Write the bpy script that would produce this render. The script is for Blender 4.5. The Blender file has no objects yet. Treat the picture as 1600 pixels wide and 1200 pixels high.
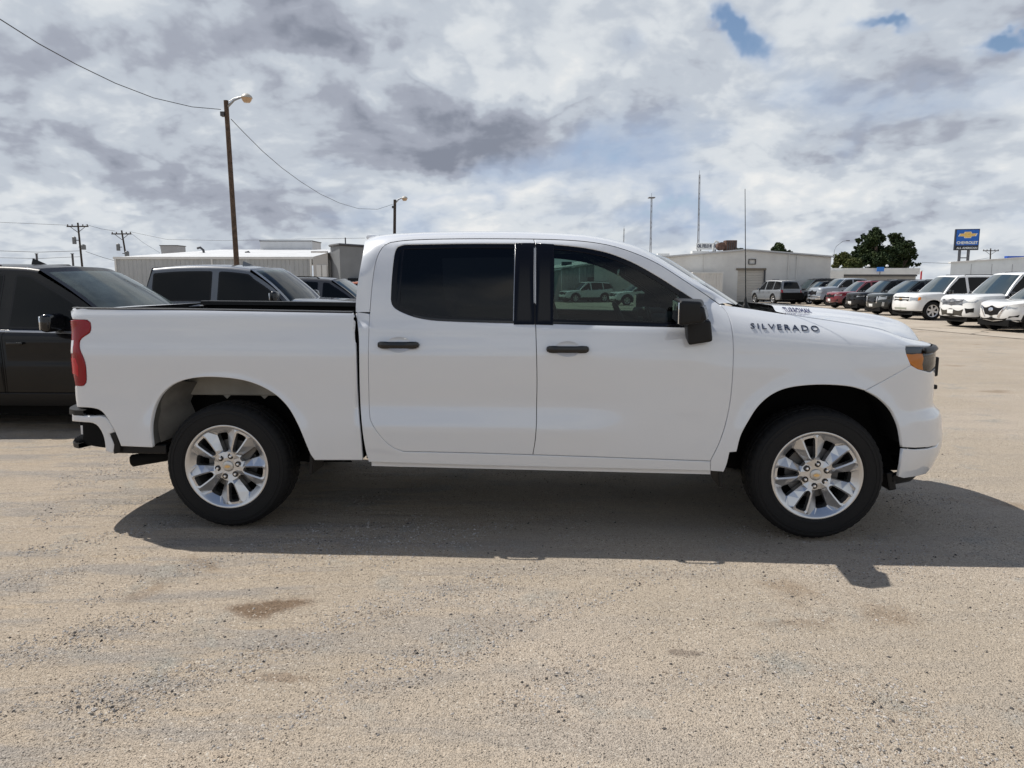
import bpy, bmesh, math, random
import numpy as np
from mathutils import Vector, Matrix, noise
from mathutils.geometry import delaunay_2d_cdt

S = bpy.context.scene
COL = S.collection
R = math.radians
random.seed(7)

# ---------------------------------------------------------------- camera
CAM_H, CAM_F, CAM_HOR = 1.60, 1130.0, 442.0
cam_d = bpy.data.cameras.new('camera'); cam = bpy.data.objects.new('camera', cam_d); COL.objects.link(cam)
cam_d.sensor_width = 36; cam_d.lens = 36*CAM_F/1600; cam_d.clip_start = .05; cam_d.clip_end = 3000
cam.location = (0, 0, CAM_H)
cam.rotation_euler = (math.pi/2-math.atan((600-CAM_HOR)/CAM_F), 0, 0)
S.camera = cam
S.render.engine = 'CYCLES'
S.cycles.max_bounces = 8; S.cycles.transparent_max_bounces = 16
S.cycles.caustics_reflective = False; S.cycles.caustics_refractive = False
S.view_settings.view_transform = 'Standard'; S.view_settings.look = 'None'
S.view_settings.gamma = 1; S.view_settings.use_curve_mapping = False
S.view_settings.exposure = 0.05

# ---------------------------------------------------------------- node helper
class NB:
    def __init__(k, tree): k.t = tree; k.n = tree.nodes; k.l = tree.links
    def node(k, typ, **kw):
        n = k.n.new(typ)
        for a, b in kw.items(): setattr(n, a, b)
        return n
    def put(k, sock, v):
        if v is None: return
        if hasattr(v, 'links') or hasattr(v, 'is_output'): k.l.new(v, sock)
        else:
            if isinstance(v, (tuple, list)) and len(v) == 3 and sock.type == 'RGBA': v = tuple(v)+(1,)
            sock.default_value = v
    def m(k, op, a, b=None, c=None, clamp=False):
        n = k.node('ShaderNodeMath', operation=op); n.use_clamp = clamp
        for i, v in enumerate((a, b, c)): k.put(n.inputs[i], v)
        return n.outputs[0]
    def v(k, op, a, b=None, s=None):
        n = k.node('ShaderNodeVectorMath', operation=op)
        k.put(n.inputs[0], a); k.put(n.inputs[1], b)
        if s is not None: k.put(n.inputs['Scale'], s)
        return n.outputs['Value'] if op in ('DOT_PRODUCT', 'LENGTH', 'DISTANCE') else n.outputs['Vector']
    def comb(k, x, y, z):
        n = k.node('ShaderNodeCombineXYZ')
        for i, v in enumerate((x, y, z)): k.put(n.inputs[i], v)
        return n.outputs[0]
    def sep(k, v):
        n = k.node('ShaderNodeSeparateXYZ'); k.put(n.inputs[0], v); return n.outputs
    def noise(k, vec, scale, detail=4, rough=.5, dist=0.0, out=0, dims='3D'):
        n = k.node('ShaderNodeTexNoise'); n.noise_dimensions = dims
        k.put(n.inputs['Vector'], vec); k.put(n.inputs['Scale'], scale); n.inputs['Detail'].default_value = detail
        n.inputs['Roughness'].default_value = rough; n.inputs['Distortion'].default_value = dist
        return n.outputs[out]
    def voro(k, vec, scale, feature='F1', out='Distance', rand=1.0):
        n = k.node('ShaderNodeTexVoronoi'); n.feature = feature
        k.put(n.inputs['Vector'], vec); k.put(n.inputs['Scale'], scale); n.inputs['Randomness'].default_value = rand
        return n.outputs[out]
    def ramp(k, f, lo, hi, a=0.0, b=1.0, smooth=True):
        n = k.node('ShaderNodeMapRange'); n.interpolation_type = 'SMOOTHSTEP' if smooth else 'LINEAR'
        k.put(n.inputs['Value'], f)
        for i, v in zip((1, 2, 3, 4), (lo, hi, a, b)): k.put(n.inputs[i], v)
        return n.outputs[0]
    def mix(k, f, a, b, mode='MIX'):
        n = k.node('ShaderNodeMix'); n.data_type = 'RGBA'; n.blend_type = mode
        k.put(n.inputs[0], f); k.put(n.inputs[6], a); k.put(n.inputs[7], b)
        return n.outputs[2]
    def bump(k, h, strength=.5, dist=.01, normal=None):
        n = k.node('ShaderNodeBump'); n.inputs['Strength'].default_value = strength; n.inputs['Distance'].default_value = dist
        k.put(n.inputs['Height'], h)
        if normal is not None: k.put(n.inputs['Normal'], normal)
        return n.outputs[0]

# ---------------------------------------------------------------- world: sky and clouds
SUN_DIR = Vector((-.63, .34, 1)).normalized()
sun_el = math.asin(SUN_DIR.z); sun_az = math.atan2(SUN_DIR.x, SUN_DIR.y)
W = bpy.data.worlds.new('World'); S.world = W; W.use_nodes = True
nb = NB(W.node_tree); nb.n.clear()
def px_dir(u, v):
    p = math.atan((600-CAM_HOR)/CAM_F); a, b = (u-800)/CAM_F, (600-v)/CAM_F
    return Vector((a, math.cos(p)+b*math.sin(p), -math.sin(p)+b*math.cos(p))).normalized()
geo = nb.node('ShaderNodeTexCoord').outputs['Generated']
dirn = nb.v('NORMALIZE', geo)
dx, dy, dz = nb.sep(dirn)
dzc = nb.m('MAXIMUM', dz, 0.0)
k_ = nb.m('DIVIDE', 1.0, nb.m('ADD', dzc, .42))
Q = nb.v('SCALE', nb.comb(dx, dy, nb.m('MULTIPLY', dzc, 1.30)), s=k_)
warp = nb.v('SUBTRACT', nb.noise(Q, 1.7, 3, .5, out=1), (.5, .5, .5))
Qw = nb.v('ADD', Q, nb.v('SCALE', warp, s=.26))
def cloud_h(P):
    a = nb.noise(P, 1.25, 6, .5)
    b = nb.m('ABSOLUTE', nb.m('SUBTRACT', nb.noise(P, 3.6, 5, .5), .5))
    return nb.m('ADD', a, nb.m('MULTIPLY', b, .34))
h0 = nb.m('SUBTRACT', cloud_h(Qw), .035)
sd = Vector((-.035, .01, .075))
h1 = nb.m('SUBTRACT', cloud_h(nb.v('ADD', Qw, tuple(sd))), .035)
def puffs(P):
    return nb.m('ABSOLUTE', nb.m('SUBTRACT', nb.noise(P, 5.6, 5, .50), .5))
Qb = nb.v('SCALE', nb.comb(dx, dy, nb.m('MULTIPLY', dzc, .95)), s=k_)
Qp = nb.v('ADD', Qb, nb.v('SCALE', warp, s=.12))
p0 = puffs(Qp); p1 = puffs(nb.v('ADD', Qp, (-.016, .004, .038)))
# large cloud masses that give this sky its layout: (direction of the mass, radii, weight)
dw = nb.v('ADD', dirn, nb.v('SCALE', nb.v('SUBTRACT', nb.noise(dirn, 5.5, 5, .6, out=1), (.5, .5, .5)), s=.20))
def mass(u, v, ru, rv):
    c = px_dir(u, v); t = Vector((c.y, -c.x, 0)).normalized(); w = c.cross(t)
    f = nb.m('POWER', nb.m('DIVIDE', nb.v('DOT_PRODUCT', dw, tuple(t)), ru/CAM_F), 2)
    g = nb.m('POWER', nb.m('DIVIDE', nb.v('DOT_PRODUCT', dw, tuple(w)), rv/CAM_F), 2)
    e = nb.m('EXPONENT', nb.m('MULTIPLY', nb.m('ADD', f, g), -1))
    return nb.m('MULTIPLY', e, nb.ramp(nb.v('DOT_PRODUCT', dirn, tuple(c)), 0, .2))
def total(lst):
    acc = None
    for (u, v, ru, rv, wt) in lst:
        q = nb.m('MULTIPLY', mass(u, v, ru, rv), wt); acc = q if acc is None else nb.m('ADD', acc, q)
    return acc
DARK = [(1250,215,200,22,.22), (1450,130,180,35,.22), (1500,330,140,25,.25), (1050,130,110,60,.18), (740,205,180,55,.95), (400,70,210,55,.62), (90,250,150,85,.42), (690,250,110,30,.6), (60,90,120,45,.30),
        (260,270,160,40,.34), (1000,210,130,90,.12), (1520,225,110,30,.30), (1560,20,110,25,.25), (560,60,120,50,.30), (430,335,170,25,.30), (1350,320,220,25,.22), (1000,320,80,30,.2)]
LITE = [(500,125,100,32,.45), (700,105,140,32,.45), (150,45,110,35,.35), (1120,60,240,70,.08), (1165,205,60,35,.40), (1210,285,170,35,.24), (1450,255,130,35,.26),
        (640,320,120,25,.25), (80,330,200,20,.28), (820,260,90,25,.24), (1330,100,220,60,.06), (920,110,90,50,.2), (1560,180,60,25,.3), (650,20,60,25,.25)]
GAP = [(1130,15,26,34,1.0), (1165,60,30,30,.7), (1385,30,60,16,.95), (1595,55,30,16,.95), (1300,150,190,38,.42), (1420,190,130,28,.42), (1210,120,90,35,.30), (960,230,90,30,.3), (1060,330,120,22,.4), (960,60,70,50,.3), (1000,20,60,60,.12)]
dark = total(DARK); lite = total(LITE); gap = total(GAP)
rel = nb.m('MULTIPLY', nb.m('SUBTRACT', h0, h1), 2.9)
relf = nb.m('ADD', nb.m('MULTIPLY', nb.m('SUBTRACT', p0, p1), 1.6), nb.m('MULTIPLY', nb.m('SUBTRACT', p0, .10), .35))
base = nb.m('ADD', .56, nb.m('MULTIPLY', nb.m('SUBTRACT', .5, h0), .5))
lum = nb.m('ADD', base, nb.m('ADD', rel, relf))
lum = nb.m('ADD', lum, nb.m('SUBTRACT', nb.m('MULTIPLY', lite, .75), nb.m('MULTIPLY', dark, .68)))
lum = nb.m('ADD', lum, nb.ramp(dz, .16, .0, 0, .06))
lum = nb.ramp(lum, -.26, 1.0, 0, 1, smooth=False)
cr = nb.node('ShaderNodeValToRGB'); cr.color_ramp.interpolation = 'EASE'
els = cr.color_ramp.elements
stops = [(0.0, (.25,.275,.34)), (.28, (.39,.42,.495)), (.5, (.56,.61,.68)), (.72, (.73,.77,.81)), (1.0, (.90,.905,.90))]
els[0].position = 0; els[1].position = 1
for i, (p_, c_) in enumerate(stops):
    e = els[0] if i == 0 else (els[-1] if i == len(stops)-1 else els.new(p_))
    e.position = p_; e.color = c_+(1,)
nb.put(cr.inputs[0], lum)
cloudcol = cr.outputs[0]
# thin parts of the cover go pale blue
thin = nb.ramp(nb.m('ADD', nb.m('SUBTRACT', h0, nb.m('MULTIPLY', gap, .27)), nb.m('MULTIPLY', dark, .08)), .28, .50, .15, 1)
pale = (.39, .50, .69)
cloudcol = nb.mix(thin, pale, cloudcol)
cover = nb.ramp(nb.m('ADD', nb.m('SUBTRACT', h0, nb.m('MULTIPLY', gap, .42)), nb.m('SUBTRACT', nb.m('MULTIPLY', dark, .10), nb.ramp(dz, .40, .70, 0, .30))), .17, .33)
sky = nb.node('ShaderNodeTexSky'); sky.sky_type = 'NISHITA'; sky.sun_disc = False
sky.sun_elevation = sun_el; sky.sun_rotation = sun_az; sky.air_density = 1.0; sky.dust_density = .6; sky.ozone_density = 1.5
bg1 = nb.node('ShaderNodeBackground'); bg1.inputs[1].default_value = .10; nb.put(bg1.inputs[0], sky.outputs[0])
bg2 = nb.node('ShaderNodeBackground'); bg2.inputs[1].default_value = .92; nb.put(bg2.inputs[0], cloudcol)
mx = nb.node('ShaderNodeMixShader'); nb.put(mx.inputs[0], cover); nb.l.new(bg1.outputs[0], mx.inputs[1]); nb.l.new(bg2.outputs[0], mx.inputs[2])
wo = nb.node('ShaderNodeOutputWorld'); nb.l.new(mx.outputs[0], wo.inputs[0])
W.cycles.sampling_method = 'MANUAL'; W.cycles.sample_map_resolution = 512

sun_d = bpy.data.lights.new('sun', 'SUN'); sun = bpy.data.objects.new('sun', sun_d); COL.objects.link(sun)
sun_d.energy = 5.0; sun_d.angle = R(.53); sun_d.color = (1, .955, .88)
sun.rotation_euler = SUN_DIR.to_track_quat('Z', 'Y').to_euler(); sun.location = SUN_DIR*50

# ---------------------------------------------------------------- materials
MATS = {}
def mat(name, col, rough=.5, metal=0.0, coat=0.0, spec=.5, var=.0, vscale=6.0, emit=None, bump=0.0, bscale=60.0, coat_r=.015, dust=0.0):
    if name in MATS: return MATS[name]
    m = bpy.data.materials.new(name); m.use_nodes = True; MATS[name] = m
    b = m.node_tree.nodes['Principled BSDF']; q = NB(m.node_tree)
    b.inputs['Base Color'].default_value = tuple(col)+(1,); b.inputs['Roughness'].default_value = rough
    b.inputs['Metallic'].default_value = metal; b.inputs['Coat Weight'].default_value = coat; b.inputs['Coat Roughness'].default_value = coat_r
    b.inputs['Specular IOR Level'].default_value = spec
    tc = None
    if var or bump or dust:
        tc = q.node('ShaderNodeTexCoord').outputs['Object']
    if var:
        f = q.noise(tc, vscale, 5, .6)
        c1 = tuple(max(c*(1-var), 0) for c in col); c2 = tuple(min(c*(1+var), 1) for c in col)
        q.put(b.inputs['Base Color'], q.mix(q.ramp(f, .3, .7), c1, c2))
        q.put(b.inputs['Roughness'], q.ramp(q.noise(tc, vscale*2.3, 4, .6), .3, .7, max(rough-.06, 0.02), min(rough+.08, 1)))
    if dust:
        f = q.noise(tc, 3.0, 6, .65)
        base = b.inputs['Base Color'].links[0].from_socket if b.inputs['Base Color'].links else tuple(col)
        q.put(b.inputs['Base Color'], q.mix(q.ramp(f, .25, .8, dust*.4, dust), base, (.24, .20, .155)))
        q.put(b.inputs['Roughness'], q.ramp(f, .25, .8, min(rough+dust*.2, 1), min(rough+dust*.6, 1)))
        b.inputs['Coat Weight'].default_value = coat*(1-dust)
    if bump:
        q.put(b.inputs['Normal'], q.bump(q.noise(tc, bscale, 4, .6), bump, .004))
    if emit:
        b.inputs['Emission Color'].default_value = tuple(emit)+(1,); b.inputs['Emission Strength'].default_value = 1
    return m

def glass_mat(name, tint, rough=0.0, refl=1.0, dust=0.0):
    if name in MATS: return MATS[name]
    m = bpy.data.materials.new(name); m.use_nodes = True; MATS[name] = m
    q = NB(m.node_tree); q.n.clear()
    o = q.node('ShaderNodeOutputMaterial'); t = q.node('ShaderNodeBsdfTransparent'); t.inputs[0].default_value = tuple(tint)+(1,)
    g = q.node('ShaderNodeBsdfGlossy'); g.inputs['Roughness'].default_value = rough; g.inputs[0].default_value = (refl, refl, refl, 1)
    f = q.node('ShaderNodeFresnel'); f.inputs['IOR'].default_value = 1.38
    x = q.node('ShaderNodeMixShader'); q.put(x.inputs[0], f.outputs[0]); q.l.new(t.outputs[0], x.inputs[1]); q.l.new(g.outputs[0], x.inputs[2])
    res = x.outputs[0]
    if dust:
        d = q.node('ShaderNodeBsdfDiffuse'); d.inputs[0].default_value = (.26, .32, .33, 1)  # film colour mixes dust with a painted teal sky reflection
        tc = q.node('ShaderNodeTexCoord').outputs['Object']
        y = q.node('ShaderNodeMixShader'); q.put(y.inputs[0], q.ramp(q.noise(tc, 4, 6, .6), .25, .75, dust*.5, dust))
        q.l.new(res, y.inputs[1]); q.l.new(d.outputs[0], y.inputs[2]); res = y.outputs[0]
    q.l.new(res, o.inputs[0])
    return m

# ---------------------------------------------------------------- object helpers
def tag(o, label=None, cat=None, group=None, kind=None):
    if label: o['label'] = label
    if cat: o['category'] = cat
    if group: o['group'] = group
    if kind: o['kind'] = kind
    return o
def empty(name, label=None, cat=None, loc=(0,0,0), rz=0, group=None, scale=1):
    o = bpy.data.objects.new(name, None); COL.objects.link(o); o.location = loc; o.rotation_euler = (0, 0, rz)
    o.scale = (scale,)*3; o.empty_display_size = .2
    return tag(o, label, cat, group)
def link(name, me, parent=None, m=None):
    o = bpy.data.objects.new(name, me); COL.objects.link(o)
    if parent is not None: o.parent = parent
    if m is not None and not me.materials: me.materials.append(m)
    return o
def mesh(name, verts, faces, m=None, parent=None, smooth=True, normals=None, sharp=None):
    me = bpy.data.meshes.new(name); me.from_pydata([tuple(v) for v in verts], [], faces)
    if smooth: me.polygons.foreach_set('use_smooth', [True]*len(me.polygons))
    me.update()
    if sharp is not None and smooth: me.set_sharp_from_angle(angle=R(sharp))
    if normals is not None: me.normals_split_custom_set_from_vertices([tuple(n) for n in normals])
    return link(name, me, parent, m)
class Mb:
    """collects verts and faces of one mesh"""
    def __init__(k): k.v = []; k.f = []
    def add(k, v, f):
        n = len(k.v); k.v += [tuple(p) for p in v]; k.f += [tuple(i+n for i in q) for q in f]; return k
    def box(k, c, s, rz=0, rx=0, ry=0):
        M_ = Matrix.Rotation(rz, 3, 'Z') @ Matrix.Rotation(ry, 3, 'Y') @ Matrix.Rotation(rx, 3, 'X')
        v = [M_ @ Vector((x*s[0]/2, y*s[1]/2, z*s[2]/2))+Vector(c) for x in (-1,1) for y in (-1,1) for z in (-1,1)]
        return k.add(v, [(0,1,3,2),(4,6,7,5),(0,4,5,1),(2,3,7,6),(0,2,6,4),(1,5,7,3)])
    def tube(k, pts, r, n=8, caps=True):
        pts = [Vector(p) for p in pts]; rs = r if isinstance(r, (list, tuple)) else [r]*len(pts)
        rings = []
        for i, p in enumerate(pts):
            d = (pts[min(i+1, len(pts)-1)]-pts[max(i-1, 0)]).normalized()
            a = d.cross(Vector((0,0,1)) if abs(d.z) < .9 else Vector((1,0,0))).normalized(); b = d.cross(a)
            rings.append([p+(a*math.cos(2*math.pi*j/n)+b*math.sin(2*math.pi*j/n))*rs[i] for j in range(n)])
        v = [q for g in rings for q in g]; f = []
        for i in range(len(pts)-1):
            for j in range(n): f.append((i*n+j, i*n+(j+1)%n, (i+1)*n+(j+1)%n, (i+1)*n+j))
        if caps: f.append(tuple(range(n-1, -1, -1))); f.append(tuple((len(pts)-1)*n+j for j in range(n)))
        return k.add(v, f)
    def lathe(k, prof, n=48, axis='Y', c=(0,0,0), wob=None):
        # prof: (radius, along-axis) ; axis of revolution through c
        v = []; m = len(prof)
        for j in range(n):
            a = 2*math.pi*j/n
            for i, (r, h) in enumerate(prof):
                if wob: r += wob(i, j)
                x, z = r*math.cos(a), r*math.sin(a)
                v.append((c[0]+x, c[1]+h, c[2]+z) if axis == 'Y' else (c[0]+x, c[1]+z, c[2]+h))
        f = [(j*m+i, j*m+i+1, ((j+1)%n)*m+i+1, ((j+1)%n)*m+i) for j in range(n) for i in range(m-1)]
        return k.add(v, f)
    def prism(k, poly, z0, z1):
        n = len(poly); v = [(x, y, z0) for x, y in poly]+[(x, y, z1) for x, y in poly]
        return k.add(v, [tuple(range(n-1, -1, -1)), tuple(range(n, 2*n))]+[(i, (i+1)%n, n+(i+1)%n, n+i) for i in range(n)])
    def build(k, name, m=None, parent=None, smooth=False, sharp=35, bevel=0):
        o = mesh(name, k.v, k.f, m, parent, smooth=smooth, sharp=sharp if smooth else None)
        if bevel:
            b = o.modifiers.new('bevel', 'BEVEL'); b.width = bevel; b.segments = 2; b.limit_method = 'ANGLE'; b.angle_limit = R(40)
        return o
def rbox(name, c, s, m, parent=None, bev=.01, rz=0, rx=0, ry=0, seg=2):
    """box with bevelled, smooth-shaded edges"""
    bm = bmesh.new(); bmesh.ops.create_cube(bm, size=1)
    for v in bm.verts: v.co = Vector((v.co.x*s[0], v.co.y*s[1], v.co.z*s[2]))
    bmesh.ops.bevel(bm, geom=bm.edges[:]+bm.verts[:], offset=min(bev, min(s)*.45), segments=seg, profile=.5, affect='EDGES')
    M_ = Matrix.Rotation(rz, 4, 'Z') @ Matrix.Rotation(ry, 4, 'Y') @ Matrix.Rotation(rx, 4, 'X')
    bm.transform(Matrix.Translation(c) @ M_)
    me = bpy.data.meshes.new(name); bm.to_mesh(me); bm.free()
    me.polygons.foreach_set('use_smooth', [True]*len(me.polygons)); me.set_sharp_from_angle(angle=R(30))
    return link(name, me, parent, m)
def mirrored(o, parent=None, name=None):
    """the same part on the far side of a vehicle"""
    src = o.data; me = src.copy(); n = len(me.vertices)
    co = np.empty(n*3, 'f'); me.vertices.foreach_get('co', co); co = co.reshape(-1, 3)
    nrm = None
    if src.has_custom_normals:
        nr = np.empty(len(me.loops)*3, 'f'); me.corner_normals.foreach_get('vector', nr); nr = nr.reshape(-1, 3)
        vi = np.empty(len(me.loops), 'i'); me.loops.foreach_get('vertex_index', vi)
        nrm = np.zeros((n, 3), 'f'); nrm[vi] = nr; nrm[:, 1] *= -1
    co[:, 1] *= -1; me.vertices.foreach_set('co', co.ravel()); me.flip_normals(); me.update()
    if nrm is not None: me.normals_split_custom_set_from_vertices(nrm.tolist())
    r = bpy.data.objects.new(name or o.name.split('.')[0], me); COL.objects.link(r)
    r.parent = parent if parent is not None else o.parent
    for md in o.modifiers:
        if md.type == 'BEVEL':
            b = r.modifiers.new('bevel', 'BEVEL'); b.width = md.width; b.segments = md.segments; b.limit_method = 'ANGLE'; b.angle_limit = md.angle_limit
    return r
def copy_tree(o, parent=None):
    c = o.copy(); COL.objects.link(c); c.parent = parent
    for ch in list(o.children): copy_tree(ch, c)
    return c
def mirror_join(o):
    """adds the mirror image of the mesh to the mesh itself (parts that cross the centre line)"""
    me = o.data; n = len(me.vertices)
    co = [tuple(v.co) for v in me.vertices]; fs = [tuple(p.vertices) for p in me.polygons]
    nrm = None
    if me.has_custom_normals:
        nrm = [None]*n
        cn = me.corner_normals
        for i, l in enumerate(me.loops): nrm[l.vertex_index] = tuple(cn[i].vector)
        nrm = [q or (0,0,1) for q in nrm]; nrm = nrm+[(a, -b, c) for a, b, c in nrm]
    co2 = co+[(a, -b, c) for a, b, c in co]; fs2 = fs+[tuple(i+n for i in reversed(f)) for f in fs]
    m2 = bpy.data.meshes.new(me.name); m2.from_pydata(co2, [], fs2); m2.polygons.foreach_set('use_smooth', [True]*len(fs2)); m2.update()
    if nrm: m2.normals_split_custom_set_from_vertices(nrm)
    for mt in me.materials: m2.materials.append(mt)
    o.data = m2; return o
# ---------------------------------------------------------------- vehicle surface mathematics
def interp(tab, x):
    if x <= tab[0][0]: return tab[0][1]
    if x >= tab[-1][0]: return tab[-1][1]
    for i in range(len(tab)-1):
        x0, y0 = tab[i]; x1, y1 = tab[i+1]
        if x <= x1:
            m0 = (y1-y0)/(x1-x0) if i == 0 else (y1-tab[i-1][1])/(x1-tab[i-1][0])
            m1 = (y1-y0)/(x1-x0) if i == len(tab)-2 else (tab[i+2][1]-y0)/(tab[i+2][0]-x0)
            h = x1-x0; t = (x-x0)/h
            return ((2*t**3-3*t*t+1)*y0+(t**3-2*t*t+t)*h*m0+(-2*t**3+3*t*t)*y1+(t**3-t*t)*h*m1)
    return tab[-1][1]

def super_table(n, a, b, N=200):
    # quarter superellipse from (0,1) to (1,0), parametrised by true arc length for extents a x b
    pts = []
    for i in range(N+1):
        t = math.pi/2*i/N
        pts.append((abs(math.sin(t))**(2/n), abs(math.cos(t))**(2/n)))
    L = [0]
    for i in range(N):
        L.append(L[-1]+math.hypot((pts[i+1][0]-pts[i][0])*a, (pts[i+1][1]-pts[i][1])*b))
    tot = L[-1]; M = 240; out = []; k = 0
    for j in range(M+1):
        s = tot*j/M
        while k < N-1 and L[k+1] < s: k += 1
        f = 0 if L[k+1] == L[k] else (s-L[k])/(L[k+1]-L[k])
        out.append((pts[k][0]+(pts[k+1][0]-pts[k][0])*f, pts[k][1]+(pts[k+1][1]-pts[k][1])*f))
    return tot, out

class Skin:
    """Side surface of a vehicle. s runs along the length, then round the front and rear corners; z is height.
    Vehicle frame: +x forward, -y the near (right hand) side, z up."""
    def __init__(k, prof, xf, xr, xce=0.8, xcr=0.35, nf=2.7, nr=4.0, W=1.0, mod=None):
        # prof(x,z) -> half width ; xf(z), xr(z): front and rear end
        k.prof, k.xf, k.xr, k.mod, k.W = prof, xf, xr, mod, W
        k.xc = xf(0.8)-xce; k.xd = xr(0.8)+xcr
        k.Lf, k.tf = super_table(nf, xce, W); k.Lr, k.tr = super_table(nr, xcr, W)
        k.smax = k.xc+k.Lf; k.smin = k.xd-k.Lr
    def tab(k, t, u, a):
        u = min(max(u, 0), 1)*240; i = min(int(u), 239); f = u-i
        U = t[i][0]+(t[i+1][0]-t[i][0])*f; V = t[i][1]+(t[i+1][1]-t[i][1])*f
        j0 = max(i-2, 0); j1 = min(i+3, 240)
        dx = (t[j1][0]-t[j0][0])*a; dy = (t[j1][1]-t[j0][1])*k.W
        l = math.hypot(dx, dy) or 1
        return U, V, -dy/l, dx/l
    def M(k, s, z, off=0.0):
        if s > k.xc:
            a = k.xf(z)-k.xc
            U, V, nx, ny = k.tab(k.tf, (s-k.xc)/k.Lf, a)
            x = k.xc+a*U; y = k.W*V
        elif s < k.xd:
            a = k.xd-k.xr(z)
            U, V, nx, ny = k.tab(k.tr, (k.xd-s)/k.Lr, a)
            x = k.xd-a*U; y = k.W*V; nx = -nx
        else:
            x = s; y = k.W; nx = 0; ny = 1
        o = k.prof(x, z)-k.W+off
        if k.mod: o += k.mod(x, z)
        return (x+nx*o, -(y+ny*o), z)
    def N(k, s, z, e=0.004):
        a = k.M(s-e, z); b = k.M(s+e, z); c = k.M(s, z-e); d = k.M(s, z+e)
        u = [b[i]-a[i] for i in range(3)]; v = [d[i]-c[i] for i in range(3)]
        n = (u[1]*v[2]-u[2]*v[1], u[2]*v[0]-u[0]*v[2], u[0]*v[1]-u[1]*v[0])
        l = math.sqrt(sum(q*q for q in n)) or 1
        return tuple(q/l for q in n)

def smooth(a, b, x):
    t = min(max((x-a)/(b-a), 0), 1); return t*t*(3-2*t)

# ---- the white pickup
CABP = [(.20,.900),(.28,.950),(.34,.972),(.42,.985),(.52,.998),(.62,1.008),(.69,1.014),(.735,1.006),(.81,.988),(.86,.985),(.95,.992),(1.08,1.000),(1.17,1.000),(1.215,.989),(1.28,.968),(1.325,.958),(1.35,.942),(1.5,.900),(1.7,.838),(1.80,.800),(1.86,.765),(1.90,.70)]
CABP2 = [(.20,.900),(.28,.950),(.34,.972),(.42,.985),(.52,.996),(.69,1.000),(.81,1.000),(.95,1.000),(1.08,1.002),(1.16,.999),(1.215,.990),(1.28,.974),(1.325,.958),(1.35,.942),(1.5,.900),(1.7,.838),(1.80,.800),(1.86,.765),(1.90,.70)]
BEDP = [(.20,.930),(.3,.965),(.40,.985),(.52,.998),(.66,1.004),(.8,1.000),(.95,1.000),(1.08,1.003),(1.17,1.000),(1.215,.990),(1.30,.977),(1.38,.972),(1.405,.966),(1.43,.95)]
FENP = [(.20,.93),(.3,.965),(.42,.985),(.55,.997),(.8,1.000),(.95,1.000),(1.05,.999),(1.11,.996),(1.17,.990)]
FENT = [(3.1,1.51),(3.17,1.499),(3.55,1.436),(3.99,1.364),(4.22,1.326),(4.34,1.29),(4.5,1.262),(4.65,1.245)]
ARCH_R = (0.0, .40); ARCH_F = (3.745, .40)
def truck_prof(x, z):
    c = interp(CABP, z); c2 = interp(CABP2, z)
    w = smooth(2.75, 2.2, x)
    cab = c*w+c2*(1-w)
    if x < .861:
        return interp(BEDP, z)
    if x < 2.85: return cab
    zt = interp(FENT, x)
    if z <= 1.17: f = interp(FENP, z)
    else:
        q = min((z-1.17)/(zt-1.17), .97); f = interp(FENP, 1.17)-.30*(1-math.sqrt(1-q*q))
    w = smooth(2.9, 3.22, x)
    return c2*(1-w)+f*w
def truck_mod(x, z):
    m = 0
    for (ax, az, r0, r1, amp) in ((0.0,.40,.47,.66,.022),(3.745,.40,.47,.70,.026)):
        r = math.hypot((x-ax), (z-az))
        if r < r1+.2:
            m += amp*(1-smooth(r0+.03, r1, r))
    return m
XF = [(.25,4.66),(.327,4.703),(.35,4.727),(.422,4.755),(.525,4.784),(.621,4.783),(.655,4.775),(.728,4.765),(.77,4.745),(.80,4.71),(.829,4.694),(.9,4.692),(1.0,4.69),(1.17,4.70),(1.3,4.70)]
XR = -1.13
TX, TY, TTH = -1.789, 5.566, -3.44
CAM_H, CAM_F, CAM_HOR = 1.60, 1130.0, 442.0
def bump_prof(x, z): return interp([(.3,.93),(.45,.955),(.6,.965),(.8,.96)], z)
XRB = [(.3,-1.14),(.45,-1.215),(.6,-1.215),(.69,-1.225),(.78,-1.22),(.85,-1.19)]
XRT = [(.3,-1.12),(.79,-1.141),(.93,-1.137),(1.07,-1.125),(1.24,-1.144),(1.36,-1.168),(1.42,-1.19),(1.5,-1.19)]
def truck_skin(): return Skin(truck_prof, lambda z: interp(XF, z), lambda z: interp(XRT, z), xce=.85, xcr=.26, nf=2.6, nr=3, mod=truck_mod)
def bump_skin(): return Skin(bump_prof, lambda z: interp(XF, z), lambda z: interp(XRB, z), xce=.85, xcr=.28, nf=2.6, nr=3, W=.96)
def zgap(s, x):
    f = .9-.18*smooth(4.15, 4.65, s)
    return 1.17+f*(interp(FENT, x)-1.17)

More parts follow.
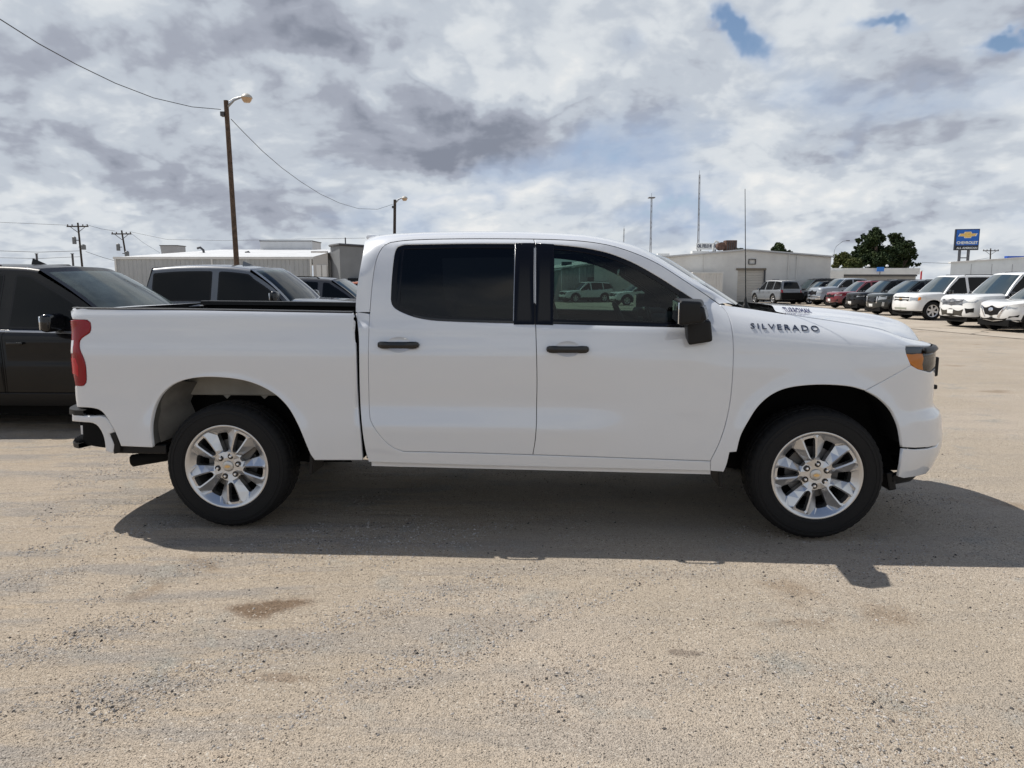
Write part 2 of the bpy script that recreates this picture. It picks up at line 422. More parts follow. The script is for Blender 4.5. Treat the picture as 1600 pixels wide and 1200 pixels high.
# ---------------------------------------------------------------- skin panels
def inside(poly, x, y):
    c = False; n = len(poly); j = n-1
    for i in range(n):
        xi, yi = poly[i]; xj, yj = poly[j]
        if (yi > y) != (yj > y) and x < (xj-xi)*(y-yi)/(yj-yi)+xi: c = not c
        j = i
    return c
def area(p): return sum(p[i][0]*p[(i+1)%len(p)][1]-p[(i+1)%len(p)][0]*p[i][1] for i in range(len(p)))/2
def inset(poly, d):
    """moves a ccw polygon inwards by d"""
    n = len(poly); out = []
    for i in range(n):
        a, b, c = poly[i-1], poly[i], poly[(i+1)%n]
        u = Vector((b[0]-a[0], b[1]-a[1])); w = Vector((c[0]-b[0], c[1]-b[1]))
        if u.length < 1e-9: u = w
        if w.length < 1e-9: w = u
        u.normalize(); w.normalize(); nu = Vector((-u.y, u.x)); nw = Vector((-w.y, w.x))
        m = nu+nw; l = m.length
        if l < .3: m = nu; k = 1
        else: m /= l; k = min(1/max(m.dot(nu), .4), 2)
        out.append((b[0]+m.x*d*k, b[1]+m.y*d*k))
    return out
def resample(poly, step):
    out = []; n = len(poly)
    for i in range(n):
        a, b = poly[i], poly[(i+1)%n]; L = math.hypot(b[0]-a[0], b[1]-a[1]); m = max(1, int(L/step+.5))
        out += [(a[0]+(b[0]-a[0])*k/m, a[1]+(b[1]-a[1])*k/m) for k in range(m)]
    return out
def tri_region(outer, holes, grid, jitter=0):
    """triangulates a region with interior grid points"""
    vs = []; es = []
    for p in [outer]+holes:
        n = len(vs); vs += [Vector(q) for q in p]; es += [(n+i, n+(i+1)%len(p)) for i in range(len(p))]
    x0 = min(p[0] for p in outer); x1 = max(p[0] for p in outer); y0 = min(p[1] for p in outer); y1 = max(p[1] for p in outer)
    gx, gy = grid if isinstance(grid, tuple) else (grid, grid)
    nbp = []
    allp = [q for p in [outer]+holes for q in p]
    cell = {}
    for q in allp: cell.setdefault((int(q[0]//gx), int(q[1]//gy)), []).append(q)
    i = 0
    for ix in range(int((x1-x0)/gx)+1):
        for iy in range(int((y1-y0)/gy)+1):
            x = x0+(ix+.5)*gx; y = y0+(iy+.5)*gy
            if not inside(outer, x, y) or any(inside(h, x, y) for h in holes): continue
            cx, cy = int(x//gx), int(y//gy); ok = True
            for a in (-1, 0, 1):
                for b in (-1, 0, 1):
                    for q in cell.get((cx+a, cy+b), ()):
                        if ((q[0]-x)/gx)**2+((q[1]-y)/gy)**2 < .16: ok = False
            if ok: nbp.append(Vector((x, y)))
    r = delaunay_2d_cdt(vs+nbp, es, [], 0, 1e-6)
    V, F = r[0], r[2]; out = []
    for f in F:
        c = sum((V[i] for i in f), Vector((0, 0)))/len(f)
        if inside(outer, c.x, c.y) and not any(inside(h, c.x, c.y) for h in holes): out.append(tuple(f))
    return [tuple(v) for v in V], out
def skin_panel(name, sk, outer, m, parent, holes=(), off=0.0, grid=.04, gap=.002, roll=.004, depth=.022, step=None, noroll=None):
    """a body panel cut from the vehicle's skin: rolled edges, returned flanges, normals taken from the skin"""
    if area(outer) < 0: outer = outer[::-1]
    hs = [h if area(h) > 0 else h[::-1] for h in holes]
    if step: outer = resample(outer, step); hs = [resample(h, step) for h in hs]
    A = inset(outer, gap) if gap else outer; B = inset(A, roll) if roll else A
    HA = [inset(h, -gap) for h in hs]; HB = [inset(h, -roll) for h in HA] if roll else HA
    V, F = tri_region(B, HB, grid)
    P = []; N_ = []
    for (s, z) in V:
        P.append(sk.M(s, z, off)); N_.append(sk.N(s, z))
    faces = []
    for f in F:
        a, b, c = (V[i] for i in f[:3])
        if (b[0]-a[0])*(c[1]-a[1])-(c[0]-a[0])*(b[1]-a[1]) < 0: f = f[::-1]
        faces.append(f)
    if roll or depth:
        for inn, outp, sign in [(B, A, 1)]+[(hb, ha, -1) for hb, ha in zip(HB, HA)]:
            n = len(inn); rings = []
            defs = [(inn, 0, 0.0)]
            if roll: defs.append((outp, -.0028, .75))
            defs.append((outp, -.006, 1.6)); 
            if depth: defs.append((outp, -depth, 9))
            for (pl, dd, tw0) in defs:
                base = len(P)
                for i in range(n):
                    tw = tw0
                    s, z = pl[i]; nn = Vector(sk.N(s, z)); p = Vector(sk.M(s, z, off))+nn*dd
                    a = pl[i-1]; b = pl[(i+1)%n]; t2 = Vector((b[0]-a[0], b[1]-a[1]))
                    if t2.length > 0: t2.normalize()
                    o2 = Vector((t2.y, -t2.x))*sign
                    e = .002; q1 = Vector(sk.M(s+o2.x*e, z+o2.y*e, off)); q0 = Vector(sk.M(s, z, off)); od = (q1-q0)
                    if od.length > 0: od.normalize()
                    if noroll and noroll(*inn[i]):
                        if dd > -.005: p = Vector(sk.M(s, z, off)); tw = 0
                    P.append(tuple(p)); N_.append(tuple((nn+od*tw).normalized()))
                rings.append(base)
            for a, b in zip(rings[:-1], rings[1:]):
                for i in range(n):
                    j = (i+1) % n
                    f = (a+i, b+i, b+j, a+j) if sign > 0 else (a+j, b+j, b+i, a+i)
                    faces.append(f)
    return mesh(name, P, faces, m, parent, normals=N_)
def resample_open(pl, n, anchors=None):
    pl = [Vector(p) for p in pl]; L = [0]
    for a, b in zip(pl[:-1], pl[1:]): L.append(L[-1]+(b-a).length)
    out = []; k = 0
    for i in range(n):
        s = L[-1]*i/(n-1)
        while k < len(L)-2 and L[k+1] < s: k += 1
        f = (s-L[k])/max(L[k+1]-L[k], 1e-9); out.append(pl[k].lerp(pl[k+1], f))
    return out
def grid_mesh(name, rows, m, parent, flip=False, sharp=40, close=False):
    """rows of points -> quad surface"""
    n = len(rows[0]); v = [p for r in rows for p in r]; f = []
    for i in range(len(rows)-1):
        for j in range(n-1):
            q = (i*n+j, i*n+j+1, (i+1)*n+j+1, (i+1)*n+j); f.append(q[::-1] if flip else q)
    return mesh(name, v, f, m, parent, sharp=sharp)
def project_text(body, font_scale, extr, mapper, name, m, parent, bold=.0, align='LEFT', shear=0, space=1.0):
    """letters as real raised geometry laid on a surface; mapper(x, y, h) -> point"""
    cu = bpy.data.curves.new('lettering', 'FONT'); cu.body = body; cu.size = 1; cu.extrude = 1; cu.offset = bold; cu.align_x = align
    cu.resolution_u = 3; cu.shear = shear; cu.space_character = space
    ob = bpy.data.objects.new('lettering', cu); COL.objects.link(ob)
    dg = bpy.context.evaluated_depsgraph_get(); ev = ob.evaluated_get(dg); me = bpy.data.meshes.new_from_object(ev)
    bpy.data.objects.remove(ob); bpy.data.curves.remove(cu)
    xs = [v.co.x for v in me.vertices]; ys = [v.co.y for v in me.vertices]
    x0, x1, y0, y1 = min(xs), max(xs), min(ys), max(ys)
    vs = [mapper((v.co.x-x0)/(x1-x0), (v.co.y-y0)/(y1-y0), extr if v.co.z > 0 else 0) for v in me.vertices]
    fs = [tuple(p.vertices) for p in me.polygons]
    bpy.data.meshes.remove(me)
    return mesh(name, vs, fs, m, parent, smooth=False)
# outlines of the pickup in its own frame, metres (length along the skin, height)
class D: pass
D.bed=[(-0.4763,0.5467),(-0.4771,0.5666),(-0.4786,0.5865),(-0.4804,0.6061),(-0.4821,0.6257),(-0.4833,0.6451),(-0.4835,0.6644),(-0.4825,0.686),(-0.4805,0.7076),(-0.4775,0.729),(-0.4734,0.7503),(-0.4681,0.7712),(-0.462,0.7909),(-0.4546,0.8106),(-0.4459,0.8299),(-0.436,0.8486),(-0.4248,0.8666),(-0.4109,0.885),(-0.395,0.9025),(-0.3776,0.9188),(-0.3593,0.9335),(-0.3398,0.9468),(-0.3191,0.9588),(-0.2975,0.9691),(-0.2756,0.9778),(-0.2537,0.9848),(-0.2313,0.9907),(-0.2087,0.9955),(-0.1859,0.9994),(-0.1633,1.0026),(-0.142,1.0048),(-0.1207,1.0064),(-0.0994,1.0074),(-0.0782,1.0078),(-0.057,1.0077),(-0.0359,1.0072),(-0.0159,1.0064),(0.004,1.0053),(0.024,1.004),(0.0438,1.0024),(0.0636,1.0005),(0.0832,0.9981),(0.1026,0.9953),(0.1219,0.9921),(0.1429,0.9878),(0.1637,0.9829),(0.1843,0.9773),(0.2047,0.9709),(0.2247,0.9638),(0.2443,0.9559),(0.2628,0.9477),(0.281,0.9386),(0.2988,0.9288),(0.3162,0.9182),(0.3331,0.907),(0.3494,0.8952),(0.3662,0.8816),(0.3823,0.8669),(0.3977,0.8513),(0.4122,0.835),(0.4256,0.818),(0.4372,0.8015),(0.448,0.7844),(0.4582,0.7668),(0.4679,0.7488),(0.4771,0.7306),(0.486,0.7124),(0.4942,0.6947),(0.5019,0.6767),(0.5091,0.6584),(0.516,0.64),(0.5227,0.6215),(0.5293,0.6028),(0.5358,0.5841),(0.5424,0.5654),(0.5491,0.5461),(0.5558,0.5268),(0.5634,0.5079),(0.5736,0.4902),(0.585,0.473),(0.6043,0.4724),(0.6239,0.4719),(0.6439,0.4717),(0.6645,0.4719),(0.6851,0.4723),(0.7058,0.4726),(0.7264,0.4729),(0.747,0.4732),(0.7676,0.4735),(0.7882,0.4738),(0.8088,0.4742),(0.8294,0.4745),(0.8499,0.4748),(0.87,0.4747),(0.8905,0.475),(0.8902,0.4959),(0.8898,0.5168),(0.8894,0.5375),(0.8889,0.5582),(0.8884,0.5788),(0.8879,0.5994),(0.8873,0.6206),(0.8868,0.6418),(0.8862,0.663),(0.8853,0.6839),(0.8838,0.7043),(0.8815,0.7241),(0.8792,0.7438),(0.8768,0.7635),(0.8744,0.7832),(0.8723,0.803),(0.8706,0.823),(0.8694,0.8434),(0.8688,0.864),(0.8685,0.8847),(0.8684,0.9055),(0.8685,0.9263),(0.8687,0.947),(0.8688,0.9676),(0.8691,0.9882),(0.8694,1.0088),(0.8698,1.0293),(0.8701,1.0497),(0.8704,1.0701),(0.8706,1.0904),(0.8708,1.1107),(0.871,1.1309),(0.871,1.1511),(0.8708,1.1711),(0.8698,1.1908),(0.8682,1.2104),(0.8664,1.2313),(0.8644,1.2523),(0.8625,1.2732),(0.8611,1.2944),(0.8637,1.3165),(0.8628,1.3377),(0.8614,1.3572),(0.8593,1.3767),(0.8565,1.396),(0.8522,1.4151),(0.8314,1.4154),(0.8106,1.4157),(0.7897,1.416),(0.7689,1.4163),(0.748,1.4166),(0.7272,1.4169),(0.7063,1.4172),(0.6854,1.4175),(0.6645,1.4178),(0.6435,1.4181),(0.6226,1.4184),(0.6016,1.4187),(0.5807,1.419),(0.5597,1.4193),(0.5387,1.4196),(0.5177,1.4199),(0.4967,1.4203),(0.4757,1.4206),(0.4546,1.4209),(0.4336,1.4212),(0.4125,1.4215),(0.3914,1.4218),(0.3707,1.4221),(0.3499,1.4224),(0.3292,1.4227),(0.3084,1.4231),(0.2877,1.4234),(0.2669,1.4237),(0.2461,1.424),(0.2253,1.4244),(0.2044,1.4247),(0.1836,1.425),(0.1627,1.4253),(0.1419,1.4257),(0.121,1.426),(0.1001,1.4263),(0.0792,1.4266),(0.0583,1.4269),(0.0374,1.4272),(0.0165,1.4275),(-0.0045,1.4278),(-0.0254,1.4281),(-0.0464,1.4284),(-0.0674,1.4287),(-0.0884,1.4289),(-0.1094,1.4292),(-0.1304,1.4294),(-0.1514,1.4297),(-0.1724,1.4299),(-0.1934,1.4302),(-0.2144,1.4305),(-0.2353,1.4307),(-0.2563,1.4309),(-0.2773,1.4312),(-0.2983,1.4314),(-0.3194,1.4316),(-0.3404,1.4319),(-0.3615,1.4321),(-0.3825,1.4323),(-0.4036,1.4325),(-0.4247,1.4327),(-0.4458,1.4329),(-0.4669,1.4331),(-0.488,1.4333),(-0.5091,1.4335),(-0.5303,1.4337),(-0.551,1.4339),(-0.5718,1.4341),(-0.5926,1.4342),(-0.6134,1.4344),(-0.6342,1.4345),(-0.655,1.4347),(-0.6759,1.4348),(-0.6967,1.435),(-0.7176,1.4351),(-0.7385,1.4353),(-0.7593,1.4354),(-0.7802,1.4355),(-0.8011,1.4356),(-0.822,1.4358),(-0.843,1.4359),(-0.8639,1.436),(-0.8844,1.4361),(-0.9029,1.4363),(-0.9242,1.4364),(-0.9491,1.4364),(-0.9836,1.4362),(-1.0281,1.4355),(-1.0792,1.4182),(-1.0153,1.3911),(-1.0009,1.3669),(-0.954,1.3669),(-0.9231,1.3662),(-0.8991,1.3665),(-0.8777,1.3644),(-0.8573,1.3481),(-0.8546,1.3195),(-0.857,1.3),(-0.8637,1.2828),(-0.8817,1.2709),(-0.902,1.2603),(-0.9178,1.2482),(-0.9297,1.2336),(-0.9336,1.2167),(-0.9327,1.1986),(-0.9284,1.1811),(-0.9194,1.1586),(-0.909,1.1364),(-0.9006,1.1141),(-0.8947,1.0912),(-0.8928,1.0728),(-0.8921,1.0542),(-0.8923,1.0353),(-0.8931,1.0165),(-0.8943,0.9981),(-0.8966,0.9798),(-0.9009,0.9621),(-0.9185,0.943),(-0.9404,0.9398),(-0.9684,0.9387),(-1.0174,0.9347),(-1.0191,0.9106),(-1.0207,0.8864),(-1.0197,0.8626),(-1.0153,0.8405),(-1.0099,0.8186),(-1.0054,0.7966),(-0.9629,0.7997),(-0.9355,0.8005),(-0.912,0.8004),(-0.8902,0.7993),(-0.8691,0.797),(-0.8496,0.7935),(-0.8307,0.7878),(-0.8144,0.7787),(-0.8005,0.7655),(-0.7881,0.75),(-0.7769,0.7334),(-0.7663,0.7165),(-0.7568,0.7004),(-0.748,0.6839),(-0.7398,0.6671),(-0.7322,0.6499),(-0.7252,0.6325),(-0.7179,0.6116),(-0.7115,0.5903),(-0.7056,0.5687),(-0.6997,0.5471),(-0.6786,0.5465),(-0.6576,0.5459),(-0.6364,0.5454),(-0.6143,0.5452),(-0.5912,0.5455),(-0.5674,0.546),(-0.5436,0.5466),(-0.5202,0.547),(-0.4977,0.547)]
D.rear_door=[(1.0539,1.8592),(1.0393,1.8515),(1.0244,1.8439),(1.0118,1.8341),(1.0,1.8187),(0.9904,1.8011),(0.9828,1.7826),(0.9769,1.7648),(0.972,1.7465),(0.968,1.7279),(0.9649,1.7092),(0.962,1.6878),(0.9597,1.6662),(0.9577,1.6446),(0.956,1.623),(0.9546,1.6014),(0.9532,1.5799),(0.9522,1.5607),(0.9512,1.5416),(0.9504,1.5224),(0.9497,1.5033),(0.949,1.4842),(0.9484,1.4651),(0.9478,1.446),(0.9472,1.4269),(0.9467,1.4078),(0.9462,1.3868),(0.946,1.3658),(0.9462,1.345),(0.9482,1.3245),(0.9481,1.3036),(0.9478,1.2826),(0.9483,1.2618),(0.949,1.2429),(0.9498,1.224),(0.9504,1.2052),(0.9511,1.1863),(0.9511,1.1672),(0.9507,1.1479),(0.9502,1.1285),(0.9496,1.109),(0.9489,1.0895),(0.9483,1.0699),(0.9477,1.0503),(0.947,1.0299),(0.9464,1.0094),(0.9458,0.9889),(0.9452,0.9683),(0.9446,0.9477),(0.9441,0.927),(0.9435,0.9062),(0.943,0.8854),(0.9426,0.8647),(0.9426,0.8441),(0.943,0.8238),(0.9438,0.8037),(0.9451,0.7839),(0.9469,0.766),(0.9506,0.7486),(0.9582,0.7284),(0.9683,0.7093),(0.9777,0.6938),(0.9873,0.6782),(0.9972,0.6628),(1.0076,0.6477),(1.0183,0.6333),(1.0297,0.6193),(1.0417,0.6059),(1.0542,0.5932),(1.0678,0.5808),(1.0824,0.5694),(1.098,0.5598),(1.1176,0.5511),(1.1381,0.5441),(1.1587,0.5372),(1.1788,0.537),(1.1988,0.5369),(1.2189,0.5367),(1.2389,0.5366),(1.2589,0.5365),(1.2789,0.5363),(1.2989,0.5362),(1.3189,0.5361),(1.3389,0.536),(1.3589,0.5358),(1.3788,0.5357),(1.3988,0.5355),(1.4187,0.5354),(1.4386,0.5352),(1.4586,0.5351),(1.4785,0.5349),(1.4984,0.5347),(1.5182,0.5345),(1.5381,0.5343),(1.558,0.534),(1.5784,0.5338),(1.5987,0.5335),(1.6191,0.5332),(1.6394,0.5329),(1.6597,0.5326),(1.68,0.5323),(1.7003,0.532),(1.7206,0.5317),(1.7409,0.5313),(1.7612,0.531),(1.7814,0.5306),(1.8017,0.5303),(1.8219,0.5299),(1.8422,0.5296),(1.8624,0.5292),(1.8826,0.5289),(1.9028,0.5285),(1.923,0.5282),(1.9432,0.5278),(1.9634,0.5275),(1.9835,0.5272),(1.9873,0.5491),(1.9911,0.5709),(1.9947,0.5927),(1.9975,0.6145),(1.9996,0.6354),(2.0013,0.6563),(2.0028,0.6771),(2.004,0.6975),(2.0049,0.7172),(2.0057,0.7367),(2.006,0.7561),(2.0058,0.7755),(2.0054,0.7949),(2.0053,0.8146),(2.0054,0.8346),(2.0057,0.8548),(2.0061,0.8752),(2.0065,0.8957),(2.0069,0.9162),(2.0072,0.9366),(2.0074,0.957),(2.0075,0.9773),(2.0074,0.9976),(2.0072,1.0178),(2.007,1.038),(2.0067,1.0581),(2.0063,1.0782),(2.0059,1.0982),(2.0054,1.1181),(2.0049,1.138),(2.0043,1.1582),(2.0037,1.1782),(2.0029,1.198),(2.002,1.2177),(2.0011,1.2374),(2.0002,1.2571),(1.9993,1.2768),(1.9985,1.2967),(1.9976,1.3167),(1.9967,1.3363),(1.9924,1.3517),(1.992,1.3712),(1.9916,1.3908),(1.9912,1.4104),(1.9908,1.4301),(1.9904,1.4497),(1.99,1.4694),(1.9896,1.4892),(1.9892,1.5089),(1.9888,1.5286),(1.9885,1.5484),(1.9881,1.5682),(1.9878,1.5881),(1.9875,1.608),(1.9873,1.6277),(1.9871,1.6474),(1.9869,1.6672),(1.9868,1.6871),(1.9866,1.7069),(1.9865,1.7268),(1.9864,1.7468),(1.9862,1.7668),(1.9861,1.7868),(1.9859,1.807),(1.9858,1.8272),(1.9855,1.8476),(1.9809,1.8634),(1.976,1.8799),(1.9559,1.8802),(1.9357,1.8804),(1.9155,1.8807),(1.8954,1.881),(1.8752,1.8812),(1.855,1.8815),(1.8348,1.8818),(1.8145,1.882),(1.7943,1.8822),(1.774,1.8824),(1.7538,1.8826),(1.7341,1.8828),(1.7143,1.8829),(1.6946,1.8831),(1.6749,1.8832),(1.6551,1.8834),(1.6354,1.8835),(1.6156,1.8835),(1.5958,1.8836),(1.576,1.8836),(1.5563,1.8836),(1.5365,1.8835),(1.5166,1.8834),(1.4968,1.8833),(1.4769,1.8832),(1.457,1.883),(1.4371,1.8828),(1.4173,1.8826),(1.3974,1.8824),(1.3775,1.8821),(1.3577,1.8817),(1.3378,1.8813),(1.318,1.8809),(1.2982,1.8804),(1.2775,1.8797),(1.2569,1.879),(1.2362,1.8783),(1.2156,1.8774),(1.1951,1.8763),(1.1746,1.8751),(1.1542,1.8736),(1.1339,1.872),(1.1137,1.8696),(1.0938,1.8662),(1.0739,1.8626)]
D.front_door=[(1.976,1.8799),(1.9958,1.8792),(2.0156,1.8786),(2.0354,1.878),(2.0552,1.8774),(2.0749,1.8768),(2.0947,1.8761),(2.1144,1.8754),(2.1341,1.8745),(2.1537,1.8734),(2.1728,1.8723),(2.1919,1.8712),(2.2109,1.8699),(2.23,1.8686),(2.2489,1.867),(2.2678,1.8653),(2.2867,1.8634),(2.3055,1.8611),(2.3245,1.8587),(2.3434,1.8562),(2.3623,1.8535),(2.3812,1.8505),(2.4,1.8473),(2.4187,1.8438),(2.4373,1.84),(2.4557,1.8358),(2.4747,1.831),(2.4936,1.8259),(2.5124,1.8205),(2.5311,1.8147),(2.5497,1.8087),(2.5682,1.8024),(2.5865,1.7957),(2.6046,1.7888),(2.6235,1.7813),(2.6423,1.7735),(2.661,1.7654),(2.6796,1.757),(2.6979,1.7484),(2.7161,1.7394),(2.7341,1.7301),(2.7519,1.7206),(2.7687,1.7111),(2.7852,1.7012),(2.8016,1.6911),(2.8178,1.6807),(2.8338,1.6701),(2.8498,1.6595),(2.8658,1.6488),(2.8817,1.6381),(2.8977,1.6275),(2.914,1.6168),(2.9305,1.606),(2.9473,1.5952),(2.9644,1.5842),(2.9818,1.5733),(2.9994,1.5622),(3.0174,1.5511),(3.0357,1.54),(3.0542,1.5287),(3.0738,1.5168),(3.0935,1.5046),(3.1102,1.4927),(3.125,1.481),(3.1401,1.4693),(3.1535,1.4545),(3.1655,1.4387),(3.1733,1.4243),(3.1799,1.409),(3.1851,1.3932),(3.1886,1.3776),(3.1915,1.3616),(3.1937,1.3453),(3.1952,1.3289),(3.1965,1.3113),(3.1977,1.2937),(3.1987,1.2759),(3.1996,1.258),(3.2004,1.2401),(3.2011,1.2221),(3.2018,1.2028),(3.2024,1.1834),(3.203,1.1639),(3.2029,1.1446),(3.2027,1.1252),(3.2025,1.1058),(3.2021,1.0863),(3.2017,1.0667),(3.2013,1.0471),(3.2009,1.0274),(3.2004,1.0077),(3.1998,0.988),(3.1991,0.9682),(3.1981,0.9485),(3.1968,0.9287),(3.1954,0.909),(3.1937,0.89),(3.1918,0.871),(3.1896,0.8519),(3.1871,0.8329),(3.1844,0.8139),(3.1814,0.795),(3.178,0.7761),(3.1743,0.7574),(3.1699,0.7377),(3.1652,0.718),(3.1601,0.6984),(3.1547,0.6789),(3.1489,0.6594),(3.1428,0.64),(3.1364,0.6207),(3.1292,0.6008),(3.1213,0.5811),(3.113,0.5615),(3.1044,0.5419),(3.0959,0.5222),(3.0877,0.5022),(3.0684,0.5023),(3.0489,0.5026),(3.0292,0.5031),(3.0095,0.5036),(2.9898,0.5041),(2.9701,0.5046),(2.9504,0.505),(2.9307,0.5055),(2.9109,0.506),(2.8912,0.5064),(2.8715,0.5069),(2.8517,0.5074),(2.832,0.5078),(2.8122,0.5083),(2.7924,0.5088),(2.7726,0.5092),(2.7528,0.5097),(2.733,0.5101),(2.7132,0.5106),(2.6934,0.5111),(2.6736,0.5115),(2.6537,0.512),(2.6339,0.5125),(2.614,0.5129),(2.5941,0.5134),(2.5742,0.5139),(2.5543,0.5144),(2.5344,0.5148),(2.5149,0.5153),(2.4953,0.5157),(2.4757,0.5162),(2.4561,0.5167),(2.4365,0.5171),(2.4169,0.5176),(2.3973,0.518),(2.3777,0.5185),(2.3581,0.5189),(2.3384,0.5194),(2.3188,0.5198),(2.2992,0.5203),(2.2795,0.5207),(2.2598,0.5212),(2.2401,0.5216),(2.2205,0.522),(2.2008,0.5224),(2.1811,0.5229),(2.1614,0.5233),(2.1416,0.5237),(2.1219,0.5242),(2.1022,0.5246),(2.0824,0.525),(2.0627,0.5254),(2.0429,0.5259),(2.0231,0.5263),(2.0033,0.5267),(1.9835,0.5272),(1.9873,0.5491),(1.9911,0.5709),(1.9947,0.5927),(1.9975,0.6145),(1.9996,0.6354),(2.0013,0.6563),(2.0028,0.6771),(2.004,0.6975),(2.0049,0.7172),(2.0057,0.7367),(2.006,0.7561),(2.0058,0.7755),(2.0054,0.7949),(2.0053,0.8146),(2.0054,0.8346),(2.0057,0.8548),(2.0061,0.8752),(2.0065,0.8957),(2.0069,0.9162),(2.0072,0.9366),(2.0074,0.957),(2.0075,0.9773),(2.0074,0.9976),(2.0072,1.0178),(2.007,1.038),(2.0067,1.0581),(2.0063,1.0782),(2.0059,1.0982),(2.0054,1.1181),(2.0049,1.138),(2.0043,1.1582),(2.0037,1.1782),(2.0029,1.198),(2.002,1.2177),(2.0011,1.2374),(2.0002,1.2571),(1.9993,1.2768),(1.9985,1.2967),(1.9976,1.3167),(1.9967,1.3363),(1.9924,1.3517),(1.992,1.3712),(1.9916,1.3908),(1.9912,1.4104),(1.9908,1.4301),(1.9904,1.4497),(1.99,1.4694),(1.9896,1.4892),(1.9892,1.5089),(1.9888,1.5286),(1.9885,1.5484),(1.9881,1.5682),(1.9878,1.5881),(1.9875,1.608),(1.9873,1.6277),(1.9871,1.6474),(1.9869,1.6672),(1.9868,1.6871),(1.9866,1.7069),(1.9865,1.7268),(1.9864,1.7468),(1.9862,1.7668),(1.9861,1.7868),(1.9859,1.807),(1.9858,1.8272),(1.9855,1.8476),(1.9809,1.8634)]
D.rear_win=[(1.9804,1.3516),(1.961,1.3519),(1.9416,1.3522),(1.9222,1.3525),(1.9028,1.3528),(1.8834,1.3531),(1.864,1.3534),(1.8445,1.3537),(1.8251,1.354),(1.8056,1.3543),(1.7861,1.3546),(1.7666,1.3549),(1.7471,1.3553),(1.7276,1.3557),(1.7081,1.3561),(1.6886,1.3566),(1.6685,1.357),(1.6484,1.3575),(1.6283,1.358),(1.6081,1.3585),(1.588,1.359),(1.5679,1.3596),(1.5477,1.3602),(1.5275,1.3608),(1.5073,1.3614),(1.4872,1.3621),(1.467,1.3629),(1.4467,1.3637),(1.4265,1.3646),(1.4063,1.3655),(1.386,1.3666),(1.3656,1.3681),(1.3453,1.37),(1.325,1.3723),(1.3047,1.3751),(1.2841,1.3785),(1.2635,1.3825),(1.2431,1.3872),(1.2228,1.3926),(1.205,1.3981),(1.1874,1.4042),(1.1699,1.411),(1.1527,1.4183),(1.1368,1.4258),(1.1213,1.4343),(1.1069,1.444),(1.0959,1.4549),(1.0876,1.4679),(1.0828,1.4835),(1.0794,1.4998),(1.0793,1.5214),(1.0791,1.543),(1.079,1.5647),(1.0791,1.5864),(1.0794,1.608),(1.08,1.6296),(1.0807,1.6511),(1.0816,1.6727),(1.0826,1.6943),(1.0838,1.7159),(1.0852,1.7375),(1.0869,1.7595),(1.0893,1.7815),(1.0932,1.8029),(1.0986,1.8178),(1.1078,1.8296),(1.1268,1.838),(1.1478,1.844),(1.1686,1.8444),(1.1894,1.8447),(1.2102,1.8451),(1.231,1.8454),(1.2518,1.8458),(1.2725,1.8462),(1.2933,1.8466),(1.314,1.8469),(1.3348,1.8473),(1.3555,1.8477),(1.3762,1.848),(1.3969,1.8483),(1.4176,1.8487),(1.4383,1.8489),(1.459,1.8492),(1.4797,1.8494),(1.5004,1.8496),(1.5211,1.8498),(1.5417,1.8499),(1.5624,1.85),(1.583,1.85),(1.6037,1.85),(1.6243,1.85),(1.6449,1.8499),(1.6655,1.8498),(1.6861,1.8497),(1.7067,1.8496),(1.7273,1.8495),(1.7478,1.8493),(1.7684,1.8492),(1.7889,1.849),(1.8094,1.8488),(1.83,1.8487),(1.8505,1.8485),(1.871,1.8483),(1.8915,1.8482),(1.9119,1.848),(1.9324,1.8479),(1.9528,1.8477),(1.9733,1.8476)]
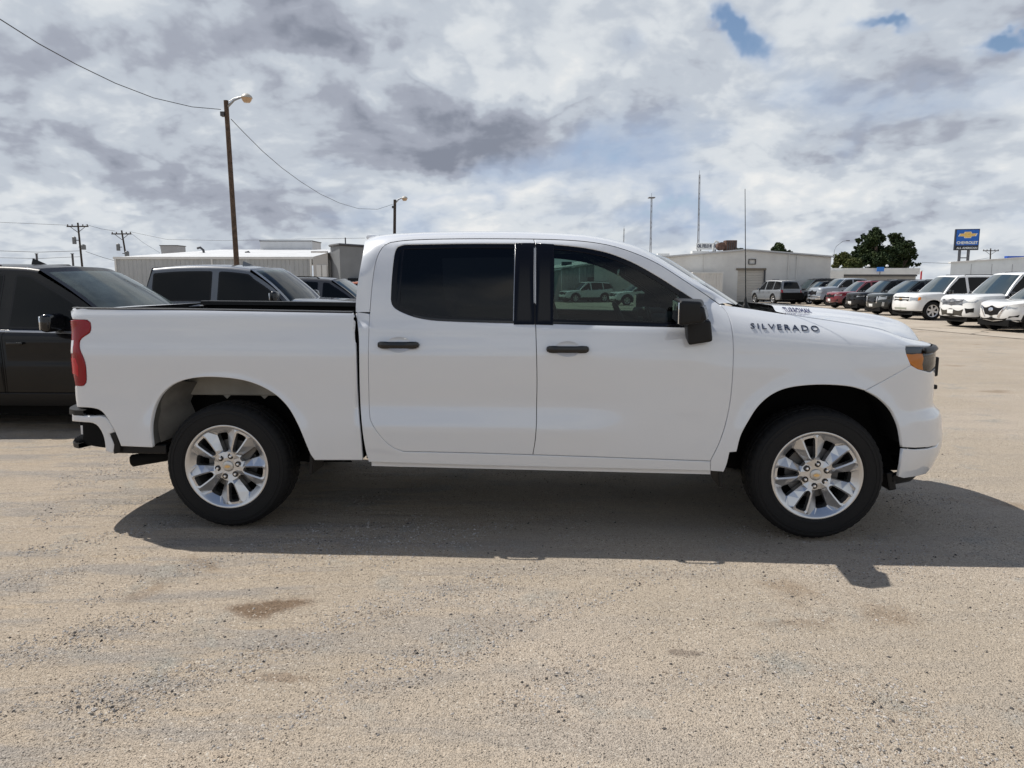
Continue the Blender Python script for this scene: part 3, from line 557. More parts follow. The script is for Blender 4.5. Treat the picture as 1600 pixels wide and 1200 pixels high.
D.front_win=[(1.9977,1.8471),(2.0172,1.8459),(2.0368,1.8447),(2.0564,1.8436),(2.0759,1.8425),(2.0954,1.8413),(2.1149,1.84),(2.1344,1.8384),(2.1538,1.8367),(2.1728,1.8348),(2.1918,1.8329),(2.2108,1.8308),(2.2297,1.8286),(2.2486,1.8262),(2.2675,1.8235),(2.2863,1.8207),(2.305,1.8175),(2.324,1.8141),(2.343,1.8105),(2.3619,1.8068),(2.3808,1.8027),(2.3995,1.7984),(2.4182,1.7938),(2.4367,1.7887),(2.455,1.7832),(2.474,1.7769),(2.493,1.7701),(2.5118,1.7631),(2.5304,1.7556),(2.549,1.7478),(2.5673,1.7398),(2.5855,1.7314),(2.6035,1.7228),(2.6203,1.7144),(2.637,1.7056),(2.6535,1.6966),(2.6699,1.6873),(2.6861,1.6779),(2.7023,1.6683),(2.7184,1.6587),(2.7345,1.649),(2.7505,1.6394),(2.7674,1.6291),(2.7842,1.6185),(2.8009,1.6078),(2.8175,1.5971),(2.834,1.5862),(2.8505,1.5754),(2.867,1.5647),(2.8845,1.5534),(2.902,1.5422),(2.9196,1.5309),(2.9376,1.5195),(2.9558,1.5079),(2.9725,1.4969),(2.9883,1.4857),(3.0039,1.4745),(3.0055,1.4539),(3.0073,1.4333),(3.0079,1.4127),(3.0069,1.392),(3.0049,1.3713),(3.0027,1.3507),(2.9997,1.3303),(2.9799,1.3307),(2.96,1.3311),(2.9401,1.3316),(2.9202,1.332),(2.9004,1.3324),(2.8804,1.3328),(2.8605,1.3332),(2.8409,1.3336),(2.8212,1.334),(2.8015,1.3345),(2.7818,1.3349),(2.7621,1.3353),(2.7424,1.3357),(2.7227,1.3361),(2.703,1.3365),(2.6832,1.3369),(2.6634,1.3374),(2.6437,1.3378),(2.6239,1.3382),(2.6041,1.3386),(2.5842,1.339),(2.5644,1.3394),(2.5446,1.3399),(2.5247,1.3403),(2.5048,1.3407),(2.485,1.3411),(2.4651,1.3415),(2.4452,1.342),(2.4252,1.3424),(2.4053,1.3428),(2.3854,1.3432),(2.3654,1.3437),(2.3454,1.3441),(2.3254,1.3445),(2.3055,1.345),(2.2855,1.3454),(2.2655,1.3458),(2.2454,1.3463),(2.2254,1.3467),(2.2054,1.3472),(2.1853,1.3476),(2.1653,1.3481),(2.1452,1.3485),(2.1251,1.349),(2.105,1.3494),(2.0849,1.3499),(2.0647,1.3503),(2.0446,1.3508),(2.0245,1.3512),(2.0043,1.3517)]
D.cab_corner=[(0.8682,1.417),(0.8618,1.3957),(0.8656,1.3758),(0.8693,1.356),(0.8741,1.3364),(0.8787,1.3149),(0.8814,1.2931),(0.8841,1.2713),(0.8867,1.2497),(0.8886,1.2302),(0.8901,1.2106),(0.8913,1.191),(0.8919,1.1712),(0.8918,1.1512),(0.8914,1.1311),(0.891,1.1108),(0.8905,1.0906),(0.89,1.0702),(0.8895,1.0499),(0.8889,1.0294),(0.8883,1.0089),(0.8877,0.9884),(0.8872,0.9678),(0.8869,0.9472),(0.8864,0.9265),(0.886,0.9057),(0.8856,0.8849),(0.8855,0.8641),(0.8858,0.8435),(0.8866,0.8232),(0.888,0.8031),(0.8899,0.7833),(0.8923,0.7636),(0.8947,0.744),(0.8972,0.7242),(0.8997,0.7044),(0.9016,0.6841),(0.903,0.6632),(0.9043,0.6421),(0.9059,0.6207),(0.908,0.5995),(0.9104,0.5782),(0.9132,0.557),(0.9162,0.5358),(0.9194,0.5174),(0.9233,0.4992),(0.9274,0.4809),(0.9313,0.4626),(0.9519,0.4622),(0.9725,0.4618),(0.9931,0.4614),(1.0137,0.4611),(1.0342,0.4607),(1.0548,0.4603),(1.0753,0.4599),(1.0958,0.4595),(1.1163,0.4591),(1.1369,0.4587),(1.1573,0.4583),(1.1778,0.4579),(1.1983,0.4575),(1.2188,0.4572),(1.2392,0.4568),(1.2597,0.4564),(1.2801,0.456),(1.3005,0.4557),(1.321,0.4553),(1.3414,0.4549),(1.3618,0.4546),(1.3822,0.4543),(1.4025,0.4539),(1.4229,0.4536),(1.4433,0.4533),(1.4638,0.453),(1.4843,0.4527),(1.5048,0.4524),(1.5253,0.4521),(1.5457,0.4518),(1.5662,0.4515),(1.5867,0.4512),(1.6071,0.4509),(1.6275,0.4506),(1.648,0.4503),(1.6684,0.4501),(1.6888,0.4498),(1.7092,0.4496),(1.7296,0.4493),(1.7499,0.4491),(1.7703,0.4488),(1.7907,0.4486),(1.811,0.4483),(1.8313,0.4481),(1.8517,0.4479),(1.872,0.4477),(1.8923,0.4474),(1.9126,0.4472),(1.9329,0.447),(1.9531,0.4468),(1.9734,0.4466),(1.9937,0.4464),(2.0139,0.4463),(2.0341,0.4461),(2.0544,0.4459),(2.0746,0.4458),(2.0948,0.4456),(2.115,0.4455),(2.1351,0.4454),(2.1553,0.4452),(2.1755,0.4451),(2.1956,0.445),(2.2158,0.4449),(2.2359,0.4448),(2.256,0.4447),(2.2761,0.4446),(2.2962,0.4444),(2.3163,0.4443),(2.3364,0.4442),(2.3565,0.4441),(2.3765,0.444),(2.3966,0.4438),(2.4166,0.4437),(2.4366,0.4436),(2.4567,0.4434),(2.4767,0.4433),(2.4967,0.4431),(2.5167,0.443),(2.5366,0.4428),(2.5566,0.4426),(2.5766,0.4425),(2.5965,0.4423),(2.6165,0.4421),(2.6364,0.4419),(2.6563,0.4417),(2.6762,0.4415),(2.6961,0.4413),(2.716,0.4411),(2.7359,0.4409),(2.7558,0.4406),(2.7756,0.4404),(2.7955,0.4402),(2.8153,0.44),(2.8351,0.4398),(2.855,0.4396),(2.8748,0.4393),(2.8946,0.4391),(2.9144,0.4389),(2.9342,0.4387),(2.9539,0.4385),(2.9737,0.4382),(2.9935,0.438),(3.0132,0.4378),(3.0329,0.4376),(3.0527,0.4374),(3.0721,0.4375),(3.0913,0.4378),(3.0901,0.4586),(3.0889,0.4792),(3.0879,0.4997),(3.0686,0.4998),(3.049,0.5002),(3.0293,0.5007),(3.0096,0.5012),(2.9899,0.5017),(2.9702,0.5022),(2.9505,0.5027),(2.9308,0.5031),(2.9111,0.5036),(2.8913,0.5041),(2.8716,0.5046),(2.8518,0.5051),(2.8321,0.5056),(2.8123,0.506),(2.7925,0.5065),(2.7727,0.507),(2.7529,0.5075),(2.7331,0.508),(2.7133,0.5084),(2.6935,0.5089),(2.6736,0.5094),(2.6538,0.5099),(2.6339,0.5104),(2.6141,0.5108),(2.5942,0.5113),(2.5743,0.5118),(2.5544,0.5123),(2.5345,0.5127),(2.5149,0.5132),(2.4954,0.5137),(2.4758,0.5141),(2.4562,0.5146),(2.4366,0.515),(2.417,0.5155),(2.3974,0.5159),(2.3778,0.5164),(2.3581,0.5168),(2.3385,0.5173),(2.3188,0.5177),(2.2992,0.5182),(2.2795,0.5186),(2.2599,0.519),(2.2402,0.5195),(2.2205,0.5199),(2.2008,0.5203),(2.1811,0.5207),(2.1614,0.5211),(2.1417,0.5215),(2.1219,0.5219),(2.1022,0.5223),(2.0824,0.5227),(2.0627,0.5231),(2.0429,0.5235),(2.0231,0.5239),(2.0033,0.5242),(1.9835,0.5246),(1.9634,0.525),(1.9432,0.5254),(1.923,0.5257),(1.9028,0.5261),(1.8826,0.5265),(1.8624,0.5268),(1.8422,0.5272),(1.8219,0.5275),(1.8017,0.5279),(1.7814,0.5282),(1.7612,0.5285),(1.7409,0.5288),(1.7206,0.5292),(1.7003,0.5295),(1.68,0.5298),(1.6597,0.5301),(1.6393,0.5304),(1.619,0.5307),(1.5987,0.5309),(1.5783,0.5312),(1.5579,0.5315),(1.5381,0.5317),(1.5183,0.532),(1.4985,0.5322),(1.4786,0.5324),(1.4588,0.5326),(1.4389,0.5328),(1.419,0.5329),(1.3991,0.5331),(1.3793,0.5333),(1.3593,0.5334),(1.3394,0.5336),(1.3195,0.5337),(1.2996,0.5339),(1.2796,0.5341),(1.2597,0.5342),(1.2397,0.5344),(1.2197,0.5346),(1.1998,0.5348),(1.1792,0.5351),(1.1586,0.5355),(1.1381,0.5441),(1.1176,0.5511),(1.098,0.5598),(1.0824,0.5694),(1.0678,0.5808),(1.0542,0.5932),(1.0417,0.6059),(1.0297,0.6193),(1.0183,0.6333),(1.0076,0.6477),(0.9972,0.6628),(0.9873,0.6782),(0.9777,0.6938),(0.9683,0.7093),(0.9582,0.7284),(0.9506,0.7486),(0.9469,0.766),(0.9451,0.7839),(0.9438,0.8037),(0.943,0.8238),(0.9426,0.8441),(0.9426,0.8647),(0.943,0.8854),(0.9435,0.9062),(0.9441,0.927),(0.9446,0.9477),(0.9452,0.9683),(0.9458,0.9889),(0.9464,1.0094),(0.947,1.0299),(0.9477,1.0503),(0.9483,1.0699),(0.9489,1.0895),(0.9496,1.109),(0.9502,1.1285),(0.9507,1.1479),(0.9511,1.1672),(0.9511,1.1863),(0.9504,1.2052),(0.9498,1.224),(0.949,1.2429),(0.9483,1.2618),(0.9478,1.2826),(0.9481,1.3036),(0.9482,1.3245),(0.9462,1.345),(0.946,1.3658),(0.9462,1.3868),(0.9467,1.4078)]
D.fender=[(3.1401,1.4693),(3.1535,1.4545),(3.1655,1.4387),(3.1733,1.4243),(3.1799,1.409),(3.1851,1.3932),(3.1886,1.3776),(3.1915,1.3616),(3.1937,1.3453),(3.1952,1.3289),(3.1965,1.3113),(3.1977,1.2937),(3.1987,1.2759),(3.1996,1.258),(3.2004,1.2401),(3.2011,1.2221),(3.2018,1.2028),(3.2024,1.1834),(3.203,1.1639),(3.2029,1.1446),(3.2027,1.1252),(3.2025,1.1058),(3.2021,1.0863),(3.2017,1.0667),(3.2013,1.0471),(3.2009,1.0274),(3.2004,1.0077),(3.1998,0.988),(3.1991,0.9682),(3.1981,0.9485),(3.1968,0.9287),(3.1954,0.909),(3.1937,0.89),(3.1918,0.871),(3.1896,0.8519),(3.1871,0.8329),(3.1844,0.8139),(3.1814,0.795),(3.178,0.7761),(3.1743,0.7574),(3.1699,0.7377),(3.1652,0.718),(3.1601,0.6984),(3.1547,0.6789),(3.1489,0.6594),(3.1428,0.64),(3.1364,0.6207),(3.1292,0.6008),(3.1213,0.5811),(3.113,0.5615),(3.1044,0.5419),(3.0959,0.5222),(3.0877,0.5022),(3.0889,0.4792),(3.0901,0.4586),(3.0913,0.4378),(3.1114,0.4374),(3.1312,0.4372),(3.151,0.4369),(3.1707,0.4367),(3.1761,0.4558),(3.1815,0.4749),(3.1862,0.4939),(3.1905,0.5173),(3.1942,0.5407),(3.1981,0.5638),(3.2186,0.5669),(3.2392,0.5698),(3.243,0.5902),(3.2465,0.6106),(3.2502,0.6309),(3.2547,0.6508),(3.2603,0.6703),(3.267,0.6885),(3.2748,0.7064),(3.2833,0.7239),(3.2922,0.7412),(3.3013,0.7582),(3.3114,0.7771),(3.3216,0.796),(3.3323,0.8145),(3.3436,0.8324),(3.3559,0.8495),(3.3682,0.8644),(3.3812,0.8788),(3.395,0.8924),(3.4094,0.9052),(3.4244,0.9169),(3.44,0.9276),(3.4563,0.9375),(3.4732,0.9464),(3.4905,0.9543),(3.5081,0.9609),(3.5262,0.9665),(3.5447,0.9713),(3.5634,0.9753),(3.5823,0.9786),(3.6013,0.9814),(3.6202,0.9838),(3.6377,0.9857),(3.6553,0.9873),(3.6729,0.9887),(3.6905,0.9897),(3.7082,0.9904),(3.7259,0.9909),(3.7437,0.9911),(3.7614,0.991),(3.7792,0.9906),(3.797,0.99),(3.8149,0.9892),(3.8328,0.988),(3.8507,0.9865),(3.8687,0.9848),(3.887,0.9827),(3.9052,0.9802),(3.9231,0.9769),(3.9409,0.9724),(3.9587,0.9673),(3.9766,0.962),(3.9947,0.9569),(4.0121,0.9651),(4.0295,0.9733),(4.0471,0.9815),(4.0646,0.9897),(4.0819,0.998),(4.099,1.0064),(4.1158,1.0148),(4.1329,1.0233),(4.1501,1.0318),(4.1681,1.0407),(4.1864,1.0496),(4.2051,1.0586),(4.2242,1.0675),(4.2438,1.0764),(4.2641,1.0853),(4.2851,1.094),(4.3072,1.1027),(4.2896,1.129),(4.2683,1.1684),(4.2628,1.1993),(4.278,1.2193),(4.4439,1.2128),(4.58,1.206),(4.7,1.205),(4.72,1.2312),(4.66,1.2335),(4.6,1.2371),(4.54,1.2426),(4.48,1.25),(4.4,1.2634),(4.3,1.2894),(4.2,1.3152),(4.1,1.3302),(4.0,1.3435),(3.9,1.358),(3.8,1.3726),(3.7,1.3873),(3.6,1.402),(3.5,1.4168),(3.4,1.4318),(3.3,1.4467)]
D.fascia=[(4.2146,0.6027),(4.2121,0.6208),(4.2102,0.6388),(4.2079,0.6597),(4.2045,0.6807),(4.2011,0.7015),(4.1972,0.722),(4.1932,0.7421),(4.1897,0.7603),(4.1876,0.7783),(4.1875,0.7957),(4.1824,0.8128),(4.1725,0.829),(4.158,0.846),(4.1415,0.8622),(4.124,0.8775),(4.106,0.892),(4.0879,0.9054),(4.0699,0.9172),(4.0512,0.9278),(4.0321,0.9375),(4.0132,0.9471),(3.9947,0.9569),(4.0121,0.9651),(4.0295,0.9733),(4.0471,0.9815),(4.0646,0.9897),(4.0819,0.998),(4.099,1.0064),(4.1158,1.0148),(4.1329,1.0233),(4.1501,1.0318),(4.1681,1.0407),(4.1864,1.0496),(4.2051,1.0586),(4.2242,1.0675),(4.2438,1.0764),(4.2641,1.0853),(4.2851,1.094),(4.3072,1.1027),(4.368,1.0767),(4.448,1.06),(4.5522,1.0419),(4.8,1.045),(4.82,0.95),(4.84,0.85),(5.0,0.79),(5.0,0.62),(4.8,0.6),(4.5614,0.5723),(4.4415,0.5771),(4.317,0.5878)]
D.low_bumper=[(4.2171,0.5945),(4.3175,0.5777),(4.4431,0.5665),(4.5639,0.5635),(4.8,0.585),(5.386,0.585),(5.386,0.4),(4.75,0.385),(4.5494,0.3816),(4.3995,0.3893),(4.274,0.398),(4.2269,0.4131),(4.2172,0.4973)]
D.headlight=[(4.2766,1.2175),(4.3046,1.2166),(4.335,1.2156),(4.3673,1.2144),(4.402,1.213),(4.4397,1.2112),(4.4787,1.209),(4.5227,1.2062),(4.5756,1.2027),(4.6474,1.1978),(4.9,1.18),(4.9,1.07),(4.5508,1.0461),(4.4894,1.0552),(4.4413,1.0623),(4.4013,1.0695),(4.3677,1.0787),(4.3442,1.0889),(4.3234,1.1014),(4.3053,1.1151),(4.2896,1.129),(4.2767,1.1479),(4.2683,1.1684),(4.2626,1.1839),(4.2628,1.1993)]
D.amber=[(4.2708,1.1703),(4.3092,1.1677),(4.351,1.1655),(4.3986,1.1674),(4.4471,1.1649),(4.4637,1.1363),(4.4501,1.0976),(4.464,1.0629),(4.416,1.067),(4.3675,1.0807),(4.328,1.1043),(4.2949,1.1308)]
D.tail=[(-1.1538,1.3472),(-1.0275,1.3608),(-0.9742,1.3632),(-0.9457,1.3645),(-0.9232,1.365),(-0.8982,1.3653),(-0.8757,1.3624),(-0.8574,1.3461),(-0.8554,1.3195),(-0.8577,1.3022),(-0.8637,1.2869),(-0.8818,1.273),(-0.902,1.2603),(-0.9177,1.248),(-0.9297,1.2336),(-0.9335,1.2167),(-0.9323,1.1987),(-0.9284,1.1811),(-0.9205,1.1586),(-0.9113,1.1364),(-0.9029,1.114),(-0.8969,1.0912),(-0.8956,1.0728),(-0.8956,1.0541),(-0.8964,1.0353),(-0.8977,1.0164),(-0.8988,0.9981),(-0.9008,0.9797),(-0.9049,0.9621),(-0.9232,0.9425),(-0.9506,0.9393),(-0.9908,0.9373)]
D.rb_white=[(-1.0649,0.6954),(-1.0221,0.6977),(-0.9921,0.6973),(-0.9656,0.6959),(-0.9443,0.6951),(-0.9227,0.6941),(-0.9018,0.6904),(-0.8811,0.6805),(-0.8642,0.6654),(-0.8487,0.6393),(-0.8379,0.6102),(-0.8325,0.5827),(-0.8304,0.5542),(-0.8307,0.5281),(-0.8324,0.5017),(-0.7863,0.487),(-0.7772,0.517),(-0.7724,0.5463),(-0.7791,0.573),(-0.7896,0.599),(-0.7935,0.6215),(-0.7579,0.6326),(-0.7803,0.6876),(-0.7954,0.71),(-0.8126,0.7295),(-0.8469,0.7375),(-0.8714,0.7371),(-0.8962,0.7352),(-0.9209,0.7346),(-0.9493,0.7365),(-0.9778,0.7395),(-1.0087,0.7431),(-1.0602,0.7515)]
D.rb_black=[(-0.7917,0.6172),(-0.7539,0.6284),(-0.7428,0.6023),(-0.7374,0.5685),(-0.7322,0.5404),(-0.7307,0.512),(-0.7423,0.4898),(-0.7804,0.4826),(-0.7785,0.5111),(-0.7702,0.5463)]
D.rb_step=[(-1.0227,0.6912),(-0.995,0.6916),(-0.9705,0.6918),(-0.9474,0.6913),(-0.9247,0.6896),(-0.9021,0.6861),(-0.8812,0.6767),(-0.8645,0.6611),(-0.8489,0.6351),(-0.8383,0.6059),(-0.834,0.5784),(-0.833,0.5498),(-0.8351,0.5149),(-0.8565,0.5137),(-0.8802,0.515),(-0.9053,0.518),(-0.9312,0.5221),(-0.9565,0.5264),(-0.982,0.5299),(-1.0109,0.5343),(-1.0478,0.5378)]
D.ridge=[(0.8485,-0.62,1.8741),(0.8568,-0.6,1.8962),(0.9041,-0.58,1.9098),(0.967,-0.57,1.9186),(1.1886,-0.55,1.9317),(1.5113,-0.54,1.9374),(1.8332,-0.54,1.9361),(2.0763,-0.54,1.9246),(2.3135,-0.55,1.9105),(2.4691,-0.56,1.8824),(2.6271,-0.58,1.8414),(2.6889,-0.59,1.8201),(2.7811,-0.61,1.7655),(2.9321,-0.65,1.6719),(3.0768,-0.7,1.5776),(3.1654,-0.73,1.5212),(3.2226,-0.75,1.4832),(3.2587,-0.77,1.4596)]
D.frame_in_c=[(0.9472,1.4269),(0.9478,1.446),(0.9484,1.4651),(0.949,1.4842),(0.9497,1.5033),(0.9504,1.5224),(0.9512,1.5416),(0.9522,1.5607),(0.9532,1.5799),(0.9546,1.6014),(0.956,1.623),(0.9577,1.6446),(0.9597,1.6662),(0.962,1.6878),(0.9649,1.7092),(0.968,1.7279),(0.972,1.7465),(0.9769,1.7648),(0.9828,1.7826),(0.9904,1.8011),(1.0,1.8187),(1.0118,1.8341),(1.0244,1.8439),(1.0393,1.8515),(1.0539,1.8592)]
D.frame_in_top=[(1.0539,1.8592),(1.0739,1.8626),(1.0938,1.8662),(1.1137,1.8696),(1.1339,1.872),(1.1542,1.8736),(1.1746,1.8751),(1.1951,1.8763),(1.2156,1.8774),(1.2362,1.8783),(1.2569,1.879),(1.2775,1.8797),(1.2982,1.8804),(1.318,1.8809),(1.3378,1.8813),(1.3577,1.8817),(1.3775,1.8821),(1.3974,1.8824),(1.4173,1.8826),(1.4371,1.8828),(1.457,1.883),(1.4769,1.8832),(1.4968,1.8833),(1.5166,1.8834),(1.5365,1.8835),(1.5563,1.8836),(1.576,1.8836),(1.5958,1.8836),(1.6156,1.8835),(1.6354,1.8835),(1.6551,1.8834),(1.6749,1.8832),(1.6946,1.8831),(1.7143,1.8829),(1.7341,1.8828),(1.7538,1.8826),(1.774,1.8824),(1.7943,1.8822),(1.8145,1.882),(1.8348,1.8818),(1.855,1.8815),(1.8752,1.8812),(1.8954,1.881),(1.9155,1.8807),(1.9357,1.8804),(1.9559,1.8802),(1.976,1.8799),(1.9958,1.8792),(2.0156,1.8786),(2.0354,1.878),(2.0552,1.8774),(2.0749,1.8768),(2.0947,1.8761),(2.1144,1.8754),(2.1341,1.8745),(2.1537,1.8734),(2.1728,1.8723),(2.1919,1.8712),(2.2109,1.8699),(2.23,1.8686),(2.2489,1.867),(2.2678,1.8653),(2.2867,1.8634),(2.3055,1.8611),(2.3245,1.8587),(2.3434,1.8562),(2.3623,1.8535),(2.3812,1.8505),(2.4,1.8473),(2.4187,1.8438),(2.4373,1.84),(2.4557,1.8358),(2.4747,1.831),(2.4936,1.8259),(2.5124,1.8205),(2.5311,1.8147),(2.5497,1.8087),(2.5682,1.8024),(2.5865,1.7957),(2.6046,1.7888),(2.6235,1.7813),(2.6423,1.7735),(2.661,1.7654),(2.6796,1.757),(2.6979,1.7484),(2.7161,1.7394),(2.7341,1.7301),(2.7519,1.7206),(2.7687,1.7111),(2.7852,1.7012),(2.8016,1.6911),(2.8178,1.6807),(2.8338,1.6701),(2.8498,1.6595),(2.8658,1.6488),(2.8817,1.6381),(2.8977,1.6275),(2.914,1.6168),(2.9305,1.606),(2.9473,1.5952),(2.9644,1.5842),(2.9818,1.5733),(2.9994,1.5622),(3.0174,1.5511),(3.0357,1.54),(3.0542,1.5287),(3.0738,1.5168),(3.0935,1.5046),(3.1102,1.4927),(3.125,1.481),(3.1401,1.4693)]
D.corner_out=[(0.8579,-0.922,1.4155),(0.8567,-0.912,1.4676),(0.8632,-0.895,1.5679),(0.8746,-0.865,1.6725),(0.8807,-0.79,1.7916),(0.8591,-0.66,1.876)]

# ---------------------------------------------------------------- shared materials
WHITE = mat('white_paint', (.64,.66,.69), .35, coat=1.0)
BLACKT = mat('black_plastic', (.005,.005,.0055), .42, spec=.3, bump=.25, bscale=900)
BLACKG = mat('gloss_black', (.004,.004,.005), .14, coat=.3, spec=.4)
PILLAR = mat('pillar_black', (.003,.003,.005), .2, spec=.3)
DARK = mat('underbody_black', (.006,.006,.006), .9, spec=.2)
RUBBER = mat('tyre_rubber', (.011,.011,.0115), .72, bump=.5, bscale=90, spec=.25)
WHITE.node_tree.nodes['Principled BSDF'].inputs['Coat IOR'].default_value = 1.85
ALLOY = mat('alloy_silver', (.60,.60,.605), .30, metal=.88, coat=.3)
ALLOYB = mat('alloy_barrel', (.30,.30,.30), .42, metal=.8)
CHROME = mat('chrome', (.78,.78,.80), .08, metal=1)
IRON = mat('brake_iron', (.16,.155,.15), .5, metal=.7, var=.2)
PRIMER = mat('primer_grey', (.30,.28,.24), .6, var=.15, vscale=5)
CLOTH = mat('seat_cloth', (.028,.028,.030), .85, bump=.3, bscale=400)
TRIMD = mat('interior_trim', (.022,.022,.024), .6)
LINER = mat('bed_liner', (.006,.006,.006), .9, spec=.15, bump=.4, bscale=300)
RED = mat('red_lens', (.24,.002,.008), .10, coat=.45, spec=.2)
RED2 = mat('red_lens_bright', (.50,.008,.02), .10, coat=.5, spec=.2)
AMBER = mat('amber_reflector', (.95,.30,.03), .35, spec=.2, bump=.8, bscale=220)
LAMP = mat('lamp_chrome', (.55,.56,.58), .12, metal=.9)
LENS = glass_mat('lamp_lens', (.93,.94,.95))
GREEN = glass_mat('door_glass', (.30,.40,.37))
PRIV = glass_mat('privacy_glass', (.045,.05,.055))
SHIELD = glass_mat('windscreen_glass', (.62,.70,.68))
MIRROR = mat('mirror_glass', (.8,.82,.84), .02, metal=1)
BADGE = mat('badge_dark', (.05,.065,.11), .25, metal=.6, coat=.5)
GOLD = mat('badge_gold', (.75,.50,.22), .3, metal=.6)

# ---------------------------------------------------------------- wheels
def rot2(u, w, a): return (u*math.cos(a)-w*math.sin(a), u*math.sin(a)+w*math.cos(a))
def rim_face(name, parent, k=1.0, phase=0.0, m=None, five=5):
    """forged five twin-spoke face: real facets, windows cut through"""
    pts = []; hs = []; cons = []; holes = []
    def add(poly, closed=True):
        n = len(pts)
        for (x, y, h) in poly: pts.append((x, y)); hs.append(h)
        m_ = len(poly)
        cons.extend([(n+i, n+(i+1)%m_) for i in range(m_ if closed else m_-1)])
        return list(range(n, n+m_))
    ring = lambda r, h, n: [(r*math.cos(2*math.pi*i/n), r*math.sin(2*math.pi*i/n), h) for i in range(n)]
    add(ring(.250, -.004, 80)); add(ring(.036, -.018, 24)); add(ring(.055, -.016, 30))
    for q in range(five):
        a = phase+2*math.pi*q/five
        S_ = [(.104,0),(.1075,.0095),(.118,.0155),(.17,.0255),(.224,.0335),(.234,.028),(.236,0)]
        lo = [(u, w) for u, w in S_]+[(u, -w) for u, w in S_[-2:0:-1]]
        hole = [rot2(u, w, a)+(-.004,) for u, w in lo]; add(hole); holes.append(hole)
        for sg in (1, -1):
            L = [(.096,.013),(.118,.0245),(.17,.0350),(.228,.0440),(.244,.039)]
            add([rot2(u, w*sg, a)+(0.001 if u > .11 else -.008,) for u, w in L], False)
            # outer knuckle where the spoke meets the rim
            add([rot2(u, w*sg, a)+(h,) for u, w, h in [(.228,.0440,.0005),(.238,.072,-.014)]], False)
        b = a+math.pi/five
        B_ = [(.092,0),(.0945,.014),(.106,.0195),(.16,.0275),(.206,.035),(.216,.029),(.218,0)]
        lo = [(u, w) for u, w in B_]+[(u, -w) for u, w in B_[-2:0:-1]]
        hole = [rot2(u, w, b)+(-.034 if u > .1 else -.022,) for u, w in lo]; add(hole); holes.append(hole)
    r = delaunay_2d_cdt([Vector(p) for p in pts], cons, [], 0, 1e-7)
    V = [tuple(v) for v in r[0]]; H = []
    for i in range(len(V)):
        o = r[3][i]; H.append(hs[o[0]] if o else -.01)
    F = []
    hp = [[(x, y) for x, y, h in hl] for hl in holes]
    for f in r[2]:
        c = sum((Vector(V[i]) for i in f), Vector((0, 0)))/len(f)
        if c.length > .2499 or c.length < .0358: continue
        if any(inside(h, c.x, c.y) for h in hp): continue
        F.append(tuple(f))
    P = [(x*k, -h*k, y*k) for (x, y), h in zip(V, H)]
    n0 = len(P)
    for hl in holes:
        n = len(P); m_ = len(hl)
        P += [(x*k, -h*k, y*k) for x, y, h in hl]+[(x*k*.985, -(h-.045)*k, y*k*.985) for x, y, h in hl]
        F += [(n+i, n+m_+i, n+m_+(i+1)%m_, n+(i+1)%m_) for i in range(m_)]
    o = mesh(name, P, F, m or ALLOY, parent, smooth=False)
    return o
def lathe_obj(name, prof, m, parent, n=64, sharp=30, wob=None, k=1.0):
    b = Mb(); b.lathe([(r*k, h*k) for r, h in prof], n, 'Y', wob=wob); return b.build(name, m, parent, smooth=True, sharp=sharp)
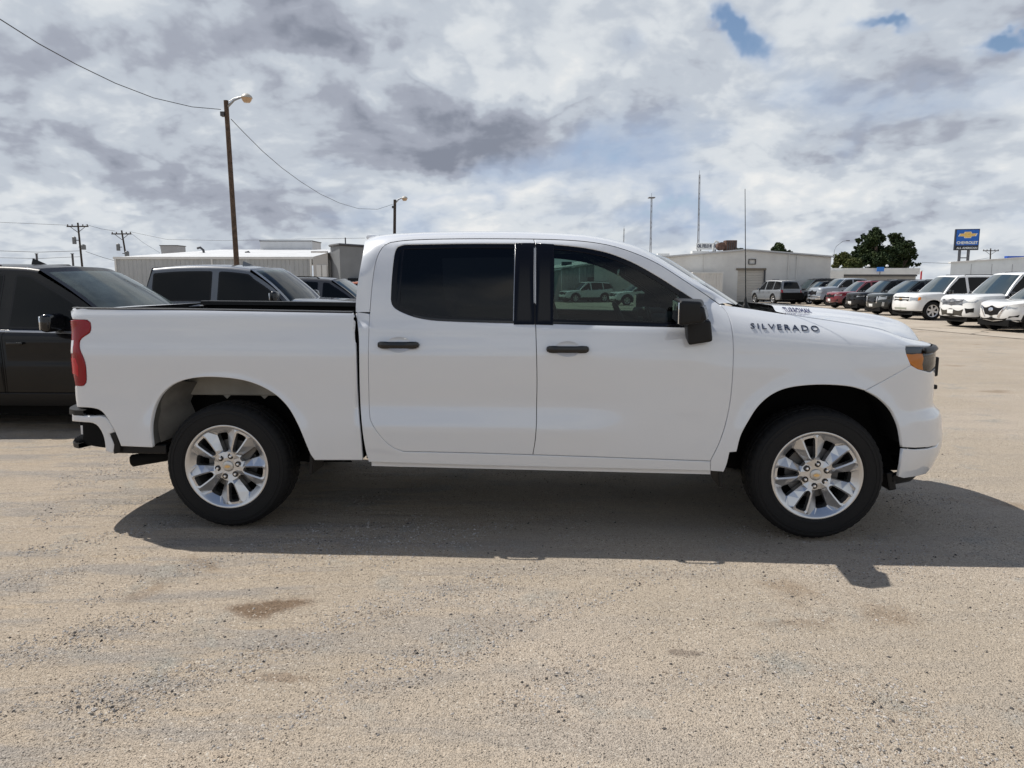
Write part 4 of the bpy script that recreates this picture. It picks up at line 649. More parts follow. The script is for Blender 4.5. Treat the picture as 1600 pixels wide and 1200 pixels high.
def wheel(parent, loc, phase=0.0, k=1.0, detail=True, steer=0, kr=1.02):
    """wheel at loc, outboard towards -y; returns the wheel part with its sub-parts"""
    w = empty('wheel'); w.parent = parent; w.location = loc
    sh = [(.272,.012),(.277,-.006),(.284,-.014),(.290,-.016),(.292,-.0185),(.300,-.0195),(.302,-.018),(.335,-.021),(.350,-.0195),(.352,-.0225),(.358,-.0220),(.360,-.0185),(.372,-.0155),(.374,-.0175),(.380,-.0165),(.382,-.012),(.392,-.004),(.400,.006),(.4065,.018),
          (.410,.040),(.411,.064),(.402,.066),(.402,.074),(.412,.076),(.413,.118),(.404,.120),(.404,.128),(.413,.130),(.412,.176),(.402,.178),(.402,.186),(.411,.188),(.408,.230),(.395,.250),(.35,.272),(.30,.268),(.268,.245)]
    N_ = 200 if detail else 120
    def wob(i, j):
        if 17 <= i <= 20: return -.0045 if j % 4 in (0,) else 0
        if 23 <= i <= 24 or 27 <= i <= 28: return -.004 if (j+2) % 5 == 0 else 0
        if 31 <= i <= 32: return -.0065 if j % 4 == 2 else 0
        return 0
    lathe_obj('tyre', sh, RUBBER, w, N_, 24, wob, k)
    rf = rim_face('rim', w, k*kr, phase)
    lathe_obj('rim_lip', [(.2495,.004),(.256,-.001),(.262,-.006),(.2705,-.0085),(.2745,-.006),(.2745,.004),(.266,.016),(.262,.03)], ALLOY, w, 96, 50, None, k*kr)
    lathe_obj('barrel', [(.262,.01),(.250,.024),(.245,.06),(.232,.13),(.225,.21),(.24,.24)], ALLOYB, w, 64, 40, None, k)
    lathe_obj('brake_disc', [(.0,.085),(.075,.085),(.078,.098),(.165,.098),(.165,.120),(.075,.124),(0,.124)], IRON, w, 48, 30, None, k)
    lathe_obj('dust_shield', [(0,.15),(.243,.15),(.243,.155),(0,.155)], DARK, w, 32, 30, None, k)
    b = Mb(); b.box((.125*k, .10*k, .09*k), (.07*k, .07*k, .14*k), 0, 0, -R(-36)); b.build('brake_caliper', IRON, w, bevel=.008)
    lathe_obj('centre_cap', [(0,.008),(.012,.007),(.028,.0085),(.034,.012),(.0365,.020),(.0365,.03)], mat('cap_silver', (.55,.53,.5), .3, metal=.7), w, 32, 40, None, k)
    # gold bow-tie emblem on the cap
    bt = Mb(); pl = [(-.019,-.006),(-.008,-.006),(-.0065,-.0095),(.0065,-.0095),(.008,-.006),(.015,-.006),(.019,.006),(.008,.006),(.0065,.0095),(-.0065,.0095),(-.008,.006),(-.015,.006)]
    n = len(pl); bt.add([(x*k, .0035*k, y*k) for x, y in pl]+[(x*k, .008*k, y*k) for x, y in pl], [tuple(range(n))]+[(i, i+n, (i+1)%n+n, (i+1)%n) for i in range(n)])
    bt.build('emblem', GOLD, w)
    for q in range(6):
        a = phase*.3+.26+math.pi*q/3
        x, z = .0700*math.cos(a), .0700*math.sin(a)
        b = Mb(); b.lathe([(.0195*k,.022*k),(.0195*k,.0135*k),(.0180*k,.0125*k),(.0*k,.0130*k)], 18, 'Y', c=(x*k, 0, z*k)); b.build('lug_shade_disc', BLACKG, w, smooth=True)  # raised black disc, painting the dark of the recess round the nut
        b = Mb(); b.lathe([(0,-.001*k),(.0065*k,0),(.0095*k,.004*k),(.0105*k,.010*k),(.0105*k,.024*k)], 6 if not detail else 12, 'Y', c=(x*k, .002*k, z*k)); b.build('lug_nut', CHROME, w, smooth=True)
    return w

# ---------------------------------------------------------------- the white pickup
SK = truck_skin(); BS = bump_skin()
TR = empty('pickup_truck', 'white four-door pickup truck with black door handles parked side-on across the lot', 'pickup truck', (TX, TY, 0), R(TTH))
def ell(cs, cz, a, b, n=28): return [(cs+a*math.cos(2*math.pi*i/n), cz+b*math.sin(2*math.pi*i/n)) for i in range(n)]
HR, HF = (1.1425, 1.2175), (2.1955, 1.1965)
b = Mb(); b.box((.868, 0, .93), (.022, 1.84, .92)); b.build('gap_filler', DARK, TR)  # added block: keeps sunlight from passing between bed and cab
def cup(sk, c, parent):
    rows = []
    for i in range(9):
        q = i/8; rows.append([Vector(sk.M(c[0]+.0775*q*math.cos(t), c[1]+.0475*q*math.sin(t)))+Vector((0, .012*(1-q**2.4), 0))+Vector((0,.0015,0)) for t in [2*math.pi*j/28 for j in range(29)]])
    grid_mesh('handle_recess', rows, WHITE, parent, sharp=70)
def handle(sk, c, parent):
    h = empty('door_handle'); h.parent = parent
    n = 15; rows = []
    for i in range(n):
        t = i/(n-1)*2-1; x = c[0]+t*.134
        e = (1-abs(t)**8)**.5; hh = .0225*(.55+.45*e)*(1 if abs(t) > .97 else 1); base = Vector(sk.M(x, c[1]))
        lift = .034*(1-abs(t)**6); rr = []
        for j in range(13):
            a = 2*math.pi*j/12
            rr.append(Vector((x, base.y-lift-.006*math.cos(a)*(.4+.6*e)-.004, c[1]+hh*math.sin(a)*(.92 if abs(t) < .5 else 1))))
        if i in (0, n-1): rr = [sum(rr, Vector())/13*1.0 for _ in rr]
        rows.append(rr)
    grid_mesh('grip', rows, BLACKG, h, sharp=60)
    for sg in (-1, 1):
        base = Vector(sk.M(c[0]+sg*.112, c[1])); rbox('mount', (c[0]+sg*.112, base.y-.014, c[1]), (.036, .03, .036), BLACKG, h, .01)
    return h
both = []
def pair(o):
    both.append(o); return o
bed = pair(skin_panel('bed_side', SK, D.bed, WHITE, TR, grid=.035, gap=0, roll=.006, depth=.03))
fend = pair(skin_panel('front_fender', SK, D.fender, WHITE, TR, grid=(.035,.022), gap=.0015, roll=.004))
rdoor = pair(skin_panel('rear_door', SK, D.rear_door, WHITE, TR, holes=[D.rear_win, ell(*HR, .074, .044)], grid=.035, gap=.0022, roll=.004))
fdoor = pair(skin_panel('front_door', SK, D.front_door, WHITE, TR, holes=[D.front_win, ell(*HF, .074, .044)], grid=.035, gap=.0022, roll=.004))
corner = pair(skin_panel('rocker_panel', SK, D.cab_corner, WHITE, TR, grid=.035, gap=.0012, roll=.004, noroll=lambda s_, z_: z_ > 1.408))
cup(SK, HR, rdoor); cup(SK, HF, fdoor)
for dr, c in ((rdoor, HR), (fdoor, HF)): handle(SK, c, dr)
# dark inner frame behind the door gaps
iu = []
for q in D.rear_door:
    if q[0] > 1.955: break
    iu.append(q)
fr = []
for q in D.front_door:
    fr.append(q)
    if q[0] < 2.0 and q[1] < .6: break
rt = [q for q in D.rear_door if q[1] > 1.855]; rt = [q for q in D.rear_door[len(iu):] if q[1] > 1.856 and q[0] < 1.96]
un = iu+fr[::-1]+rt
if area(un) < 0: un = un[::-1]
un = inset(un, -.010)
pair(skin_panel('inner_frame', SK, un, DARK, TR, holes=[inset(h if area(h) > 0 else h[::-1], -.012) for h in (D.rear_win, D.front_win)], off=-.026, grid=.08, gap=0, roll=0, depth=.05))
def band(o, step=None):
    return o
# windows: black trim round each opening, pillar covers and panes
for (dr, win, gl, cut, side) in ((rdoor, D.rear_win, PRIV, 1.865, 0), (fdoor, D.front_win, GREEN, 2.105, 1)):
    w = win if area(win) > 0 else win[::-1]
    ins = inset(w, .022)
    ins = [q for q in ins]
    skin_panel('window_trim', SK, w, PILLAR, dr, holes=[ins], off=-.008, grid=.05, gap=-.006, roll=0, depth=.02)
    if side == 0:
        pane = [q for q in inset(w, .018)]; pane = [(min(s, cut), z) for s, z in pane]
        cov = [(1.860, 1.345), (1.9903, 1.345), (1.9845, 1.853), (1.860, 1.853)]
        skin_panel('pillar_cover', SK, cov, PILLAR, dr, off=.006, grid=.06, gap=0, roll=.003, depth=.012)
        rr = [(1.855, 1.352), (1.864, 1.352), (1.864, 1.846), (1.855, 1.846)]
        skin_panel('window_run_channel', SK, rr, mat('run_channel', (.32,.33,.35), .3, metal=.6), dr, off=-.001, grid=.1, gap=0, roll=.001, depth=.01)
        seal = [(1.982, 1.346), (1.998, 1.346), (1.992, 1.852), (1.978, 1.852)]
        skin_panel('pillar_seal', SK, seal, DARK, TR, off=-.0035, grid=.06, gap=0, roll=0, depth=.004)
        bar = [(1.105, 1.40), (1.135, 1.385), (1.150, 1.86), (1.118, 1.86)]
        skin_panel('division_bar', SK, bar, PILLAR, dr, off=-.006, grid=.06, gap=0, roll=.002, depth=.012)
    else:
        pane = [(max(s, cut-.005), z) for s, z in inset(w, .018)]
        cov = [(1.9935, 1.345), (2.105, 1.343), (2.105, 1.844), (1.9876, 1.852)]
        skin_panel('pillar_cover', SK, cov, PILLAR, dr, off=.006, grid=.06, gap=0, roll=.003, depth=.012)
        sail = [(2.86, 1.34), (3.012, 1.335), (3.018, 1.465), (2.965, 1.508), (2.885, 1.55)]
        skin_panel('mirror_sail', SK, sail, BLACKT, dr, off=-.003, grid=.06, gap=0, roll=.003, depth=.012)
    # drop doubled points
    pp = [pane[0]]
    for q in pane[1:]:
        if math.hypot(q[0]-pp[-1][0], q[1]-pp[-1][1]) > .004: pp.append(q)
    skin_panel('window', SK, pp, gl, dr, off=-.013, grid=.08, gap=0, roll=0, depth=0)
    # bright-edged belt moulding
    bl = [q for q in win if q[1] < 1.395 and (q[0] > 1.2)]
    bl.sort(); up = [(s, z+.014) for s, z in bl]; dn = [(s, z-.001) for s, z in bl]
    skin_panel('belt_moulding', SK, dn+up[::-1], BLACKG, dr, off=.001, grid=.1, gap=0, roll=.002, depth=.015)
# side mirror
def side_mirror(parent):
    mr = empty('side_mirror'); mr.parent = parent
    def blk(name, cs, m, bev):
        bm = bmesh.new(); vs = [bm.verts.new(c) for c in cs]
        for f in ((0,1,2,3),(7,6,5,4),(0,4,5,1),(1,5,6,2),(2,6,7,3),(3,7,4,0)): bm.faces.new([vs[i] for i in f])
        bmesh.ops.recalc_face_normals(bm, faces=bm.faces)
        bmesh.ops.bevel(bm, geom=bm.edges[:]+bm.verts[:], offset=bev, segments=4, profile=.6, affect='EDGES')
        me = bpy.data.meshes.new(name); bm.to_mesh(me); bm.free(); me.polygons.foreach_set('use_smooth', [True]*len(me.polygons)); me.set_sharp_from_angle(angle=R(35))
        return link(name, me, mr, m)
    blk('housing', [(2.828,-.99,1.375),(2.828,-1.235,1.352),(2.828,-1.235,1.500),(2.828,-.99,1.512),(3.03,-1.01,1.388),(2.985,-1.200,1.368),(2.960,-1.20,1.492),(3.005,-1.01,1.505)], BLACKT, .024)
    blk('housing_insert', [(2.965,-1.06,1.39),(2.935,-1.205,1.378),(2.925,-1.205,1.468),(2.955,-1.06,1.478),(3.034,-1.06,1.398),(2.992,-1.205,1.386),(2.972,-1.205,1.462),(3.012,-1.06,1.472)], PILLAR, .012)
    blk('mirror_glass', [(2.824,-1.01,1.385),(2.824,-1.22,1.366),(2.824,-1.22,1.488),(2.824,-1.01,1.498),(2.832,-1.01,1.385),(2.832,-1.22,1.366),(2.832,-1.22,1.488),(2.832,-1.01,1.498)], MIRROR, .003)
    blk('arm', [(2.915,-.955,1.262),(2.915,-1.075,1.225),(2.90,-1.075,1.40),(2.90,-.93,1.40),(3.075,-.955,1.268),(3.060,-1.065,1.250),(3.045,-1.065,1.375),(3.06,-.93,1.385)], BLACKT, .020)
    return mr
side_mirror(fdoor)
# cab frame: rear corner, roof rail, windscreen pillar
inn1 = [SK.M(s, z) for s, z in [(0.945, 1.417)]+D.frame_in_c]; out1 = D.corner_out
inn2 = [SK.M(s, z) for s, z in D.frame_in_top]; out2 = D.ridge
# match the two curves by running length, with the windscreen corner as an anchor
def split_len(pl, x): 
    i = min(range(len(pl)), key=lambda i: abs(pl[i][0]-x)); return pl[:i+1], pl[i:]
A1, A2 = split_len(inn2, 2.62); B1, B2 = split_len(out2, 2.685)
Na, Nb_, Nc = 16, 34, 18
inner_c = resample_open(inn1, Na)[:-1]+resample_open(A1, Nb_)[:-1]+resample_open(A2, Nc)
outer_c = resample_open(out1, Na)[:-1]+resample_open(B1, Nb_)[:-1]+resample_open(B2, Nc)
rows = []
K = 9; tot = len(inner_c)
for i in range(tot):
    a, b = inner_c[i], outer_c[i]; t_ = i/(tot-1)
    bul = .004+.020*smooth(8, 18, i)-.010*smooth(46, 60, i)
    n_ = Vector((0, -.7, .7)) if i > 14 else Vector((-.4, -.8, .3))
    rr = []
    for j in range(K):
        q = j/(K-1); rr.append(a.lerp(b, q)+n_.normalized()*bul*math.sin(math.pi*q)**.8)
    fl = a+Vector((0, .03, -.004)); rows.append([fl]+rr)
rows = [[r[j] for r in rows] for j in range(K+1)]
# gap of 4 mm to the doors
rows[1] = [p.lerp(q, .04) for p, q in zip(rows[1], rows[2])]
frame = pair(grid_mesh('cab_frame', rows, WHITE, TR, sharp=42))
rd = []
for i in range(len(rows[-1])):
    rd.append(rows[-1][i])
ridge_c = outer_c[Na-1:]
iw = Nb_-1      # windscreen corner within ridge_c
def across(p, n, crown, fwd=0.0):
    o = []
    for j in range(n+1):
        y = p.y*(1-2*j/n); c = 1-(2*j/n-1)**2
        o.append(Vector((p.x+fwd*c, y, p.z+crown*c)))
    return o
rows = [across(ridge_c[i], 24, .020) for i in range(0, iw+1)]
roof = grid_mesh('roof', rows, WHITE, TR, flip=True, sharp=50)
# roof ditch seam
for sg in (-1, 1):
    b = Mb(); b.tube([Vector((p.x, sg*p.y*.985, p.z+.0015)) for p in ridge_c[2:iw:2]], .0022, 5); b.build('roof_seam', DARK, TR, smooth=True)
rows = [across(ridge_c[i], 24, .012, .13*min(1, (i-iw)/3)) for i in range(iw, len(ridge_c))]
ws = grid_mesh('windscreen', [[p+Vector((0,0,.003)) for p in r] for r in rows], SHIELD, TR, flip=True, sharp=80)
# rear wall of the cab with its window, and the high stop lamp spoiler
rw = [across(outer_c[i], 20, 0.0, -.02) for i in range(0, Na)]
rear = [[Vector((.915, -.9+.09*j, .55)) for j in range(21)], [Vector((.90, -.93+.093*j, 1.36)) for j in range(21)]]
grid_mesh('cab_rear_wall', rear+rw, WHITE, TR, sharp=40)
rbox('rear_window', (.862, 0, 1.62), (.030, 1.36, .34), PRIV, TR, .005, ry=R(8))
rbox('roof_spoiler', (.875, 0, 1.905), (.07, 1.12, .034), WHITE, TR, .014)
rbox('high_stop_lamp', (.838, 0, 1.905), (.012, .32, .02), RED, TR, .004)
# hood
def hood_z(x, y):
    zc = interp([(3.3,1.430),(3.5,1.424),(3.72,1.414),(3.96,1.398),(4.31,1.352),(4.5,1.312),(4.62,1.275),(4.69,1.235),(4.75,1.20)], x)
    return zc+.034*smooth(.60, .50, abs(y))*smooth(4.7, 4.2, x)-.012*(y/.8)**2
rows = []
ss = [3.56+(4.2-3.56)*i/14 for i in range(14)]+[4.2+(SK.smax-4.2)*i/26 for i in range(27)]
for s in ss:
    x0 = SK.M(s, 1.2)[0]; z0 = zgap(s, x0); B0 = Vector(SK.M(s, z0)); nn = Vector(SK.N(s, 1.15)); nn.z = 0; nn.normalize()
    B0 = B0-nn*.004+Vector((0, 0, .001))
    sp = Vector((min(B0.x, B0.x-.30*smooth(4.3, SK.smax, s)), 0, 0)); rr = []
    ins_ = [B0-nn*.004+Vector((0,0,-.012))]
    for j in range(25):
        q = (j/24)**1.5; x = B0.x+(sp.x-B0.x)*q; y = B0.y*(1-q); g = 1-(1-min(q*2.2, 1))**3
        rr.append(Vector((x, y, B0.z+(hood_z(x, y)-B0.z)*g)))
    rows.append(ins_+rr)
hood = grid_mesh('hood', rows, WHITE, TR, sharp=60)
mirror_join(hood)
def hood_map(x, y, h):
    xx = 3.615+x*.175; yy = -.602+y*.065
    return Vector((xx, yy, hood_z(xx, yy)+.003+h))
project_text('TURBOMAX', 1, .002, hood_map, 'hood_badge', mat('badge_blue', (.03,.03,.10), .3), hood, bold=0)
# under-hood skirt and cowl
rows = []
for i in range(11):
    x = 3.08+.48*i/10
    rows.append([Vector((x+.10*(1-(2*j/20-1)**2), -.80+.08*j, 1.448-.038*smooth(3.05, 3.5, x)-.03*((2*j/20-1)**2)-(.02 if i > 8 else 0))) for j in range(21)])
cowl = grid_mesh('cowl_panel', rows, mat('cowl_black', (.05,.055,.055), .55, bump=.6, bscale=160), TR, sharp=30)
for yy in (-.50, .12):
    b = Mb(); b.tube([(3.36, yy-.1, 1.432), (3.33, yy, 1.452), (3.29, yy+.28, 1.475), (3.27, yy+.5, 1.487)], [.014,.012,.008,.006], 6)
    b.tube([(3.33, yy-.12, 1.42), (3.33, yy-.12, 1.452)], .022, 10)
    b.build('wiper', BLACKT, TR, smooth=True)
b = Mb(); b.lathe([(.028,0),(.027,.012),(.014,.03),(.008,.06),(.0045,.075)], 14, 'Z', c=(3.335,-.70,1.435)); b.tube([(3.335,-.70,1.50),(3.301,-.70,2.185)], [.0036,.0018], 6); b.build('radio_aerial', BLACKT, TR, smooth=True)
# badge on the fender
def bmap(x, y, h):
    s = 3.309+x*.414; z = 1.321+(1.352-1.321)*y+x*(-.017)+.002
    return Vector(SK.M(s, z))+Vector(SK.N(s, z))*(h+.001)
for o_ in (fend,):
    project_text('SILVERADO', 1, .004, bmap, 'name_badge', BADGE, o_, bold=0, space=1.35)
# front end
fas = pair(skin_panel('front_fascia', SK, D.fascia, WHITE, TR, grid=.03, gap=.0015, roll=.004))
lowb = pair(skin_panel('lower_bumper', SK, D.low_bumper, WHITE, TR, grid=.035, gap=.001, roll=.005))
hlp = empty('headlight'); hlp.parent = TR
skin_panel('lamp_bowl', SK, D.headlight, BLACKG, hlp, off=-.03, grid=.04, gap=0, roll=0, depth=.02)
skin_panel('turn_reflector', SK, D.amber, AMBER, hlp, off=-.016, grid=.03, gap=0, roll=.004, depth=.012)
skin_panel('projector', SK, [(4.46,1.075),(4.86,1.08),(4.86,1.15),(4.46,1.16)], LAMP, hlp, off=-.022, grid=.03, gap=0, roll=.006, depth=.01)
skin_panel('reflector_strip', SK, [(4.29,1.172),(4.44,1.170),(4.44,1.208),(4.285,1.212)], mat('lamp_grey', (.10,.12,.14), .25), hlp, off=-.018, grid=.03, gap=0, roll=.003, depth=.01)
skin_panel('lens', SK, D.headlight, LENS, hlp, off=-.003, grid=.04, gap=.002, roll=.003, depth=.02)
brow = [(4.43,1.172),(4.44,1.206),(4.6,1.207),(4.8,1.205),(5.386,1.20),(5.386,1.165),(4.8,1.168),(4.55,1.166)]
pair(skin_panel('headlight_brow', SK, brow, BLACKT, hlp, off=.014, grid=.04, gap=0, roll=.008, depth=.03))
gr = skin_panel('grille', SK, [(4.90,.84),(SK.smax,.84),(SK.smax,1.163),(4.90,1.163)], BLACKT, TR, off=-.02, grid=.05, gap=0, roll=0, depth=.02)
mirror_join(gr)
for i in range(5):
    z = .87+.062*i
    bb = skin_panel('grille_bar', SK, [(4.90,z),(SK.smax,z),(SK.smax,z+.022),(4.90,z+.022)], BLACKG, gr, off=.004, grid=.06, gap=0, roll=.004, depth=.03); mirror_join(bb)
em = skin_panel('grille_emblem', SK, [(5.15,.985),(SK.smax,.985),(SK.smax,1.075),(5.19,1.075)], GOLD, gr, off=.02, grid=.04, gap=0, roll=.006, depth=.02); mirror_join(em)
pair(skin_panel('grille_surround', SK, [(4.83,.86),(4.81,1.045),(4.90,1.06),(4.93,.84)], BLACKG, TR, off=.004, grid=.05, gap=0, roll=.006, depth=.02))
li = skin_panel('lower_intake', SK, [(4.985,.60),(SK.smax,.60),(SK.smax,.83),(4.985,.78)], BLACKT, TR, off=-.035, grid=.06, gap=0, roll=0, depth=.02); mirror_join(li)
b = Mb(); b.box((4.632, -.52, 1.05), (.045, .03, .13)); b.build('grille_fin', BLACKT, TR, bevel=.01)
b = Mb(); b.box((4.635,-.52,.915), (.04,.04,.03)); b.build('tow_hook', BLACKT, TR, bevel=.008)
sp = skin_panel('air_dam', SK, [(4.26,.34),(4.24,.41),(4.6,.40),(SK.smax,.40),(SK.smax,.31),(4.6,.31)], BLACKT, TR, off=-.05, grid=.06, gap=0, roll=.005, depth=.03); mirror_join(sp)
# tail lamp
tl = skin_panel('tail_light', SK, D.tail, RED, TR, off=.006, grid=.025, gap=0, roll=.007, depth=.03)
skin_panel('reverse_lens', SK, [(-1.03,1.145),(-.985,1.15),(-.985,1.235),(-1.03,1.235)], mat('lens_white', (.75,.72,.74), .1, coat=1), tl, off=.008, grid=.03, gap=0, roll=.004, depth=.01)
skin_panel('brake_lens', SK, [(-1.04,1.01),(-.95,1.00),(-.945,1.07),(-.965,1.12),(-1.02,1.125)], RED2, tl, off=.009, grid=.03, gap=0, roll=.006, depth=.01)
pair(tl)
tg = skin_panel('tailgate', SK, [(-1.10,.80),(SK.smin,.80),(SK.smin,1.425),(-1.10,1.425)], WHITE, TR, off=-.004, grid=.06, gap=0, roll=.006, depth=.05); mirror_join(tg)
pair(skin_panel('lamp_leak_filler', SK, [(-.90,.82),(-1.12,.82),(-1.12,1.41),(-.90,1.41)], DARK, TR, off=-.03, grid=.06, gap=0, roll=0, depth=.02))  # added dark panel, stops sun leaking in between tail lamp and tailgate
rbox('tailgate_handle', (-1.168, 0, 1.25), (.02, .26, .07), BLACKT, tg, .01)
rbox('bumper_beam', (-1.12, 0, .60), (.13, 1.40, .16), WHITE, TR, .03)
# rear bumper
rb = empty('rear_bumper'); rb.parent = TR
pair(skin_panel('bumper_bar', BS, D.rb_white, WHITE, rb, grid=.03, gap=0, roll=.012, depth=.06))
pair(skin_panel('bumper_end_cap', BS, D.rb_black, BLACKT, rb, off=-.002, grid=.03, gap=0, roll=.008, depth=.05))
pair(skin_panel('step_pocket', BS, D.rb_step, DARK, rb, off=-.05, grid=.03, gap=0, roll=0, depth=.03))
def plan_strip(sk, s0, s1, z0, z1, o0, o1, name, m, parent, n=18):
    rows = []
    for i in range(n):
        s = s0+(s1-s0)*i/(n-1); rows.append([Vector(sk.M(s, z0, o0)), Vector(sk.M(s, z1, o0)), Vector(sk.M(s, z1, o1)), Vector(sk.M(s, z0, o1)), Vector(sk.M(s, z0, o0))])
    return grid_mesh(name, rows, m, parent, sharp=30)
pair(plan_strip(BS, -.96, BS.smin, .738, .772, .002, -.13, 'top_step_pad', BLACKT, rb))
pair(plan_strip(BS, -1.02, BS.smin, .515, .545, -.002, -.11, 'corner_step', BLACKT, rb))
for i in range(9):
    s = -1.03-.035*i; b = Mb(); p0 = Vector(BS.M(s, .553, -.01)); p1 = Vector(BS.M(s, .553, -.09))
    b.tube([p0, p1], .006, 5); pair(b.build('step_rib', BLACKT, rb))
b = Mb(); b.box((-.60, -.90, .515), (.34, .08, .065)); pair(b.build('lower_valance', BLACKT, TR, bevel=.01))
b = Mb(); b.tube([(-.76,-.78,.395),(-.62,-.78,.42),(-.45,-.76,.445),(-.2,-.66,.53)], [.042,.042,.04,.038], 16, caps=False); b.tube([(-.75,-.78,.397),(-.62,-.78,.42),(-.55,-.77,.43)], .034, 14); b.build('exhaust_tip', DARK, TR, smooth=True)
# bed interior
b = Mb()
Z1, Z0 = 1.428, 1.03
b.add([(-1.03,-.93,Z1-.004),(.85,-.93,Z1-.014),(.85,-.90,Z1-.014),(-1.03,-.90,Z1-.004),(-1.03,-.90,Z0),(.85,-.90,Z0),(-1.03,.90,Z0),(.85,.90,Z0),(-1.03,.90,Z1-.004),(.85,.90,Z1-.014),(-1.03,.93,Z1-.004),(.85,.93,Z1-.014)],
      [(0,1,2,3),(3,2,5,4),(4,5,7,6),(6,7,9,8),(8,9,11,10),(2,9,7,5),(3,4,6,8)])
b.build('bed_liner', LINER, TR)
def rail(sg):
    pts = []
    for i in range(20):
        s = -1.06+1.905*i/19; z = interp([(-.99,1.4368),(-.067,1.4287),(.852,1.4151)], s); p = SK.M(s, min(z, 1.436)); pts.append((p[0], p[1]*sg*1, z))
    rows = []
    for (x, y, z) in pts:
        yy = abs(y); o = []
        for (dy, dz) in ((.001,-.005),(.001,.003),(-.010,.007),(-.05,.008),(-.072,.003),(-.074,-.03)): o.append(Vector((x, -sg*(yy+dy), z+dz)))
        rows.append(o)
    return grid_mesh('bed_rail_cap', rows, BLACKT, TR, sharp=35, flip=sg > 0)
rail(1); rail(-1)
# wheel housings
def housing(cx, cz, outline_pts, m_top, m_in, rear):
    pts = [Vector(SK.M(s, z)) for s, z in outline_pts]
    rows = [[p+Vector((0, .018, 0)) for p in pts], [p+Vector((0, .05, .014)) for p in pts], [p+Vector((0, .16, .02)) for p in pts], [p+Vector((0, .34, .02)) for p in pts]]
    o1 = grid_mesh('wheel_housing', rows, m_top, TR, sharp=40); pair(o1)
    c = Vector((cx, -.60, cz)); v = [p for p in rows[-1]]; v2 = [Vector((p.x, -.56, p.z)) for p in v]+[Vector((cx+.7, -.56, .35)), Vector((cx-.7, -.56, .35))]
    bm_ = Mb(); bm_.add(v2, [tuple(range(len(v2)))]); o2 = bm_.build('housing_wall', m_in, TR); pair(o2)
ar = [q for q in D.bed[:74] if q[1] > .545]; 
arc_r = []
for q in D.bed:
    arc_r.append(q)
    if q[0] > .54 and len(arc_r) > 20: break
housing(0, .41, arc_r, mat('housing_grey', (.10,.098,.09), .7, var=.2), DARK, True)
arc_f = [q for q in D.fender if q[1] < 1.0 and q[0] > 3.20 and q[1] > .56 and q[0] < 4.01 and math.hypot(q[0]-3.745, q[1]-.41) < .66]
arc_f = [q for q in arc_f if math.hypot(q[0]-3.745, q[1]-.41) > .45]
arc_f2 = [q for q in D.fascia if q[0] < 4.31 and q[1] < .955 and math.hypot(q[0]-3.745, q[1]-.41) < .62][::-1]
arc_f.sort(key=lambda q: math.atan2(q[1]-.41, -(q[0]-3.745))); arc_f2.sort(key=lambda q: math.atan2(q[1]-.41, -(q[0]-3.745)))
al = sorted(arc_f+arc_f2, key=lambda q: math.atan2(q[1]-.3, -(q[0]-3.745)))
housing(3.745, .41, al, DARK, DARK, False)
# rear inner fender sheet with its two tabs
b = Mb(); b.box((0.02, -.72, .935), (.80, .012, .17), 0, R(-10)); b.box((.03, -.715, .852), (.84, .03, .012))
for xx in (-.10, .16): b.add([(xx-.03,-.728,.85),(xx+.03,-.728,.85),(xx,-.728,.822)], [(0,1,2)])
pair(b.build('inner_fender', PRIMER, TR, bevel=.003))
b = Mb(); b.add([(-.47,-.93,.56),(-.50,-.93,.75),(-.42,-.93,.90),(-.33,-.93,.97),(-.30,-.72,.93),(-.36,-.72,.80),(-.33,-.72,.72),(-.42,-.74,.58)], [(0,1,6,7),(1,2,5,6),(2,3,4,5)])
pair(b.build('splash_shield', mat('splash_grey', (.13,.125,.115), .7, var=.2), TR, smooth=True))
# pinch flange under each sill
for sg in (-1, 1):
    b = Mb(); b.box((2.02, sg*.945, .442), (2.16, .012, .05), 0, 0, R(.55)); b.build('sill_flange', WHITE, TR)
b = Mb(); b.box((-.93, 0, .70), (.22, 1.70, .30)); b.box((-1.02,0,.9),(.10,1.70,.5)); b.build('rear_light_block', DARK, TR)  # added boxes that block sunlight through the gap between bed and bumper
# mud flaps
for (x, z0, z1, rr) in ((.555,.37,.60,6), (3.155,.33,.585,-4)):
    b = Mb(); b.box((x, -.86, (z0+z1)/2), (.025, .24, z1-z0), 0, 0, R(rr)); pair(b.build('mud_flap', BLACKT, TR, bevel=.006))
b = Mb(); b.box((4.235,-.80,.365), (.05,.20,.12), 0, 0, R(-12)); pair(b.build('air_deflector', BLACKT, TR, bevel=.01))
# chassis
b = Mb()
for sg in (-1, 1): b.box((1.75, sg*.47, .56), (5.5, .09, .15))
b.box((2.05, 0, .56), (2.4, 1.80, .05)); b.box((3.85, 0, .85), (1.5, 1.10, .70)); b.box((0, 0, .60), (1.9, 1.10, .35)); b.box((2.0,-.84,.50),(2.2,.16,.06)); b.box((2.0,.84,.50),(2.2,.16,.06))
b.tube([(0,-.8,.41),(0,.8,.41)], .055, 12); b.tube([(3.745,-.8,.41),(3.745,.8,.41)], .05, 12); b.lathe([(0,-.16),(.12,-.12),(.15,0),(.12,.12),(0,.16)], 16, 'Y', c=(0,.1,.41))
b.box((4.30, 0, .75), (.4, 1.0, .62)); b.box((1.4,.3,.47),(1.3,.4,.18))
b.build('chassis', DARK, TR)
